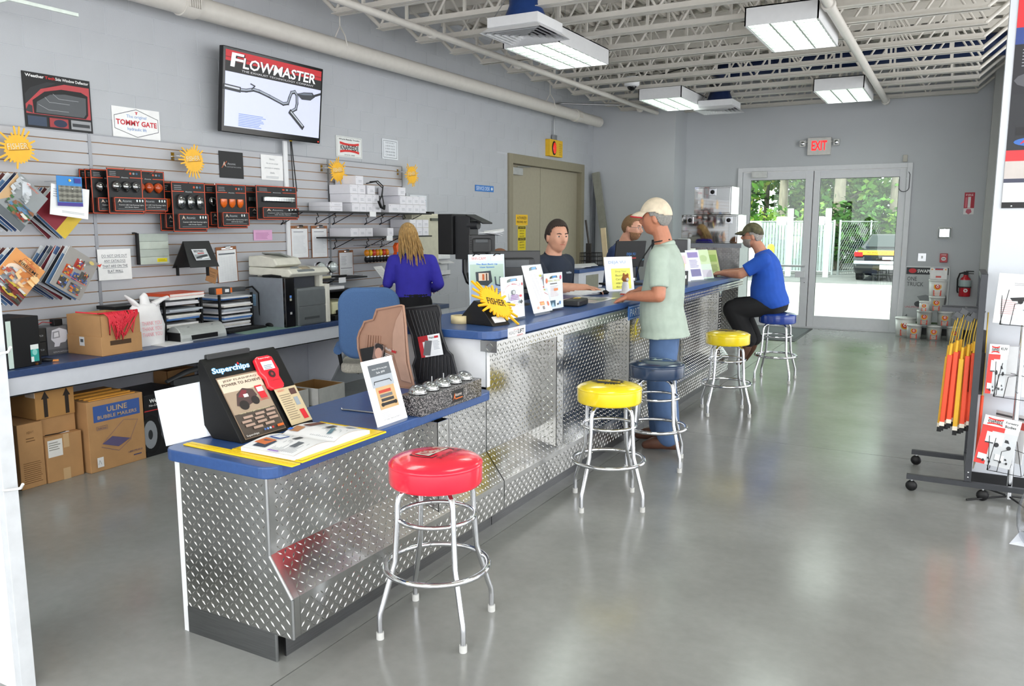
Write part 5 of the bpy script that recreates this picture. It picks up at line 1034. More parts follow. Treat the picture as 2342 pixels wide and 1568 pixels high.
def floorbox(name, label, x1, y0, y1, z0, h, d=.3, m=None):
    t = thing(name, label, 'box', (x1, (y0 + y1) / 2, z0)); w_ = y1 - y0; MB(m or CARD).box(-d, 0, -w_ / 2, w_ / 2, 0, h).build('cardboard_shell', t, bevel=.003); return t, facepr(t, w_, h, (.0006, 0, 0), WL)
t, p = floorbox('carton', 'brown carton with shipping label on the floor under the worktop', -4.945, 2.925, 3.165, 0, .297); p.R(.05, .55, .45, .92, '#e6e4e0'); p.Ln(.08, .7, .4, .9, 4, '#8a8880'); p.R(.48, .7, .64, 1.0, '#c9a77c'); p.R(.42, 0, .62, .25, '#c9a77c'); p.done()
MB(BLACK).tube([(-.05, -.1, .301), (-.02, -.02, .304), (-.04, .04, .302)], .003, 5).build('strap', t); MB(PAPER).box(-.1, -.03, .0, .06, .2975, .3).build('slip', t)
t, p = floorbox('carton', 'brown carton with two black up arrows on top of the smaller boxes', -4.975, 2.90, 3.155, .412, .185, m=M('#b5874f', .8, var=.07, scale=9))
for u in (.25, .80): p.Pg([(u - .05, .05), (u + .05, .05), (u + .05, .68), (u + .10, .68), (u, .95), (u - .10, .68), (u - .05, .68)], '#2a2018')
p.done(); MB(M('#d8c8b8', .5)).box(-.1, -.001, -.13, -.06, .14, .187).build('tape', t)
t2 = thing('carton', 'plain brown carton wedged behind the arrow carton', 'box', (-5.05, 3.02, .298)); MB(CARD).box(-.2, .06, -.09, .14, 0, .113).build('cardboard_shell', t2, bevel=.003)
t, p = floorbox('carton', 'large brown ULINE bubble mailers carton under the worktop', -4.90, 3.185, 3.60, 0, .475, d=.42)
p.R(.10, .70, .93, .93, '#3a5a9c'); p.Tx('ULINE', .52, .82, .075, '#c9a878', wf=.36, bold=.01); p.Tx('BUBBLE MAILERS', .52, .735, .05, '#c9a878', wf=.70, bold=.01); p.St([(.14, .585), (.33, .585), (.33, .635), (.14, .635)], .0015, '#4a4a70', True); p.Tx('Self-Seal', .235, .595, .026, '#4a4a70', wf=.15)
p.St([(.22, .38), (.62, .66), (.88, .62), (.72, .36)], .002, '#6a5c78'); p.Pg([(.22, .38), (.40, .46), (.72, .37), (.50, .29)], '#5c5478'); p.St([(.20, .34), (.5, .23), (.74, .36)], .002, '#4a4a78'); p.Tx('1-800-295-5510', .80, .155, .028, '#4a4a70', wf=.26); p.Ln(.76, .10, .92, .13, 1, '#4a4a70', frac=.5); p.R(.11, .06, .22, .20, '#e8e6e4'); p.St([(.13, .1), (.15, .16), (.18, .1)], .002, '#55585c'); p.done()
for k in range(6):
    c = thing('bubble_mailer', 'yellow bubble mailer sticking out of the ULINE carton, %s from the front' % ordw[k], 'envelope', (-4.93 - .05 * k, 3.39, .4755), group='mailers in the ULINE carton'); MB(M('#d99a3c', .6)).box(-.006, .006, -.17, .17, 0, .006 + .006 * (k % 2)).build('envelope', c)
t, p = floorbox('carton', 'black WeatherTech floor liner carton beside the ULINE carton', -4.905, 3.61, 3.98, 0, .44, d=.40, m=M('#17171a', .4)); p.Tx('Weather', .32, .87, .06, '#ececec', wf=.40, bold=.03); p.Tx('No-Drill Mudflaps', .36, .80, .045, '#ececec', wf=.5); p.R(0, .74, 1, .755, '#c03030'); p.Pg([(.3, .74), (1, .74), (1, .1), (.5, .05), (.28, .4)], '#55565c'); p.El(.12, .36, .22, .32, '#0c0c0e'); p.El(.10, .36, .15, .23, '#8c9096'); p.El(.10, .36, .05, .08, '#2a2c30'); p.Pg([(.4, .65), (.8, .35), (.9, .5), (.55, .72)], '#a82830'); p.done()
t = thing('car_mat_roll', 'grey curved rubber liner leaning behind the black carton', 'liner', (-5.12, 4.22, 0)); b = MB(M('#4c4e50', .6)); b.tube([(0, -.25, .46), (.05, -.1, .52), (.06, .1, .54), (.05, .25, .53)], [.03, .045, .045, .04], 10, flat=.4); b.box(-.02, .02, -.2, .2, 0, .47); b.build('liner', t)
t = cardbox('carton', 'open brown carton behind the grey liner', (-5.38, 4.25, 0), .26, .16, .50, R_(90), open_=True)
for k, (x, y, w_, d, h, lab) in enumerate(((-5.14, 5.60, .36, .38, .165, 'white open carton nearest the aisle by the blue chair'), (-5.20, 5.22, .30, .36, .17, 'open white carton left of its twin under the worktop'), (-5.30, 4.80, .24, .30, .22, 'open brown carton below the power strip'))):
    t = cardbox('carton', lab, (x, y, 0), w_, d, h, R_(90), open_=True, m=(M('#dcdbd8', .7) if k < 2 else None)); MB(CARDIN).box(-w_ / 2 + .006, w_ / 2 - .006, -d / 2 + .006, d / 2 - .006, .004, .012).build('inside', t)
    if k < 2:
        b = MB(CARDIN)
        for s_ in (-1, 1): b.box(s_ * (w_ / 2 - .0062) - .0006, s_ * (w_ / 2 - .0062) + .0006, -d / 2 + .006, d / 2 - .006, .01, h - .003); b.box(-w_ / 2 + .006, w_ / 2 - .006, s_ * (d / 2 - .0062) - .0006, s_ * (d / 2 - .0062) + .0006, .01, h - .003)
        b.build('brown_lining', t)
# ------------------------------------------------------------- office chair
t = thing('office_chair', 'blue upholstered office chair behind the counter', 'chair', (-3.93, 4.93, 0), (0, 0, R_(36)))
BLU = M('#4a6a98', .85, var=.06, scale=120, bump=.1, bscale=300)
b = MB(BLU); pts = rrect(-.235, .235, .60, 1.15, .13, n=8); b.T = Matrix.Rotation(pi / 2, 4, 'X'); b.prism(pts, -.04, .04); b.build('backrest', t, loc=(-.02, -.02, 0), bevel=.03, seg=4)
b = MB(M('#b9b5aa', .85, var=.2, scale=90)); b.prism(rrect(-.24, .24, 0, .46, .1, n=6), .47, .55); b.build('seat', t, loc=(-.02, .03, 0), bevel=.025, seg=3)
MB(BLACK).box(-.03, .03, -.05, -.03, .40, .8).build('back_bar', t); MB(BLACK).cyl((0, .24, .12), (0, .24, .47), .03).build('gas_column', t)
for s_ in (-1, 1): a = MB(BLU).tube([(s_ * .27, .02, .66), (s_ * .27, .25, .67)], .035, 10).build('arm_pad', t); MB(BLACK).tube([(s_ * .27, .12, .64), (s_ * .25, .12, .5), (s_ * .12, .16, .46)], .016, 8).build('arm_bracket', a)
for k in range(5):
    a = 2 * pi * k / 5; l = MB(BLACK).tube([(0, .24, .13), (.26 * math.cos(a), .24 + .26 * math.sin(a), .075)], [.025, .016], 8).build('base_spoke', t); MB(BLACK).ell((.27 * math.cos(a), .24 + .27 * math.sin(a), .034), (.03, .03, .034), 12).build('caster', l)
# ============================================================= on the tall counter
Z3 = 1.0705
t = thing('tape_roll', 'roll of masking tape lying on the tall worktop corner', 'tape', (-2.45, 3.86, Z3)); MB(M('#e2cfa0', .6)).lathe([(.035, 0), (.052, 0), (.052, .044), (.035, .044), (.035, 0)], 28).build('roll', t); MB(M('#c8b58a', .7)).lathe([(.033, .001), (.036, .001), (.036, .043), (.033, .043), (.033, .001)], 28).build('core', t)
t = thing('splat_award', 'yellow FISHER splat on a black wedge base on the tall counter', 'display', (-2.31, 3.90, Z3), (0, 0, R_(-12)))
b = MB(M('#111113', .5)); b.T = Matrix.Rotation(pi / 2, 4, 'X'); b.prism([(-.16, 0), (.13, 0), (.02, .125), (-.02, .135)], -.07, .07); b.build('wedge', t, bevel=.003)
MB(P('#ececec')).cbox((.105, 0, .033), (.004, .09, .04), Euler((0, R_(-41), 0))).build('label', t)
RS = (Matrix.Rotation(R_(90), 4, 'Z') @ Matrix.Rotation(R_(90 - 38), 4, 'X')).to_euler()
pts = [(x * .86 * math.cos(.6) - y * 1.2 * math.sin(.6), x * .86 * math.sin(.6) + y * 1.2 * math.cos(.6)) for x, y in sunpts(.15, n=30, seed=9, inner=.55)]
b = MB(M('#f3b920', .35, coat=.4)); b.prism(pts, 0, .01); b.build('splat', t, (.075, 0, .12), RS)
p = Print(.17, .08, .0105); p.Tx('FISHER', .5, .2, .55, '#2e2208', wf=.78, bold=.02, rot=-.25); p.v = [Vector((v.x, v.y - .035, v.z)) for v in p.v]; p.build('lettering', t, (.075, 0, .12), RS)
def acrylic(name, label, x, y, w_, h, a, tilt, draw, mirror=True):
    th, p = sheet(name, label, 'flyer', (x, y, Z3 + .018), w_, h, a=a, tilt=tilt, t=.002, col='#f2f2f5'); draw(p); p.build('printed_face', th)
    MB(glassmat('#fafcfd', .03)).box(-w_ / 2, w_ / 2, -.016, h * 1.01, .002, .004).build('acrylic_front', th); MB(glassmat('#eef4f6', .12)).cbox((0, -.012, -.04), (w_, .003, .085), Euler((R_(tilt), 0, 0))).build('acrylic_foot', th); return th
def logo(p, u, v, s=1): p.Pg([(u - .26 * s, v), (u - .24 * s, v + .07 * s), (u - .1 * s, v + .10 * s), (u + .24 * s, v + .10 * s), (u + .27 * s, v + .02 * s), (u + .1 * s, v + .03 * s)], '#4a5a52'); p.Pg([(u - .1 * s, v + .03 * s), (u - .05 * s, v + .085 * s), (u + .2 * s, v + .09 * s), (u + .2 * s, v + .04 * s)], '#5aa0e0'); p.R(u + .22 * s, v + .03 * s, u + .27 * s, v + .055 * s, '#b02830')
def d1(p):
    logo(p, .5, .86, .9)
    for k, ch in enumerate('THE CUSTOMER D.O.T. SAFETY KIT'):
        a = R_(165 - k * 150 / 29)
        if ch != ' ': p.Tx(ch, .5 + .40 * math.cos(a), .55 + .25 * math.sin(a), .035, '#c84450', rot=a - pi / 2)
    p.El(.5, .62, .08, .06, '#7a7c80'); p.El(.5, .62, .05, .04, '#c8cacc')
    for k in range(4): p.Ln(.36 - .02 * k, .54 - .035 * k, .66 + .02 * k, .56 - .035 * k, 1, '#8a4a9a', frac=.8, ragged=0)
    p.Tx('JUST', .52, .37, .03, '#b84a8a', wf=.14); p.Tx('$109.95', .52, .30, .035, '#c83a4a', wf=.24); p.Pg([(.14, .3), (.17, .42), (.30, .40), (.28, .28)], '#44484a'); p.Pg([(.72, .36), (.8, .43), (.87, .38), (.8, .32)], '#44484a'); p.St([(.23, .6), (.25, .45)], .004, '#6a4a4a'); p.El(.78, .52, .06, .03, '#d85058'); p.Tx('Fire Extinguisher', .22, .24, .02, '#7a6a90', wf=.24); p.Tx('Triangle Kit', .80, .27, .02, '#7a6a90', wf=.2); p.El(.86, .80, .035, .04, '#b83a3a')
def d2_(p): logo(p, .52, .88, .8); p.Ln(.25, .25, .75, .82, 20, '#c4b4b8', frac=.25); p.R(.75, .74, .88, .785, '#d8d060'); p.R(.8, .49, .9, .53, '#c8504a'); p.R(.8, .44, .88, .47, '#c8b84a'); p.R(.42, .14, .66, .22, '#f0884a'); p.Tx('SALE', .54, .16, .03, '#f8e08a', wf=.16); p.R(.52, .05, .62, .12, '#8a7a78'); p.El(.84, .16, .05, .05, '#e07a5a'); p.El(.28, .10, .06, .03, '#f0a890'); p.St([(.78, .4), (.95, .34)], .003, '#d86a6a'); p.St([(.78, .68), (.9, .72)], .003, '#d86a6a')
def d3(p): logo(p, .5, .84, .8); p.Tx('SPRING SPECIAL', .5, .76, .05, '#d0c048', wf=.7); p.R(.3, .69, .68, .715, '#5a4a48'); p.Ln(.3, .35, .75, .66, 9, '#d8b4b4', frac=.3); p.R(.5, .5, .72, .57, '#f0905a'); p.R(.25, .06, .55, .24, '#3a5a70'); p.Pg([(.3, .06), (.42, .2), (.5, .06)], '#a8c8d8'); p.El(.12, .80, .05, .07, '#e07048'); p.El(.88, .86, .05, .06, '#d05a78'); p.El(.8, .15, .05, .05, '#6a90c0'); p.El(.68, .12, .04, .03, '#3a3c40')
acrylic('flyer_holder', 'white safety kit flyer in clear holder beside the yellow splat', -2.225, 4.09, .25, .24, 88, 4, d1)
acrylic('flyer_holder', 'tall white price list flyer leaning behind the safety kit flyer', -2.225, 4.47, .24, .30, 88, 17, d2_)
acrylic('flyer_holder', 'white spring special flyer nearest the clerk', -2.25, 4.68, .25, .23, 88, 3, d3)
th, p = sheet('product_poster', 'tall rearview camera poster standing behind the yellow splat', 'poster', (-2.71, 4.62, Z3), .26, .36, a=55, tilt=4, t=.006, col='#d5e2ea'); p.R(.03, .45, .97, .82, '#b9cfc0'); p.R(.03, .03, .97, .45, '#b4c4e0'); p.R(.02, .88, .5, .99, '#f2f0f0'); p.Tx('WiFi-CAM!', .28, .90, .05, '#c83038', wf=.4); p.R(.62, .88, .96, .98, '#e8dcdc'); p.Tx('The Best Back Up', .5, .80, .035, '#2a80d8', wf=.6, bold=.02); p.Tx('View System', .5, .745, .035, '#2a80d8', wf=.42, bold=.02); p.Pg([(.2, .46), (.18, .68), (.6, .70), (.64, .5), (.5, .42)], '#3a4248'); p.R(.26, .52, .54, .66, '#e8d4c0'); p.R(.36, .53, .42, .64, '#c8622c'); p.R(.46, .52, .50, .65, '#5a4030'); p.St([(.72, .58), (.74, .44), (.86, .42), (.86, .58)], .008, '#3a4a5a'); p.Ln(.4, .12, .9, .38, 7, '#6a88b8', frac=.3); p.build('printed_face', th)
for s_ in (-.08, .07): MB(BLACK).tube([(s_ - .02, .35, .004), (s_, .365, .006), (s_ + .03, .36, .004)], .004, 6).build('clip', th)
# monitors seen from behind
def monitor(loc, rz, w_, h, label, z0=.12, vent=True):
    t = thing('monitor', label, 'monitor', loc, (0, 0, R_(rz))); MB(M('#1a1b1d', .4)).box(-w_ / 2, w_ / 2, -.02, .02, z0, z0 + h).build('shell', t, bevel=.006); b = MB(M('#232426', .45)); b.box(-w_ * .36, w_ * .36, -.055, -.02, z0 + h * .12, z0 + h * .84); b.build('back_bulge', t, bevel=.02, seg=3)
    MB(M('#3c4044', .35)).box(-w_ * .24, w_ * .24, -.057, -.05, z0 + h * .62, z0 + h * .80).build('handle_recess', t, bevel=.004); MB(M('#151618', .5)).box(-.03, .03, -.05, -.01, 0.005, z0 + h * .3).build('neck', t); MB(M('#151618', .5)).lathe([(.11, 0), (.11, .008), (.05, .014)], 24).build('base', t)
    MB(BLACKG).box(-w_ / 2 + .012, w_ / 2 - .012, .0195, .0205, z0 + .012, z0 + h - .012).build('screen', t)
    b = MB(BLACK)
    for k in range(7): b.box(-w_ * .45, -w_ * .385, -.0215, -.02, z0 + h * .3 + k * .018, z0 + h * .3 + k * .018 + .008)
    b.build('vent', t, kind='stuff'); return t
monitor((-2.69, 4.95, Z3), 48, .37, .30, 'black flat monitor seen from behind beside the clerk', z0=.075)
monitor((-3.34, 5.60, .7705), 28, .21, .17, 'small glossy black monitor below the tall one, left of the clerk', z0=.605)
t = thing('display_arm_stand', 'tall black equipment box on a curved post behind the counter', 'equipment', (-3.78, 6.0, 0)); MB(BLACK).box(-.17, -.02, -.12, .10, 1.37, 1.715).build('box', t, bevel=.006); MB(M('#202124', .4)).box(-.02, .13, -.08, .06, 1.33, 1.70).build('plate', t, bevel=.004); MB(BLACK).add([(.10, -.1, 1.70), (.27, -.1, 1.63), (.27, .06, 1.63), (.10, .06, 1.70), (.10, -.1, 1.712), (.27, -.1, 1.642), (.27, .06, 1.642), (.10, .06, 1.712)], [(0, 3, 2, 1), (4, 5, 6, 7), (0, 1, 5, 4), (1, 2, 6, 5), (2, 3, 7, 6), (3, 0, 4, 7)]).build('hood', t); MB(M('#2a2b2e', .3)).cyl((.10, -.05, 1.62), (.2, -.05, 1.62), .035, n=14).build('camera_tube', t)
MB(M('#1c1d1f', .2, .4)).tube([(.03, 0, 1.33), (.03, 0, 1.22), (.06, 0, 1.14), (.14, .02, 1.08), (.2, .05, 1.0), (.2, .05, 0.775)], .026, 12).build('post', t); MB(BLACK).cyl((.2, .05, .7705), (.2, .05, .79), .12, n=24).build('foot_plate', t); MB(BLACK).cyl((.13, .0, 1.37), (.33, -.1, 1.37), .018, n=10).build('side_arm', t)
t = thing('wall_phone', 'black desk phone with hanging cord beside the equipment post', 'phone', (-3.60, 6.35, .9)); MB(BLACK).cbox((0, 0, .1), (.12, .1, .28)).build('body', t, bevel=.01); MB(BLACK).tube([(.02, -.06, .1), (.03, -.08, -.05), (.0, -.07, -.12), (-.03, -.06, -.05)], .008, 6).build('cord', t)
t = thing('service_desk', 'grey desk with blue top behind the tall counter', 'desk', (-3.55, 5.88, 0)); MB(NAVYTOP).box(-.45, .25, -.75, .75, .73, .77).build('top', t, bevel=.004); MB(LAM).box(-.43, -.40, -.72, .72, 0, .73).build('panel', t)
for sy in (-.7, .7): MB(LAM).box(-.40, .22, sy - .015, sy + .015, 0, .73).build('gable', t)
t.children[0].name = 'desk_top'
for ob in ('wall_phone',):
    bpy.data.objects[ob].location = (-3.62, 6.35, .7705)
    for c in bpy.data.objects[ob].children: c.location = (0, 0, .04)
t = thing('cap_stack', 'stack of white papers on top of the small monitor', 'papers', (-3.27, 5.62, 1.547)); 
for k in range(4): MB(PAPER).cbox((.01 * k, .0, .004 + .008 * k), (.16, .10, .003), Euler((R_(6 * k - 9), R_(5 - 4 * k), R_(10 * k)))).build('sheet', t)
# papers, scale box, poster under glass, sign, keys near the customer
t = thing('paper_pile', 'loose pile of white papers on the tall worktop by the clerk', 'papers', (-2.62, 6.02, Z3))
for k in range(5): MB(PAPER).cbox((.012 * k - .02, .015 * k - .03, .0035 + .007 * k), (.22, .30, .006), Euler((0, 0, R_(8 * k - 14)))).build('sheet', t)
t = thing('card_reader', 'black box with yellow oval badge on the tall worktop', 'device', (-2.30, 5.12, Z3), (0, 0, R_(8))); MB(M('#1c1d1f', .4)).box(-.06, .06, -.12, .12, 0, .045).build('case', t, bevel=.012, seg=3); p = facepr(t, .10, .06, (0, .055, .0455), (0, 0, R_(90))); p.El(.5, .1, .5, .42, '#e8c820'); p.El(.5, .1, .38, .3, '#d8aa18'); p.Tx('FISHER', .5, -.02, .22, '#3a3010', wf=.6); p.done('badge')
t = thing('counter_poster', 'clear topped parts poster lying flat on the tall worktop', 'poster', (-2.40, 5.55, Z3)); MB(M('#c9cbc6', .15)).box(-.16, .16, -.24, .24, 0, .002).build('sheet', t); p = facepr(t, .3, .46, (0, -.23, .0022), (0, 0, 0)); p.Pg([(.1, .3), (.4, .2), (.6, .45), (.3, .6)], '#a8584c'); p.Pg([(.5, .5), (.9, .4), (.9, .8), (.6, .7)], '#8a9488'); p.Ln(.1, .7, .5, .9, 4, '#8a8c88'); p.done()
th, p = sheet('prize_sign', 'DEJA VU sign with yellow business card notice by the customer', 'sign', (-2.47, 6.42, Z3), .30, .29, a=60, tilt=9, t=.004, col='#eeeef2'); p.Tx('DEJA VU', .45, .78, .10, '#8ab0dc', wf=.6); p.R(.22, .06, .9, .66, '#f0ec60')
for k, s_ in enumerate(('Drop Your', 'Business', 'Card and', 'enter to win', 'this month')): p.Tx(s_, .56, .54 - k * .11, .055, '#5a5a20', wf=.4)
p.build('printed_face', th)
t = thing('figurine', 'small brown and white toy figurine in front of the prize sign', 'figurine', (-2.33, 6.16, Z3)); MB(M('#e4e4e6', .5)).lathe([(.045, 0), (.045, .012), (.03, .02), (.028, .07), (.02, .10)], 18).build('body', t); MB(M('#b8743a', .5)).ell((0, 0, .125), (.03, .028, .033), 14).build('head', t); MB(M('#b8743a', .5)).ell((-.02, .01, .155), (.01, .008, .014), 8).ell((.02, -.01, .155), (.01, .008, .014), 8).build('ears', t); MB(P('#f0f0f0')).ell((.022, -.018, .118), (.012, .012, .014), 8).build('muzzle', t)
t = thing('key_bunch', 'bunch of keys and a red tag beside the figurine', 'keys', (-2.27, 5.98, Z3)); MB(CHROME).tube([(.02 * math.cos(a * .6), .02 * math.sin(a * .6), .008) for a in range(11)], .002, 5).build('ring', t); MB(CHROME).cbox((.03, .01, .006), (.05, .016, .004)).cbox((.02, -.02, .01), (.05, .014, .004), Euler((0, 0, .6))).build('keys', t); MB(M('#c8402c', .4)).cbox((-.02, .02, .012), (.035, .02, .01)).build('tag', t)
t = thing('laptop', 'open black laptop seen from behind in front of the clerk in navy', 'laptop', (-2.64, 7.05, Z3), (0, 0, R_(58))); MB(BLACK).box(-.17, .17, -.0, .23, 0, .018).build('base', t, bevel=.004); s_ = MB(BLACK).box(-.17, .17, -.006, .006, 0, .24).build('lid', t, loc=(0, 0, .17), rot=(R_(8), 0, 0), bevel=.004); MB(M('#222326', .5)).box(-.1, .1, .02, .16, .018, .172).build('riser', t)
p = Print(.2, .08); p.Tx('DEJA VU', .55, .4, .4, '#3a7cc8', wf=.5); p.R(.62, .1, .85, .25, '#a83030'); p.build('lid_print', s_, (.0, -.0065, .07), FW)
t = thing('counter_pc', 'dark computer case on the far end of the tall worktop', 'computer', (-2.66, 8.35, Z3), (0, 0, R_(60))); MB(M('#2a2b2d', .5)).box(-.20, .16, -.08, .08, .0, .40).build('case', t, bevel=.006); MB(M('#b9bcbc', .4)).box(.16, .21, -.085, .085, 0, .41).build('front_bezel', t, bevel=.015)
t = thing('card_holder', 'black card holder with yellow cards beside the customer', 'card holder', (-2.24, 7.35, Z3), (0, 0, R_(75))); MB(BLACK).box(-.06, .06, -.045, .045, 0, .13).build('holder', t); MB(M('#e8d028', .5)).box(-.045, .045, -.02, .01, .131, .20).build('yellow_cards', t, bevel=.01); MB(PAPER).box(.0, .03, -.046, -.0455, .06, .09).build('label', t)
def dd(c, c2): return lambda p: (p.R(0, 0, 1, 1, c), p.R(.1, .75, .9, .93, c2), p.R(.12, .12, .88, .36, '#4a3a88'), p.Ln(.15, .42, .85, .7, 6, c2, frac=.4))
acrylic('flyer_holder', 'purple printed brochure rack on the far tall worktop', -2.22, 7.85, .22, .30, 72, 16, dd('#e8e4ee', '#7a5aa8')); acrylic('flyer_holder', 'green printed brochure beside the purple one', -2.19, 8.12, .22, .30, 72, 18, lambda p: (p.R(0, 0, 1, 1, '#d0dcc8'), p.R(0, .5, 1, 1, '#c8d8a0'), p.El(.5, .7, .3, .12, '#a8c070'), p.R(.1, .05, .9, .3, '#c8bcc4')))
acrylic('flyer_holder', 'pink and white flyer behind the customer on the tall worktop', -2.26, 7.55, .2, .28, 70, 14, lambda p: (p.R(.1, .6, .9, .9, '#e8c0c4'), p.Tx('SALE', .5, .4, .1, '#c83a48', wf=.5)))
acrylic('flyer_holder', 'yellow-green brochure in front of the seated man', -2.36, 9.0, .2, .27, 60, 18, lambda p: (p.R(0, 0, 1, 1, '#d4e08a'), p.R(.1, .5, .9, .8, '#a8c858'), p.Ln(.1, .1, .9, .4, 5, '#7a9440', frac=.4)))
t = thing('brochure_rack', 'white tiered brochure rack by the exit end of the tall counter', 'rack', (-2.62, 9.02, Z3), (0, 0, R_(55)));
for k in range(6): MB(P('#e4ecdc' if k % 2 else '#f4f6f4')).cbox((0, .012 * k, .06 + .035 * k), (.2, .004, .11), Euler((R_(-14), 0, 0))).build('leaflet', t)
MB(glassmat('#eef4f6', .12)).box(-.11, .11, -.03, .09, 0, .01).build('rack_base', t)
# ============================================================= behind the counter, far side
t = thing('rear_desk', 'white rear desk with blue top between the two clerks', 'desk', (-4.45, 9.9, 0)); MB(NAVYTOP).box(-.35, .30, -.55, .75, 1.02, 1.065).build('top_board', t, bevel=.004); MB(LAM).box(-.33, .28, -.53, .73, 0, 1.02).build('cabinet', t); MB(M('#8a8a7c', .5)).box(.281, .285, -.3, .1, .5, .98).build('drawer_front', t)
t = thing('paper_pile', 'curled white papers on the rear desk', 'papers', (-4.40, 9.85, 1.066))
for k in range(3): MB(PAPER).cbox((.03 * k, .05 * k, .006 + .012 * k), (.3, .4, .004), Euler((R_(2), R_(-3), R_(15 * k)))).build('sheet', t)
t = thing('wire_basket', 'black wire mesh bin on the rear desk holding metal bars', 'basket', (-4.45, 10.45, 1.066)); b = MB(WIRE)
for z in (.0, .06, .12, .17): b.tube([(-.13, -.13, z + .005), (.13, -.13, z + .005), (.13, .13, z + .005), (-.13, .13, z + .005)], .004, 5, closed=True)
for k in range(9):
    for s_ in (-1, 1): b.tube([(-.13 + k * .0325, s_ * .13, .0), (-.13 + k * .0325, s_ * .13, .18)], .003, 4); b.tube([(s_ * .13, -.13 + k * .0325, .0), (s_ * .13, -.13 + k * .0325, .18)], .003, 4)
b.build('mesh', t); MB(BLACK).box(-.13, .13, -.13, .13, 0, .004).build('bottom', t)
t = thing('metal_bar', 'dark steel bar standing in the wire bin', 'bar', (-4.50, 10.44, 1.071)); MB(M('#3a3632', .5, .5)).box(-.035, .035, -.02, .02, 0, .30).build('sleeve', t); MB(M('#3a3632', .5, .5)).tube([(0, 0, .30), (-.05, 0, .62)], .014, 6).build('rod', t)
t = thing('wood_strip', 'pale wooden strip leaning beside the wire bin', 'lumber', (-4.26, 10.5, 1.066), (0, R_(-6), 0)); MB(M('#d8c49c', .7)).box(-.035, .035, -.01, .01, 0, .52).build('strip', t)
t = thing('leaning_beam', 'long grey-tan beam leaning in the corner by the tan door', 'beam', (-4.95, 12.70, 0), (0, R_(-9.5), 0)); MB(M('#8f8f84', .7)).box(-.06, .06, -.03, .03, 0.01, 2.52).build('beam', t)
t = thing('corner_bar', 'narrow dark steel angle standing in the corner', 'bar', (-5.44, 12.82, 0)); MB(M('#6a6d72', .5, .5)).box(-.02, .02, -.02, .02, 0, 2.48).build('bar', t)
# polished truck tool boxes on a stand
MIR = M('#c2c3c2', .03, 1.0, var=.01)
t = thing('tread_stand', 'diamond plate stand under the polished toolboxes', 'stand', (-3.17, 11.75, 0)); MB(M('#9a9ca0', .4, .7)).box(-.45, .45, -.02, .50, .0, 1.30).build('core', t); treadpanel((-.45, -.026, .0), EX, EZ, (0, -1, 0), [(0, 0), (.90, 0), (.90, 1.30), (0, 1.30)], 'front_plate', t)
MB(M('#8c8f96', .4, .5)).box(-.47, .47, -.03, .52, 1.30, 1.36).build('ledge', t)
def toolbox(x0, x1, y, z, h, d, latches, label):
    t = thing('truck_toolbox', label, 'toolbox', ((x0 + x1) / 2, y, z)); w_ = (x1 - x0) / 2; MB(MIR).box(-w_, w_, 0, d, 0, h).build('body', t, bevel=.006); MB(MIR).box(-w_ + .02, w_ - .02, -.012, 0, .02, h - .02).build('door', t, bevel=.005)
    for lx in latches: l = MB(CHROME).box(lx - .05, lx + .05, -.02, -.012, h - .13, h - .03).build('latch', t, bevel=.006); MB(BLACK).lathe([(.001, 0), (.03, 0), (.03, .006), (.001, .006)], 16).build('latch_bowl', l, (lx, -.0205, h - .08), (R_(90), 0, 0))
    return t
toolbox(-3.58, -2.76, 11.72, 1.361, .41, .5, (-.28, .28), 'lower polished steel truck toolbox with two latches'); toolbox(-3.42, -2.88, 11.78, 1.772, .40, .45, (.0,), 'upper polished steel truck toolbox with one latch')
# ============================================================= exit wall fittings
t = thing('exit_sign', 'lit red EXIT sign with two emergency lamps over the glass doors', 'exit sign', (-1.975, 13.48, 2.69)); MB(M('#d2cfcb', .5)).box(-.17, .17, -.05, .02, 0, .26).build('housing', t, bevel=.004)
_P = P
def P(h): return M(h, .4, emit=1.6, var=.01)
p = facepr(t, .34, .26, (0, -.0505, 0), FW); p.Tx('EXIT', .5, .26, .56, '#f01c20', wf=.66, bold=.03); p.done('lit_letters')
P = _P
for s_ in (-1, 1): l = MB(M('#c8c8c6', .3)).box(s_ * .245 - .045, s_ * .245 + .045, -.06, -.0, .13, .23).build('lamp_head', t, bevel=.01); MB(CHROME).ell((s_ * .245, -.06, .18), (.034, .012, .034), 14).build('lamp_lens', l); MB(M('#c8c8c6', .3)).cyl((s_ * .16, -.02, .2), (s_ * .22, -.02, .2), .012, n=8).build('arm', l)
t = thing('fire_sign', 'red and white FIRE EXTINGUISHER wall sign', 'sign', (.10, 13.497, 1.775), FW); MB(P('#e8e4e4')).box(-.065, .065, 0, .31, -.002, 0).build('sheet', t); p = Print(.13, .31); p.R(.0, .28, 1, 1, '#b83040'); p.Tx('FIRE', .5, .84, .09, '#f0e4e4', wf=.7); p.R(.36, .3, .64, .80, '#e8e4e4'); p.Tx('EXTINGUISHER', .62, .54, .12, '#b83040', wf=1.05, rot=-pi / 2); p.R(.1, .32, .3, .78, '#d8707c'); p.Pg([(.2, .1), (.5, .0), (.8, .1), (.7, .24), (.3, .24)], '#c86878'); p.build('printed_face', t)
t = thing('strobe_light', 'clear square fire strobe on the exit wall', 'strobe', (-.185, 13.497, 1.42), FW); MB(M('#d8d8d8', .4)).box(-.095, .095, 0, .175, -.01, .02).build('back_box', t, bevel=.02); MB(glassmat('#eef2f2', .3, .05)).box(-.085, .085, .01, .165, .02, .06).build('lens', t, bevel=.02); MB(CHROME).box(-.01, .01, .03, .15, .021, .035).build('tube', t)
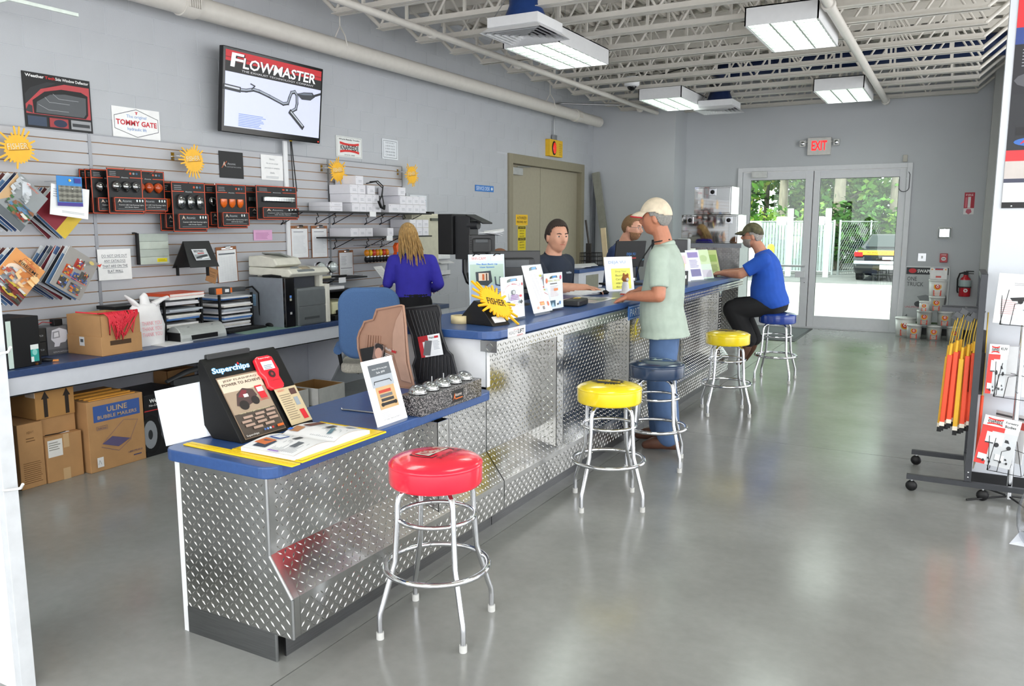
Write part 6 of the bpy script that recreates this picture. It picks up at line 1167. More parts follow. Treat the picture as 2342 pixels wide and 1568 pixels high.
t = thing('light_switch', 'grey steel switch plate on the exit wall', 'switch', (-.455, 13.497, 1.09), FW); MB(STEEL).box(-.055, .055, 0, .12, -.004, .004).build('plate', t, bevel=.002); MB(WHITE).box(-.012, .012, .04, .08, .004, .012).build('toggle', t)
t = thing('fire_alarm_pull', 'red fire alarm pull station on the exit wall', 'fire alarm', (-.17, 13.497, 1.08), FW); MB(M('#b82c34', .35)).box(-.05, .05, 0, .13, -.004, .04).build('case', t, bevel=.005); p = Print(.1, .13, .0405); p.Tx('FIRE', .5, .78, .14, '#f0e0e0', wf=.6); p.El(.5, .42, .32, .22, '#e0d8d8'); p.R(.3, .38, .7, .46, '#5a5a5c'); p.build('pull_handle', t)
t = thing('door_sensor', 'small beige sensor box above the glass doors', 'sensor', (-.77, 13.497, 2.545), FW); MB(M('#b9b5ac', .5)).box(-.03, .03, 0, .10, -.004, .035).build('case', t, bevel=.004)
t = thing('fire_extinguisher', 'red fire extinguisher hanging on the exit wall', 'fire extinguisher', (.13, 13.40, .60)); MB(M('#c01f2c', .25)).lathe([(.0001, 0), (.07, 0), (.075, .01), (.075, .22), (.06, .26), (.03, .29), (.03, .31)], 24).build('cylinder', t); MB(M('#a8b8b8', .5)).lathe([(.0758, .14), (.0758, .24)], 24).build('label_band', t); MB(BLACK).box(-.03, .03, -.02, .02, .31, .36).box(.0, .10, -.012, .012, .355, .37).box(.0, .10, -.012, .012, .325, .335).build('valve', t); MB(BLACK).tube([(-.03, 0, .34), (-.075, -.02, .33), (-.10, -.03, .25), (-.095, -.03, .08), (-.085, -.03, .05)], .012, 8).build('hose', t); MB(BLACK).box(-.09, .08, -.078, .078, .13, .145).build('strap', t); MB(STEEL).box(-.02, .02, .075, .098, .0, .33).build('bracket', t)
p = facepr(t, .06, .06, (.01, -.0775, .06), FW); p.El(.5, .5, .45, .45, '#e4e0e0'); p.El(.5, .5, .2, .2, '#c05060'); p.done('inspection_tag')
th, p = sheet('swaploader_poster', 'SWAPLOADER ONE TRUCK poster on the exit wall behind the pails', 'poster', (-.37, 13.49, .13), .58, .88, a=0, t=.008, col='#bfc2c4'); p.St([(.0, .0), (1, .0), (1, 1), (.0, 1)], .012, '#e4e6e8', True); p.R(.02, .87, .98, .985, '#3a3c40'); p.El(.16, .93, .09, .04, '#d83a40'); p.Tx('SWAPLOADER', .60, .90, .055, '#eceeee', wf=.66, bold=.03); p.Tx('ONE', .16, .76, .07, '#45484c', wf=.22); p.Tx('TRUCK', .24, .67, .07, '#45484c', wf=.38); p.Tx('UNLIMITED', .22, .30, .03, '#d06068', wf=.36); p.El(.35, .37, .10, .05, '#4a4c50'); p.El(.9, .45, .08, .12, '#5a5a5c'); p.Pg([(.3, .5), (.5, .53), (.9, .45), (.9, .3), (.5, .33)], '#8e9194'); p.R(.02, .02, .98, .07, '#5a6a50'); p.Tx('4', .08, .14, .05, '#45484c', wf=.06); p.build('printed_face', th)
# white pails stacked by the poster
PAIL = M('#dadad6', .4, var=.03); PAILG = M('#a9aaa6', .4, var=.03)
pl = dict(r=.085)
def pail(x, y, z, s_, label, m=PAILG, lid=True):
    t = thing('product_pail', label, 'pail', (x, y, z), group='pails stacked by the exit'); r = .105 * s_; h = .187 * s_ / .95
    MB(m).lathe([(.0001, 0), (r * .9, 0), (r, h), (r * .98, h)], 24).build('bucket', t); MB(PAIL).lathe([(r * .97, h), (r * 1.05, h), (r * 1.05, h + .02), (.0001, h + .02)], 24).build('lid', t)
    p = Print(r * 1.1, h); n0 = 0; p.R(.08, .06, .92, .42, '#c8402c'); p.Ln(.15, .12, .85, .36, 3, '#e8c8b8', frac=.4); p.El(.5, .66, .40, .22, '#e8a81c'); p.El(.5, .66, .27, .15, '#d02c24'); p.El(.5, .66, .14, .08, '#f4ece4'); p.El(.52, .66, .07, .05, '#d02c24')
    p.v = [Vector((math.sin(v.x / r) * (r * .955 + .002 + v.z), -math.cos(v.x / r) * (r * .955 + .002 + v.z), v.y)) for v in p.v]; p.build('label', t); return t
for k, (x, z, s_, lab) in enumerate(((-.47, 0, .95, 'grey pail at the left of the bottom row'), (-.215, 0, .95, 'grey pail in the middle of the bottom row'), (.04, 0, .95, 'grey pail at the right of the bottom row'), (-.35, .2075, .95, 'grey pail at the left of the second row'), (-.09, .2075, .95, 'grey pail at the right of the second row'), (-.21, .415, .95, 'grey pail on the third row of the pile'))): pail(x, 12.95, z, s_, lab)
t = pail(-.60, 13.2, 0, 1.3, 'tall white bucket left behind the grey pails', PAIL); t = pail(-.21, 12.96, .6225, 1.1, 'wide white bucket near the top of the pile', PAIL); t = pail(-.36, 12.82, .415, .62, 'small white tub with round label leaning on the pile', PAIL)
t = thing('clear_box', 'clear plastic tub with red labels on top of the pails', 'tub', (-.21, 12.96, .8605)); MB(M('#d2d2d0', .3)).box(-.11, .11, -.1, .1, 0, .17).build('tub', t, bevel=.01); p = facepr(t, .21, .17, (0, -.1005, 0), FW); p.R(.28, .80, .75, .93, '#b04040'); p.R(.34, .18, .66, .32, '#c85048'); p.R(.2, .93, .8, .97, '#5a8ab8'); p.El(.1, .85, .05, .05, '#e0903a'); p.El(.9, .85, .05, .05, '#e0903a'); p.done()
t = thing('floor_mat', 'dark grey entrance mat inside the glass doors', 'mat', (-2.6, 12.55, .0005)); MB(M('#55585a', .9, bump=.2, bscale=200)).box(-.65, .65, -.75, .8, 0, .008).build('carpet', t); MB(BLACK).box(-.68, .68, -.78, .83, 0, .005).build('border', t)

# ============================================================= right side: partition, flag rack, brochure stand
MB(M('#d2d6dd', .5, var=.01)).box(.17, 2.4, 5.67, 5.80, .098, 3.4).build('wall_partition', kind='structure'); MB(M('#1c1d20', .5)).box(.165, 2.4, 5.66, 5.81, 0, .098).build('baseboard_partition', kind='structure')
th, p = sheet('partition_banner', 'large black and red truck equipment banner on the white partition', 'banner', (.62, 5.666, 1.72), .82, 1.55, a=0, t=.004, col='#2a2b30')
p.R(0, .42, 1, 1, '#26262c'); p.R(0, .66, 1, .78, '#e03038'); p.R(0, .60, 1, .66, '#33498c'); p.Tx('STAINLESS', .30, .612, .03, '#e8eaf0', wf=.5, bold=.02); p.Ln(.05, .52, .5, .59, 6, '#9a9ca4', frac=.3); p.El(.5, .47, .49, .05, '#5a5a60'); p.Pg([(.10, .36), (.5, .42), (.9, .40), (.9, .30), (.14, .28)], '#c8c8c6'); p.R(.05, .27, 1, .30, '#1c1c20'); p.El(.20, .245, .16, .018, '#3a6ab8'); p.Tx('AIRFLO', .2, .238, .014, '#e02c38', wf=.24, bold=.02); p.R(0, .175, 1, .215, '#e8383e'); p.R(0, .095, 1, .175, '#c9c0bc'); p.Pg([(.1, .10), (.25, .16), (.32, .15), (.3, .095)], '#4a4a50'); p.R(0, .095, 1, .11, '#44465a'); p.R(0, .02, 1, .095, '#dcdfe2'); p.Ln(.15, .035, .8, .06, 2, '#8a8e94', frac=.3); p.R(0, 0, 1, .022, '#141418'); p.build('printed_face', th); MB(STEEL).ell((-.36, .012, .002), (.008, .008, .004), 8).build('rivet', th)
RK = M('#3c3e42', .45, .4)
t = thing('rolling_rack', 'dark metal rolling rack carrying orange marker flags', 'rack', (.10, 5.60, 0))
for y in (.42, -.20): MB(RK).box(-.28, .42, y - .015, y + .015, .075, .105).build('foot_rail', t)
MB(RK).box(.03, .065, -.20, .42, .105, .135).build('cross_rail', t)
for y in (-.18, .40): MB(RK).box(.03, .065, y - .018, y + .018, .105, 1.34).build('upright', t); MB(STEEL).ell((.047, y - .019, .16), (.006, .003, .006), 8).ell((.047, y - .019, .13), (.006, .003, .006), 8).build('bolt', t)
MB(RK).box(.03, .065, -.2, .42, 1.31, 1.34).build('top_rail', t)
MB(RK).box(-.16, .03, -.02, .02, 1.11, 1.135).box(-.16, .03, -.14, -.11, 1.11, 1.135).build('arm', t)
for x in (-.25, .13):
    for y in (.42, -.20): c = MB(BLACK).ell((x, y, .034), (.034, .022, .034), 14).build('caster', t); MB(STEEL).cyl((x, y, .05), (x, y, .08), .008, n=8).build('stem', c)
for k in range(3): MB(M('#1c1c1e', .5)).cbox((.05, -.1 + .12 * k, .75 + .12 * k), (.05, .08, .25), Euler((0, 0, R_(20)))).build('bracket', t)
FO = M('#f2502c', .4, var=.05); FY = M('#e8b22c', .35); WIRG = M('#b89a3c', .35, .6)
n = 0
for r in range(2):
    for k in range(5):
        x = -.125 + k * .036 + r * .012; y = -.06 - .055 * r
        t = thing('marker_flag', ('orange' if (k + r) % 3 else 'orange and gold') + ' plow marker flag on the rack, %s in the %s row' % (ordw[k], ('back', 'front')[r]), 'marker flag', (.10 + x, 5.60 + y, .36 + .02 * ((k * 7 + r) % 3)), (R_(1), R_(2.0 - k * .6), 0), 'marker flags on the rolling rack'); n += 1
        h = .60
        MB(FO if (k + r) % 3 else FY).box(-.013, .013, -.008, .008, .05, h - .13).build('flag_tube', t, bevel=.004); MB(M('#f0e8d8', .3)).box(-.0135, .0135, -.0085, .0085, .03, .055).build('white_band', t); MB(BLACK).box(-.012, .012, -.007, .007, 0, .03).build('end_clip', t)
        MB(FY).tube([(0, 0, h - .13), (.002, 0, h - .06)], .009, 8).build('gold_sleeve', t); MB(WIRG).tube([(.002, 0, h - .06), (.006, -.002, h), (.016, -.004, h + .07), (.02, -.004, h + .10)], .004, 6).build('spring', t); MB(M('#4a4c4e', .4, .5)).cbox((.02, -.004, h + .115), (.04, .03, .03), Euler((0, R_(25), 0))).build('mount', t)
t = thing('marker_flag', 'single long orange marker hanging below the flag bundle', 'marker flag', (.185, 5.47, .17), group='marker flags on the rolling rack'); MB(FO).tube([(0, 0, .10), (.004, 0, .45)], .009, 8).build('flag_tube', t); MB(M('#b0a894', .4)).tube([(-.012, 0, 0), (0, 0, .10)], [.003, .01], 8).build('tip', t); MB(WIRG).tube([(.004, 0, .45), (.0, .06, .94)], .004, 6).build('stem', t)
# brochure stand
t = thing('brochure_stand', 'wire brochure stand with chrome pole beside the partition', 'stand', (.365, 5.45, 0)); MB(CHROME).cyl((0, .0, .02), (0, 0, 1.5), .016, n=14).build('pole', t)
for a in (205, 300, 30, 120): MB(WIRE).tube([(0, 0, .035), (.24 * math.cos(R_(a)), .24 * math.sin(R_(a)), .008)], .006, 6).build('foot', t)
for z in (.20, .64, 1.06):
    for a in (180, 250):
        c, s_ = math.cos(R_(a)), math.sin(R_(a)); b = MB(WIRE)
        for o in (-.09, .09): b.tube([(0, 0, z + .12), (c * .06 - s_ * o, s_ * .06 + c * o, z + .12), (c * .075 - s_ * o, s_ * .075 + c * o, z), (c * .12 - s_ * o, s_ * .12 + c * o, z), (c * .125 - s_ * o * .6, s_ * .125 + c * o * .6, z + .2)], .002, 5)
        b.tube([(c * .12 + s_ * .09, s_ * .12 - c * .09, z), (c * .12 - s_ * .09, s_ * .12 + c * .09, z)], .002, 5); b.build('wire_pocket', t)
def truckpic(p, big=(.2, .3, .9, .62)):
    x0, y0, x1, y1 = big; w_ = x1 - x0; h = y1 - y0; p.Pg([(x0, y0 + h * .3), (x0, y1), (x0 + w_ * .62, y1 - h * .08), (x0 + w_ * .62, y0 + h * .15)], '#dfe3e6'); p.Pg([(x0 + w_ * .62, y0 + h * .15), (x0 + w_ * .64, y0 + h * .7), (x0 + w_ * .8, y0 + h * .7), (x1, y0 + h * .4), (x1, y0 + h * .12)], '#c8ccd0'); p.Pg([(x0 + w_ * .67, y0 + h * .45), (x0 + w_ * .68, y0 + h * .65), (x0 + w_ * .78, y0 + h * .64), (x0 + w_ * .85, y0 + h * .42)], '#2a2c30'); p.El(x0 + w_ * .42, y0 + h * .18, w_ * .09, h * .16, '#26272a'); p.El(x0 + w_ * .86, y0 + h * .12, w_ * .08, h * .14, '#26272a'); p.R(x0, y0 + h * .22, x0 + w_ * .3, y0 + h * .3, '#3a3c40')
def br(loc, w_, h, a, label, draw, roll=0, tilt=4):
    th, p = sheet('brochure', label, 'brochure', loc, w_, h, a=a, tilt=tilt, roll=roll, t=.004, col='#e6e7e9', group='truck body brochures'); draw(p); p.build('printed_face', th); return th
def bk(title, sub=None):
    def f(p):
        p.R(0, .0, .34, .80, '#dc3a34'); p.R(.30, .0, 1, .70, '#c9cccf'); p.R(.14, .70, .62, .80, '#dc3a34'); truckpic(p, (.16, .38, .94, .68)); truckpic(p, (.06, .05, .46, .22)); truckpic(p, (.52, .08, .92, .26)); p.R(.0, .80, 1, 1, '#eceded'); knap(p, .10, .82, .52, .97); p.Tx(title, .76, .89, .055, '#26282c', wf=.34, bold=.02)
        if sub: p.Tx(sub, .74, .815, .055, '#26282c', wf=.30, bold=.02)
    return f
br((.262, 5.40, .22), .19, .29, 8, 'KNAPHEIDE Forestry Bodies brochure low on the wire stand', bk('Forestry', 'Bodies'), roll=-9)
br((.245, 5.42, .645), .105, .29, 22, 'KNAPHEIDE KUV brochure in the middle of the wire stand', bk('KUV', None), roll=-3)
br((.34, 5.38, 1.06), .27, .285, 2, 'white flatbed truck brochure high on the wire stand', lambda p: (knap(p, .55, .88, .95, .98), p.Ln(.3, .78, .9, .84, 2, '#8a8c90', frac=.3), p.Ln(.1, .2, .4, .5, 8, '#c88', frac=.2), p.Pg([(.25, .52), (.55, .56), (.6, .74), (.8, .74), (.98, .6), (.98, .50), (.3, .46)], '#2a2b2e'), p.Pg([(.5, .3), (.95, .38), (.95, .3), (.6, .26)], '#6a7078'), p.El(.45, .46, .05, .05, '#1a1a1c'), p.Tx('TRUCK', .3, .06, .10, '#d4d6da', wf=.36)), roll=-3)
br((.36, 5.53, .62), .22, .30, 190, 'brochure turned away on the far side of the wire stand', bk('Bodies')); br((.34, 5.56, .22), .20, .29, -40, 'white and red brochure behind the Forestry Bodies brochure', lambda p: (p.R(0, .7, 1, .85, '#d85a54'), p.R(0, .9, 1, .94, '#5a5c60')))
t = thing('plastic_bag', 'clear plastic bag with yellow item at the right frame edge', 'bag', (.42, 4.62, .03)); MB(glassmat('#e4e6ea', .25, .15)).ell((0, 0, .16), (.07, .05, .16), 16).build('bag', t); MB(M('#e8b818', .4)).ell((.01, 0, .2), (.035, .03, .1), 12).build('yellow_item', t); MB(M('#d0d4dc', .4)).add([(-.09, 0, 0), (.09, -.02, .0), (.09, .02, .08), (-.05, 0, .07)], [(0, 1, 2, 3)]).build('bag_tail', t, solid=.003)
# left foreground: white gondola post with hooks
t = thing('gondola_post', 'white display post with hooks at the left frame edge', 'display post', (-2.80, 1.50, 0)); MB(M('#e8eaec', .5, var=.01)).box(-.5, .0, -.02, .03, 0, 2.3).build('panel', t); MB(M('#c9ccd0', .5)).box(.0, .035, -.02, .03, 0, 2.3).build('edge_rail', t, bevel=.002)
for z in (.735, 1.20): MB(M('#e4e6e6', .3)).tube([(.03, -.02, z), (.05, .0, z), (.085, .01, z + .008), (.10, .01, z + .025)], .005, 6).build('hook', t)
# ============================================================= glazed exit doors
FRM = M('#d4d5d9', .4, var=.02)
d1o = MB(FRM).box(DX0, DX0 + .07, 13.46, 13.6, 0, DZ).box(DX1 - .07, DX1, 13.46, 13.6, 0, DZ).box(DX0 + .07, DX1 - .07, 13.46, 13.6, DZ - .07, DZ).box(DX0 + .07, DX1 - .07, 13.48, 13.58, 0, .02).build('door_1', kind='structure', bevel=.003)
for k, (a, c, g0, g1) in enumerate(((-3.125, -2.045, -3.0, -2.16), (-2.035, -.735, -1.94, -.83))):
    lf = MB(FRM).box(a, g0, 13.50, 13.55, .02, 2.455).box(g1, c, 13.50, 13.55, .02, 2.455).box(g0, g1, 13.50, 13.55, 2.335, 2.455).box(g0, g1, 13.50, 13.55, .02, .20).build('door_leaf', d1o, bevel=.003)
    MB(glassmat('#f2fbf6', .035)).box(g0 - .005, g1 + .005, 13.522, 13.528, .195, 2.34).build('glass_pane', lf)
    MB(BLACK).box(g0, g0 + .006, 13.512, 13.538, .2, 2.335).box(g1 - .006, g1, 13.512, 13.538, .2, 2.335).box(g0, g1, 13.512, 13.538, 2.329, 2.335).build('gasket', lf)
    if k == 0:
        MB(M('#cfd0d2', .3, .5)).cyl((-2.95, 13.46, .98), (-2.1, 13.46, .98), .018, n=12).build('push_bar', lf); MB(FRM).box(-2.24, -2.09, 13.44, 13.50, .80, .90).build('latch_box', lf, bevel=.005); MB(BLACK).ell((-2.1, 13.495, .72), (.006, .004, .006), 8).build('keyhole', lf)
MB(BLACK).box(-2.045, -2.035, 13.515, 13.53, .02, 2.455).build('meeting_gap', d1o)
MB(M('#b9bab8', .35, .5)).box(-2.98, -2.74, 13.43, 13.50, 2.37, 2.47).build('closer', d1o, bevel=.005)
MB(M('#44464a', .4)).tube([(-.83, 13.49, 2.33), (-.83, 13.46, 2.2)] + [(-.76 + .07 * math.cos(R_(a)), 13.455, 2.18 + .07 * math.sin(R_(a)) * 1.0) for a in range(200, 345, 24)] + [(-.69, 13.455, 2.36), (-.72, 13.47, 2.42)], .006, 6).build('door_cable', d1o)

# ============================================================= outside
MB(M('#b4b2ae', .9, var=.06, scale=1.2)).box(-40, 40, 13.7, 80, -.12, -.015).build('ground_outside', kind='structure')
MB(M('#6f6f70', .9, var=.08, scale=2)).box(-9, 6, 24.6, 60, -.0149, -.006).build('asphalt_outside', kind='structure')
def fence(name, label, p0, p1, n, h=1.75, slats=True):
    p0 = Vector(p0); p1 = Vector(p1); L = (p1 - p0).length; ang = math.atan2(p1.y - p0.y, p1.x - p0.x)
    t = thing(name, label, 'fence', p0, (0, 0, ang)); g = M('#c4c8ca', .4, .6)
    for k in range(n + 1): MB(g).cyl((k * L / n, 0, 0), (k * L / n, 0, h + .05), .035, n=8).build('post', t)
    for z in (.1, h): MB(g).cyl((0, 0, z), (L, 0, z), .022, n=8).build('rail', t)
    if slats:
        sl = MB(M('#b4bfc0', .5)).box(0, .085, -.006, .006, .08, h - .03).build('slat', t); k = .1; sl.location = (.01, .0, 0)
        while k < L - .1: inst(sl, 'slat', t, (k + .01, 0, 0)); k += .1
    else:
        b = MB(g); s_ = -h
        while s_ < L:
            for sg in (1, -1):
                a = max(0, s_); c = min(L, s_ + h)
                if c - a > .05: b.tube([(a, 0, (a - s_) if sg > 0 else h - (a - s_)), (c, 0, (c - s_) if sg > 0 else h - (c - s_))], .004, 4)
            s_ += .16
        b.build('chain_link', t, kind='stuff')
    return t
fence('yard_gate', 'pale slatted yard gate behind the parked car', (-9.2, 27.9, -.006), (-3.6, 28.6, -.006), 4); fence('yard_fence', 'open chain link fence right of the slatted gate', (-3.45, 28.9, -.006), (-.4, 37.0, -.006), 4, slats=False)
t = thing('bollard', 'yellow bollard post outside the left door', 'bollard', (-4.75, 24.3, -.014)); MB(M('#f0c828', .5)).lathe([(.10, 0), (.10, 1.02), (.07, 1.08), (.0001, 1.10)], 18).build('post', t)
for x, y, lab in ((-3.62, 27.3, 'right'), (-4.75, 27.2, 'left')):
    t = thing('gate_operator', 'white gate post with lamp box outside, ' + lab, 'gate post', (x, y, -.006)); MB(WHITE).box(-.08, .08, -.08, .08, 0, 2.15).build('post', t); MB(WHITE).box(-.42, -.1, -.1, .1, 1.62, 1.9).build('lamp_box', t, bevel=.04)
t = thing('trailer', 'white utility truck body parked behind the gate', 'truck', (-7.2, 26.4, -.014)); MB(WHITE).box(-2.2, 1.6, -.5, .6, .5, 1.75).build('body', t, bevel=.05); MB(M('#8a8480', .5)).box(-.6, .2, -.53, -.5, .9, 1.5).build('side_opening', t)
for x in (-1.4, .9): MB(BLACK).cyl((x, -.55, .38), (x, -.2, .38), .38, n=20).build('wheel', t)
# parked car seen from behind
t = thing('parked_car', 'black sedan with yellow boot band parked outside', 'car', (-1.75, 25.75, -.006)); CB = M('#1a1c20', .2, coat=.8)
b = MB(CB); b.T = Matrix.Rotation(pi / 2, 4, 'Z') @ Matrix.Rotation(pi / 2, 4, 'X'); b.prism([(0, .35), (.02, .62), (.12, .92), (.75, .98), (3.2, .92), (4.1, .78), (4.2, .4), (4.0, .22), (.2, .22)], -.92, .92); b.build('body', t, bevel=.09, seg=3)
b = MB(CB); v0 = [(-.80, .55, .95), (.80, .55, .95), (.80, 3.1, .93), (-.80, 3.1, .93), (-.58, 1.15, 1.36), (.58, 1.15, 1.36), (.60, 2.3, 1.38), (-.60, 2.3, 1.38)]; b.add(v0, [(4, 5, 6, 7), (0, 1, 5, 4), (1, 2, 6, 5), (2, 3, 7, 6), (3, 0, 4, 7)]); b.build('cabin', t, bevel=.05, seg=3)
MB(M('#2a3234', .05, .2)).add([(-.66, .60, .985), (.66, .60, .985), (.53, 1.08, 1.325), (-.53, 1.08, 1.325)], [(0, 1, 2, 3)]).build('rear_window', t, loc=(0, -.012, .01)); MB(M('#f0a828', .4)).box(-.80, .80, -.012, .10, .76, .90).build('boot_band', t, bevel=.02)
p = facepr(t, 1.4, .12, (0, -.014, .77), FW); p.Tx('ALAN DEJA VU TRUCK', .5, .3, .4, '#a83a20', wf=.8); p.done('boot_text'); MB(M('#b9bec8', .3)).box(-.90, .90, -.03, .08, .50, .60).build('bumper_trim', t, bevel=.02); MB(BLACK).box(-.62, .62, -.02, .02, .60, .76).build('plate_recess', t); MB(PAPER).box(-.2, .2, -.045, -.03, .36, .49).build('licence_plate', t); MB(PAPER).box(-.14, .14, -.024, -.018, .64, .72).build('badge', t)
for s_ in (-1, 1): MB(M('#c82020', .2, emit=.3)).box(s_ * .78 - .12, s_ * .78 + .12, -.016, .06, .72, .86).build('tail_light', t, bevel=.02)
for x in (-.78, .78):
    for y in (.75, 3.4): wv = MB(BLACK).cyl((x - .1, y, .32), (x + .1, y, .32), .32, n=22).build('wheel', t); MB(STEEL).cyl((x - .105, y, .32), (x + .105, y, .32), .18, n=16).build('rim', wv)
# trees
GR = [M(c, .7, var=.2, scale=3) for c in ('#3f6c22', '#5c8c30', '#2d5620', '#7a9c3c', '#9aa848')]
BARK = M('#8d8376', .9, var=.2, scale=12, stretch=(1, 1, .2), bump=.5, bscale=30)
def leafcloud(cs, n, size, mats, seed):
    rnd = random.Random(seed); b = MB()
    for m in mats: b.use(m)
    vs_ = []; fs = []; mi = []
    for i in range(n):
        c, r = rnd.choice(cs); d = Vector((rnd.gauss(0, 1), rnd.gauss(0, 1), rnd.gauss(0, 1))).normalized(); k = rnd.random() ** .45
        p = Vector(c) + Vector((d.x * r[0], d.y * r[1], d.z * r[2])) * k
        if p.z < .05: p.z = .05
        u = Vector((rnd.gauss(0, 1), rnd.gauss(0, 1), rnd.gauss(0, .6))).normalized(); w_ = u.orthogonal().normalized(); w_ = (w_ * math.cos(rnd.random() * 6) + u.cross(w_) * math.sin(rnd.random() * 6)).normalized(); s_ = size * rnd.uniform(.6, 1.4); j = len(vs_)
        vs_ += [p - u * s_, p + w_ * s_ * .5, p + u * s_, p - w_ * s_ * .5]; fs.append((j, j + 1, j + 2, j + 3)); mi.append(rnd.randrange(len(mats)))
    b.v = [Vector(v) for v in vs_]; b.f = [list(f) for f in fs]; b.mi = mi; b.sm = [False] * len(fs); return b
def tree(x, y, h, r, label, mats, n, tr=.16, seed=0, low=.9, lean=0):
    t = thing('tree', label, 'tree', (x, y, -.02), group='trees beyond the yard'); rnd = random.Random(seed)
    tk = MB(BARK); tk.tube([(0, 0, 0), (lean * .2, 0, h * .3), (lean * .5, .1, h * .6), (lean, 0, h)], [tr, tr * .85, tr * .65, tr * .3], 10); tk.build('trunk', t)
    b = MB(BARK)
    for k in range(5): a = rnd.random() * 6.28; z = h * rnd.uniform(.35, .8); b.tube([(0, 0, z), (math.cos(a) * r * .5, math.sin(a) * r * .5, z + .5), (math.cos(a) * r * .8, math.sin(a) * r * .8, z + .7)], [tr * .3, tr * .2, .02], 6)
    b.build('branches', t)
    cs = [((rnd.uniform(-r * .6, r * .6), rnd.uniform(-r * .6, r * .6), rnd.uniform(low, h)), (r * .55, r * .55, r * .42)) for k in range(9)]
    leafcloud(cs, n, .16, mats, seed).build('foliage', t, kind='stuff'); return t
def bush(x, y, r, h, label, mats, n, seed):
    t = thing('bush', label, 'bush', (x, y, -.02), group='bushes beyond the yard'); MB(BARK).tube([(0, 0, 0), (.05, 0, h * .6)], .04, 6).build('stem', t); rnd = random.Random(seed)
    leafcloud([((rnd.uniform(-r, r) * .7, rnd.uniform(-.4, .4), h * rnd.uniform(.2, .75)), (r * .5, .7, h * .4)) for k in range(7)], n, .13, mats, seed).build('foliage', t, kind='stuff')
LG = [GR[1], GR[3], GR[4]]; MG = [GR[0], GR[1], GR[3]]; DG = [GR[2], GR[0], GR[0]]
tree(-9.3, 34.5, 8, 2.6, 'dark green tree at the far left of the left door pane', DG, 2600, seed=1); tree(-7.2, 35.5, 9, 2.6, 'pale feathery tree in the left door pane', LG, 2600, seed=2, tr=.13)
tree(-6.1, 33.2, 9, 1.5, 'tree with a bare pale trunk left in the right door pane', MG, 1500, tr=.20, seed=3, low=3.2); tree(-5.2, 34.0, 9, 1.6, 'tree with a darker trunk behind the gate post', DG, 1500, tr=.17, seed=4, low=3.0); tree(-3.95, 32.4, 9, 1.5, 'thick pale trunked tree behind the slatted gate', LG, 1300, tr=.24, seed=5, low=3.4); tree(-2.2, 33.5, 8, 2.3, 'bright green tree behind the parked car', MG, 2600, seed=6)
for k, (x, y, m, hh) in enumerate(((-11.5, 38, DG, 7), (-8.6, 39, MG, 7), (-5.9, 39, DG, 7), (-3.4, 39, MG, 7), (-.8, 38.5, DG, 7), (-4.6, 36.5, MG, 5))): tree(x, y, hh, 2.6, 'dense background tree, %s from the left in the back row' % ordw[k], m, 3000, seed=20 + k, low=.5)
for k, (x, y, r, h, m) in enumerate(((-8.9, 31.2, 1.5, 2.2, LG), (-7.0, 31.6, 1.4, 2.0, LG), (-5.4, 31.4, 1.2, 2.4, MG), (-3.2, 31.8, 1.3, 2.6, DG), (-1.6, 31.6, 1.4, 3.0, MG), (-.1, 31.6, 1.3, 2.2, LG))): bush(x, y, r, h, 'leafy bush behind the yard fence, %s from the left' % ordw[k], m, 1300, 50 + k)
# ============================================================= people
V = Vector; UP = V((0, 0, 1))
def fuse(b, name, parent, voxel, smooth=3, fac=.5):
    tmp = b.build('tmp'); r = tmp.modifiers.new('r', 'REMESH'); r.mode = 'VOXEL'; r.voxel_size = voxel; r.use_smooth_shade = True
    s_ = tmp.modifiers.new('s', 'SMOOTH'); s_.iterations = smooth; s_.factor = fac
    dg = bpy.context.evaluated_depsgraph_get(); me = bpy.data.meshes.new_from_object(tmp.evaluated_get(dg)); me.name = name
    bpy.data.objects.remove(tmp)
    me.materials.clear()
    for m in b.mats[:1]: me.materials.append(m)
    for p in me.polygons: p.use_smooth = True; p.material_index = 0
    o = bpy.data.objects.new(name, me); COL.objects.link(o); o.parent = parent; return o
def loft(b, st, n=22):
    vs_ = []
    for c, A, B in st:
        for k in range(n): a = 2 * pi * k / n; vs_.append(V(c) + V(A) * math.cos(a) + V(B) * math.sin(a))
    N = len(st); b.add(vs_, [(i * n + k, i * n + (k + 1) % n, (i + 1) * n + (k + 1) % n, (i + 1) * n + k) for i in range(N - 1) for k in range(n)] + [tuple(range(n - 1, -1, -1)), tuple(range((N - 1) * n, N * n))], True)
def limb(b, pts, rs):
    P_ = [V(p) for p in pts]
    for (p, q), (r0, r1) in zip(zip(P_, P_[1:]), zip(rs, rs[1:])):
        m = p.lerp(q, .35); b.tube([p, m, q], [r0, r0 * .6 + r1 * .4 + .004, r1], 14)
    for p, r in zip(P_, rs): b.ell(p, (r, r, r), 14)
BUMPS = [((.36, .92, .08), -.009, .15), ((0, 1, .06), .006, .10), ((0, 1, -.06), .013, .075), ((0, 1, -.17), .024, .085), ((.11, .98, -.23), .007, .07), ((.30, .93, .27), .005, .13), ((0, .95, -.42), .006, .10), ((0, .93, -.475), -.004, .05), ((0, .9, -.54), .006, .09), ((0, .75, -.82), .010, .17), ((.6, .75, -.05), .004, .2), ((.75, .25, -.65), .006, .2), ((.85, .45, .3), -.003, .2), ((0, -1, .2), .006, .4)]
BB = []
for c, a, s_ in BUMPS:
    for sg in ((1, -1) if c[0] else (1,)): BB.append((V((c[0] * sg, c[1], c[2])).normalized(), a, s_))
def hpt(d, off=0.0):
    x, y, z = .074 * d.x, .094 * d.y, .118 * d.z
    if d.z < 0:
        k = -d.z; x *= 1 - .24 * k ** 1.2
        if d.y < 0: y *= 1 - .40 * k
    p = V((x, y, z)); k = off
    for c, a, s_ in BB: k += a * math.exp(-(d - c).length_squared / (2 * s_ * s_))
    return p + d * k
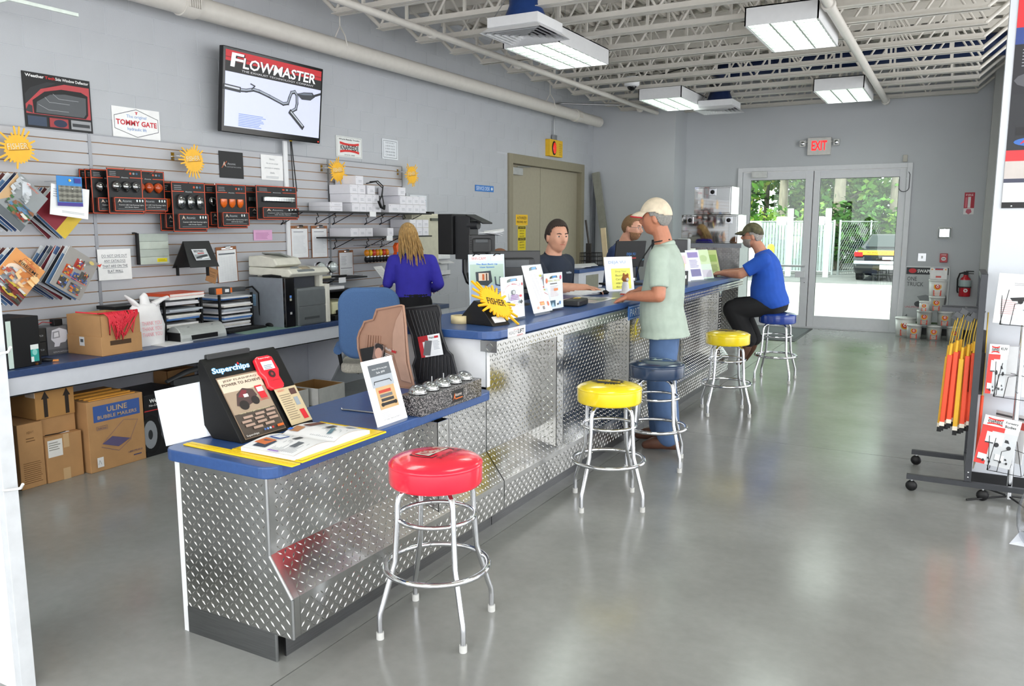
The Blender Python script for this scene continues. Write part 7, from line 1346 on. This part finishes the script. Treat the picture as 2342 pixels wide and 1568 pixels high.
def hgrid(nu=56, nv=40):
    for j in range(nv + 1):
        ph = -pi / 2 + pi * j / nv
        for i in range(nu):
            th = 2 * pi * i / nu; yield V((math.cos(ph) * math.sin(th), math.cos(ph) * math.cos(th), math.sin(ph)))
def frame(c, f, up=UP, s=1.0):
    f = V(f).normalized(); r = f.cross(V(up)).normalized(); u = r.cross(f); M4 = Matrix(((r.x, f.x, u.x, 0), (r.y, f.y, u.y, 0), (r.z, f.z, u.z, 0), (0, 0, 0, 1)))
    return Matrix.Translation(c) @ M4 @ Matrix.Scale(s, 4)
def headadd(b, M4, ears=True):
    nu, nv = 56, 40; T = b.T; b.T = M4; b.add([hpt(d) for d in hgrid(nu, nv)], [(j * nu + i, j * nu + (i + 1) % nu, (j + 1) * nu + (i + 1) % nu, (j + 1) * nu + i) for j in range(nv) for i in range(nu)], True)
    for s_ in (-1, 1): b.ell((s_ * .075, -.012, -.006), (.010, .020, .033), 12, Euler((R_(-12), 0, R_(s_ * -18))))
    b.T = T
def shell(name, parent, M4, mask, off, m, thick=.004, wob=0.0, seed=0):
    nu, nv = 72, 48; rnd = random.Random(seed); D = list(hgrid(nu, nv)); b = MB(m); b.T = M4
    vs_ = [hpt(d, off(d) + wob * rnd.uniform(-1, 1)) for d in D]; fs = []
    for j in range(nv):
        for i in range(nu):
            q = (j * nu + i, j * nu + (i + 1) % nu, (j + 1) * nu + (i + 1) % nu, (j + 1) * nu + i); c = (D[q[0]] + D[q[2]]).normalized()
            if mask(c): fs.append(q)
    b.add(vs_, fs, True); o = b.build(name, parent); s_ = o.modifiers.new('solid', 'SOLIDIFY'); s_.thickness = thick; s_.offset = -1; return o
def lerpt(x, tab):
    for (a, va), (c, vc) in zip(tab, tab[1:]):
        if a <= x <= c: return va + (vc - va) * (x - a) / (c - a)
    return tab[0][1] if x < tab[0][0] else tab[-1][1]
HL = [(-1, -.50), (-.5, -.34), (-.2, .02), (.1, .12), (.25, .10), (.33, .44), (.55, .60), (1, .68)]
def hand(b, w_, d, up, ts, curl=.4, s=1.0, spread=.03):
    "wrist, direction to the fingers, back-of-hand normal, thumb side sign"
    w_ = V(w_); d = V(d).normalized(); sd = d.cross(V(up)).normalized(); u = sd.cross(d).normalized()
    loft(b, [(w_ - d * .01, sd * .028 * s, u * .020 * s), (w_ + d * .03 * s, sd * .038 * s, u * .017 * s), (w_ + d * .07 * s, sd * .044 * s, u * .015 * s), (w_ + d * .092 * s, sd * .040 * s, u * .011 * s)], 16)
    for i, L in enumerate((.068, .077, .072, .056)):
        o = (.036 - .024 * i) * ts * s; p = w_ + d * .082 * s + sd * o; dd = (d + sd * o * 3.0).normalized(); a = curl; q = p + (dd * math.cos(a * .6) - u * math.sin(a * .6)) * L * .5 * s; r = q + (dd * math.cos(a * 1.7) - u * math.sin(a * 1.7)) * L * .32 * s; e = r + (dd * math.cos(a * 2.5) - u * math.sin(a * 2.5)) * L * .26 * s
        b.tube([p, q, r, e], [.0092 * s, .0085 * s, .008 * s, .0068 * s], 8); b.ell(e, (.0068 * s,) * 3, 8)
    p = w_ + d * .028 * s + sd * ts * .030 * s; q = p + (d * .55 + sd * ts * .75 - u * .25).normalized() * .04 * s; r = q + (d * .9 + sd * ts * .25 - u * .35).normalized() * .032 * s; b.tube([p, q, r], [.013 * s, .0105 * s, .008 * s], 8); b.ell(r, (.008 * s,) * 3, 8)
SKINC = {'a': '#c98d73', 'b': '#b97a5e', 'c': '#d09a80', 'd': '#c48a70'}
def torso_st(H, N, f, g, belly=0.0, ext=0.0, top=True):
    H = V(H); N = V(N); f = V(f).normalized(); r = f.cross(UP).normalized(); ax = (N - H); out = []
    for t, a, d in ((-.06, .155, .11), (.05, .168, .118), (.22, .160, .112), (.42, .164, .118), (.62, .176, .120), (.78, .178, .112), (.89, .150, .092), (.96, .10, .075), (1.02, .066, .062)):
        if not top and t > .9: continue
        bl = belly * math.exp(-((t - .25) / .25) ** 2); up = ax.normalized(); ff = (f - up * f.dot(up)).normalized(); out.append((H + ax * t + ff * bl * .6, r * (a * g + ext + bl * .3), ff * (d * g + ext + bl * .5)))
    return out
def person(label, J, ft, fh, skin='a', head_up=UP, hs=1.0, g=1.0, belly=0.0, shirt='#1c2433', sleeve=1.0, pants='#222', shoes='#3a2c24', hair=None, hands=(), untuck=0.0, legs=True, shirt_rough=.85, eyes=True, voxel=.0062, brow='#3a2c22', pleg=1.0, legr=1.0, waist=True):
    root = J['H']; t = thing('person', label, 'person', (root[0], root[1], J.get('z0', 0.0)))
    inv = Matrix.Translation((-root[0], -root[1], -J.get('z0', 0.0))); sk = M(SKINC[skin], .5, var=.06, scale=30)
    HM = frame(J['head'], fh, head_up, hs)
    b = MB(sk); b.T = inv
    b.T = inv; headadd(b, inv @ HM); nb = V(J['N']); hc = HM @ V((0, -.022, -.05)); b.tube([nb - UP * .03, nb.lerp(hc, .5), hc], [.068 * hs, .060 * hs, .056 * hs], 16)
    loft(b, torso_st(J['H'], J['N'], ft, g * .93, belly * .8))
    for s_ in 'LR':
        limb(b, [J['s' + s_], J['e' + s_], J['w' + s_]], [.055 * g, .043 * g, .027]); b.tube([V(J['s' + s_]), nb - UP * .05], [.05 * g, .06], 12)
        if legs: limb(b, [J['h' + s_], J['k' + s_], J['a' + s_]], [.083 * g, .055, .036]); b.ell(V(J['a' + s_]) + V(J.get('t' + s_, V(ft) * .07 - UP * .05)) * .5, (.05, .04, .035), 10)
    for s_, d, u, ts, cu in hands: hand(b, J['w' + s_], d, u, ts, cu, 1.0)
    fuse(b, 'body', t, voxel, 2, .45)
    # shirt
    sm = M(shirt, shirt_rough, var=.07, scale=14, bump=.25, bscale=9); b = MB(sm); b.T = inv; st = torso_st(J['H'], J['N'], ft, g, belly, .012)
    if untuck < 0: st = st[1:]
    elif untuck:
        c, A, B = st[0]; ax = (V(J['N']) - V(J['H'])).normalized(); st = [(c - ax * untuck, A * 1.22, B * 1.36), (c, A * 1.16, B * 1.24), (st[1][0], st[1][1] * 1.08, st[1][2] * 1.10)] + st[2:]
    loft(b, st[:-1] + [(st[-1][0], st[-1][1] * .98, st[-1][2] * .98)])
    for s_ in 'LR':
        S, E, W_ = V(J['s' + s_]), V(J['e' + s_]), V(J['w' + s_]); b.tube([S, nb - UP * .055], [.064 * g, .07], 14)
        if sleeve <= 1: e = S.lerp(E, sleeve); b.tube([S, S.lerp(e, .5), e], [.068 * g, .066 * g, .064 * g], 16); b.ell(S, (.068 * g,) * 3, 14)
        else: limb(b, [S, E, E.lerp(W_, sleeve - 1)], [.066 * g, .054 * g, .040])
    fuse(b, 'shirt', t, .010, 5)
    cb = MB(sm); cb.T = inv; cc = nb + UP * .012; fv = V(ft).normalized(); rv = fv.cross(UP)
    cb.tube([cc + rv * .066 * math.cos(a) + fv * (.062 * math.sin(a)) - UP * (.012 + .022 * math.sin(a)) for a in [2 * pi * k / 20 for k in range(20)]], .011, 8, closed=True, flat=1.8); cb.build('collar', t)
    if legs:
        pm = M(pants, .85, var=.16 if pants == '#4d678f' else .08, scale=8, bump=.2, bscale=12); b = MB(pm); b.T = inv; hip_r = [(V(J['H']) + UP * .06, *[v for v in torso_st(J['H'], J['N'], ft, g, belly, .006)[1][1:]])] + [(V(J['H']) - UP * .02, *torso_st(J['H'], J['N'], ft, g * 1.02, belly * .5, .008)[0][1:])] + [(V(J['H']) - UP * .10, *torso_st(J['H'], J['N'], ft, g * .96, 0, .004)[0][1:])]; loft(b, hip_r if waist else hip_r[1:])
        for s_ in 'LR': limb(b, [J['h' + s_], J['k' + s_], V(J['k' + s_]).lerp(V(J['a' + s_]), .93 * pleg)], [.090 * g, .078 * g * legr, .062 * legr * legr])
        fuse(b, 'trousers', t, .011, 5)
        shm = M(shoes, .5, var=.1)
        for s_ in 'LR':
            A_ = V(J['a' + s_]); td = V(J.get('t' + s_, V(ft).normalized() * .17 + UP * -.055)); b = MB(shm); b.T = inv; e = A_ + td; fwd = td.normalized(); hl = A_ - V((td.x, td.y, 0)).normalized() * .055 - UP * .035 if 't' + s_ not in J else A_ - fwd * .03
            b.tube([hl, A_.lerp(e, .3) - UP * .01, A_.lerp(e, .65), e], [.040, .050, .046, .030], 12); b.ell(hl, (.040,) * 3, 10); b.ell(e, (.03,) * 3, 10); b.ell(A_, (.048, .048, .05), 12); fuse(b, 'shoe', t, .010, 2)
    if eyes:
        for s_ in (-1, 1):
            e = MB(M('#cfc2b8', .3)); e.T = inv @ HM; e.ell((s_ * .0295, .0750, .008), (.0115, .0110, .0065), 12); e = e.build('eye', t); i = MB(M('#3c2c20', .2)); i.T = inv @ HM; i.ell((s_ * .0295, .0838, .008), (.0058, .0030, .0054), 10); i.build('iris', e)
            w_ = MB(M(brow, .8)); w_.T = inv @ HM; w_.tube([(s_ * .014, .0905, .026), (s_ * .030, .0885, .031), (s_ * .046, .078, .027)], [.003, .0036, .0022], 6); w_.build('eyebrow', t)
        w_ = MB(M('#a85c50', .5)); w_.T = inv @ HM; w_.tube([(-.022, .0835, -.0515), (0, .0935, -.050), (.022, .0835, -.0515)], [.002, .0042, .002], 6, flat=.8); w_.build('lips', t)
    if hair: hair(t, inv @ HM)
    return t, inv, HM
def short_hair(col, off=.010, low=0.0): 
    m = M(col, .75, var=.25, scale=120, bump=.5, bscale=260)
    return lambda t, H: shell('hair', t, H, lambda d: d.z > lerpt(d.y, HL) + low + .03 * math.sin(d.x * 37), lambda d: off * min(1, .25 + 3 * max(0, d.z - lerpt(d.y, HL) - low)), m, .006, .0012)
def capfn(col, brimcol, hairc, back=True):
    def f(t, H):
        if hairc: short_hair(hairc, .006)(t, H)
        m = M(col, .85, var=.10 if col[1] in 'cd' else .55, scale=28 if col[1] in 'cd' else 22); shell('cap', t, H, lambda d: d.z > .30 + .06 * d.y - (.10 if d.y < -.3 else 0), lambda d: .013 + .010 * max(0, d.z), m, .004)
        b = MB(m); b.T = H; nu, nv = 16, 5; vs_ = []
        for j in range(nv + 1):
            for i in range(nu + 1): a = R_(-68 + 136 * i / nu); k = j / nv; x = math.sin(a) * (.082 - .012 * k); y = math.cos(a) * .098 + k * .078 * max(0, math.cos(a)) ** .6; vs_.append((x, y, .046 - .030 * k * k - .9 * x * x * 3.0 * (0.4 + .6 * k) + .004))
        n1 = nu + 1; b.add(vs_, [(j * n1 + i, j * n1 + i + 1, (j + 1) * n1 + i + 1, (j + 1) * n1 + i) for j in range(nv) for i in range(nu)], True); b.build('cap_brim', t, solid=.004)
        e = MB(M(brimcol, .8)); e.T = H; e.tube([vs_[nv * n1 + i] for i in range(n1)], .006, 6); e.build('brim_edging', t); k = MB(m); k.T = H; k.ell((0, -.005, .142), (.006, .006, .004), 8); k.build('cap_button', t)
    return f
def glasses(t, H, col='#8a8c90'):
    b = MB(M(col, .3, .8)); b.T = H
    for s_ in (-1, 1): b.tube([(s_ * .031 + .021 * math.cos(a), .0955 - .25 * (.021 * math.cos(a) * s_ + .01), .006 + .015 * math.sin(a)) for a in [2 * pi * k / 14 for k in range(14)]], .0014, 5, closed=True); b.tube([(s_ * .052, .088, .010), (s_ * .074, .06, .010), (s_ * .078, -.01, .008)], .0016, 5)
    b.tube([(-.010, .099, .010), (.010, .099, .010)], .0014, 5); b.build('glasses', t)

# customer standing at the counter
f = V((-.98, -.16, 0))
J = dict(H=(-1.825, 5.66, .90), N=(-1.845, 5.66, 1.475), head=(-1.915, 5.645, 1.668), sL=(-1.825, 5.475, 1.405), eL=(-1.795, 5.40, 1.135), wL=(-2.045, 5.455, 1.115), sR=(-1.86, 5.845, 1.405), eR=(-1.90, 5.93, 1.16), wR=(-2.13, 5.94, 1.125), hL=(-1.815, 5.585, .86), kL=(-1.80, 5.555, .47), aL=(-1.74, 5.545, .085), hR=(-1.835, 5.735, .86), kR=(-1.89, 5.76, .46), aR=(-1.88, 5.78, .085))
t, inv, HM = person('man in pale green shirt, jeans and beige cap standing at the counter', J, f, (-1, -.10, -.03), 'b', hs=1.03, g=1.08, belly=.05, shirt='#a9b7ab', sleeve=.80, pants='#4d678f', shoes='#5a3a2c', hair=capfn('#d8c9b2', '#c8323c', '#8c8a86'), untuck=.045, legr=1.18, hands=[('L', (-.93, -.05, -.42), (-.3, -.1, 1), 1, .55), ('R', (-.95, .1, -.25), (-.2, 0, 1), -1, .7)])
b = MB(BLACK); b.T = inv; b.tube([(-1.80, 5.63, 1.52), (-1.90, 5.56, 1.50), (-1.985, 5.53, 1.36), (-2.02, 5.55, 1.25)], .005, 6); b.build('lanyard', t); b = MB(CHROME); b.T = inv; b.cbox((-2.03, 5.55, 1.235), (.02, .035, .02)); b.build('lanyard_clip', t)
b = MB(M('#8ab8d8', .6)); b.T = inv; b.cbox((-1.992, 5.60, 1.375), (.004, .05, .012)); b.build('shirt_logo', t)
b = MB(M('#c8b830', .5)); b.T = inv; b.tube([(-2.0, 5.56, .95), (-2.015, 5.55, .90), (-2.01, 5.55, .83)], .006, 6); b.build('key_strap', t)
b = MB(M('#7f95b5', .8)); b.T = inv; b.tube([(-1.80 + .081 * math.cos(a), 5.555 + .081 * math.sin(a), .50) for a in [2 * pi * k / 18 for k in range(18)]], .004, 6, closed=True); b.build('knee_seam', t)
# seated man
J = dict(H=(-1.64, 8.78, .80), N=(-1.80, 8.80, 1.335), head=(-1.915, 8.79, 1.505), sL=(-1.745, 8.60, 1.265), eL=(-1.965, 8.55, 1.115), wL=(-2.185, 8.66, 1.11), sR=(-1.775, 9.00, 1.265), eR=(-2.0, 9.04, 1.115), wR=(-2.22, 8.86, 1.115), hL=(-1.66, 8.68, .79), kL=(-2.05, 8.63, .735), aL=(-1.87, 8.66, .40), hR=(-1.66, 8.90, .79), kR=(-2.07, 8.96, .735), aR=(-1.87, 8.93, .38), tL=V((-.10, -.02, -.235)), tR=V((-.10, .02, -.22)), z0=0.0)
t, inv, HM = person('man in royal blue shirt and camouflage cap sitting on the blue stool', J, (-.97, -.1, 0), (-1, -.16, .02), 'd', g=1.14, belly=.09, shirt='#1d51b4', sleeve=.78, pants='#17171a', shoes='#5c3c2a', hair=capfn('#55513a', '#1c1d1a', '#a09a94'), legr=1.2, waist=False, hands=[('L', (-.85, .45, -.1), (0, -.1, 1), 1, .6), ('R', (-.9, -.35, -.1), (0, .1, 1), -1, .6)])
glasses(t, inv @ HM); shell('beard', t, inv @ HM, lambda d: d.z < -.28 and d.y > .12 and not (abs(d.x) < .16 and -.52 < d.z < -.40) and not (abs(d.x) < .22 and d.z > -.36), lambda d: .005, M('#9a8f86', .8, var=.3, scale=150, bump=.4, bscale=250), .004, .001)
# clerk at the counter
J = dict(H=(-3.02, 6.10, .86), N=(-2.955, 6.10, 1.37), head=(-2.905, 6.085, 1.522), sR=(-3.04, 5.90, 1.305), eR=(-2.83, 5.79, 1.125), wR=(-2.60, 5.99, 1.125), sL=(-2.92, 6.29, 1.305), eL=(-2.96, 6.37, 1.02), wL=(-2.87, 6.20, .88), hL=(-3.0, 6.18, .84), kL=(-3.0, 6.2, .45), aL=(-3.0, 6.2, .085), hR=(-3.02, 6.01, .84), kR=(-3.02, 5.99, .45), aR=(-3.02, 5.98, .085))
t, inv, HM = person('dark-haired clerk in a navy polo shirt working behind the counter', J, (.86, -.5, 0), (.80, -.60, -.03), 'c', hs=1.12, g=1.12, shirt='#1d2738', sleeve=.82, pants='#20232a', hair=short_hair('#32261e', .011, .06), brow='#2a201a', hands=[('R', (.78, .58, -.12), (0, 0, 1), 1, .45)])
b = MB(P('#9aa4b0')); b.T = inv; b.cbox((-2.82, 6.115, 1.235), (.035, .05, .010), Euler((0, R_(15), R_(-30)))); b.build('shirt_logo', t)
t = thing('mouse', 'black mouse under the clerk hand on the tall worktop', 'mouse', (-2.49, 6.09, Z3)); MB(BLACK).ell((0, 0, .012), (.05, .03, .018), 14).build('shell', t); MB(M('#303234', .4)).box(.01, .03, -.003, .003, .026, .031).build('wheel', t)
# man in navy jacket behind the laptop
J = dict(H=(-3.06, 7.80, .92), N=(-2.965, 7.77, 1.435), head=(-2.868, 7.745, 1.594), sL=(-2.99, 7.97, 1.355), eL=(-2.95, 8.05, 1.09), wL=(-2.86, 7.90, .96), sR=(-2.99, 7.58, 1.355), eR=(-2.98, 7.52, 1.08), wR=(-2.86, 7.62, .96), hL=(-3.05, 7.89, .89), kL=(-3.05, 7.9, .47), aL=(-3.05, 7.9, .085), hR=(-3.05, 7.71, .89), kR=(-3.05, 7.7, .47), aR=(-3.05, 7.7, .085))
t, inv, HM = person('bearded man in a navy jacket looking right behind the laptop', J, (.95, -.3, 0), (.97, -.12, -.1), 'c', hs=1.03, shirt='#22335a', sleeve=1.75, pants='#20232a', hair=short_hair('#7a5c3c', .008))
glasses(t, inv @ HM); shell('beard', t, inv @ HM, lambda d: d.z < -.30 and d.y > .12 and not (abs(d.x) < .16 and -.54 < d.z < -.38), lambda d: .004, M('#8a6446', .8, var=.3, scale=150), .003)
# woman at the back counter, seen from behind
J = dict(H=(-4.66, 6.50, .90), N=(-4.665, 6.50, 1.335), head=(-4.725, 6.515, 1.515), sL=(-4.82, 6.40, 1.275), eL=(-4.875, 6.37, 1.06), wL=(-5.02, 6.56, 1.02), sR=(-4.53, 6.61, 1.275), eR=(-4.44, 6.62, 1.05), wR=(-4.62, 6.78, .98), hL=(-4.74, 6.45, .87), kL=(-4.74, 6.46, .47), aL=(-4.74, 6.45, .085), hR=(-4.58, 6.55, .87), kR=(-4.58, 6.56, .47), aR=(-4.58, 6.56, .085))
def long_hair(t, H):
    m = M('#b8935c', .6, var=.35, scale=70, stretch=(1, 1, .12), bump=.3, bscale=60); shell('hair_crown', t, H, lambda d: d.z > lerpt(d.y, [(-1, -.9), (0, -.6), (.3, -.1), (.5, .4), (1, .6)]), lambda d: .014, m, .006, .001)
    rnd = random.Random(4); b = MB(m); b.T = H
    for k in range(150):
        a = R_(rnd.uniform(68, 292)); z0 = rnd.uniform(-.02, .11); d = V((math.sin(a) * math.cos(z0 * 8), math.cos(a) * math.cos(z0 * 8), math.sin(z0 * 8))).normalized(); p = hpt(d, .012 + rnd.uniform(0, .006)); L = rnd.uniform(.26, .36) - .05 * abs(math.sin(a)); q = [p]
        for s_ in range(1, 6): u = s_ / 5; q.append(V((p.x * (1 + .35 * u) + .008 * math.sin(k + u * 5), p.y * (1 + .22 * u) - .035 * u + .006 * math.cos(k * 2 + u * 4), p.z - L * u)))
        b.tube(q, [.008, .010, .010, .009, .007, .003], 6, flat=.6)
    b.build('hair_length', t)
person('woman with long blonde hair in a blue sweater, seen from behind', J, (-.72, .69, 0), (-.80, .58, -.30), 'c', hs=.97, g=.98, shirt='#3a34b0', sleeve=1.92, pants='#16161a', hair=long_hair, hands=[('L', (-.8, .55, -.1), (0, 0, 1), -1, .5), ('R', (-.7, .6, -.1), (0, 0, 1), 1, .5)], eyes=False, untuck=-1, belly=.02)
th, p = sheet('paper_sheet', 'white paper held by the woman at the back worktop', 'paper', (-5.05, 6.66, 1.02), .18, .24, a=100, tilt=40, t=.002); p.Ln(.1, .1, .9, .9, 10, '#c0c4ca', frac=.2); p.build('printed_face', th)
# person sitting behind the monitors
J = dict(H=(-3.97, 6.98, .48), N=(-3.95, 6.96, 1.08), head=(-3.93, 6.93, 1.265), sL=(-3.85, 7.13, 1.02), eL=(-3.8, 7.2, .82), wL=(-3.66, 7.0, .80), sR=(-4.02, 6.78, 1.02), eR=(-3.95, 6.68, .82), wR=(-3.76, 6.70, .80), hL=(-3.9, 7.06, .46), kL=(-3.5, 7.05, .48), aL=(-3.5, 7.05, .085), hR=(-3.98, 6.88, .46), kR=(-3.56, 6.84, .48), aR=(-3.56, 6.84, .085))
person('person mostly hidden behind the monitors, only ear and hair showing', J, (.9, .3, 0), (.95, .3, 0), 'b', shirt='#20304c', sleeve=.8, hair=short_hair('#8a5a3c', .008))
t = thing('desk_stool', 'plain stool under the person hidden behind the monitors', 'stool', (-3.97, 6.98, 0)); MB(BLACK).lathe([(.0001, .33), (.18, .33), (.19, .35), (.19, .36), (.0001, .365)], 24).build('seat', t)
for k in range(4): MB(BLACK).tube([(.1 * math.cos(k * pi / 2), .1 * math.sin(k * pi / 2), .33), (.17 * math.cos(k * pi / 2), .17 * math.sin(k * pi / 2), .0)], .012, 8).build('leg', t)
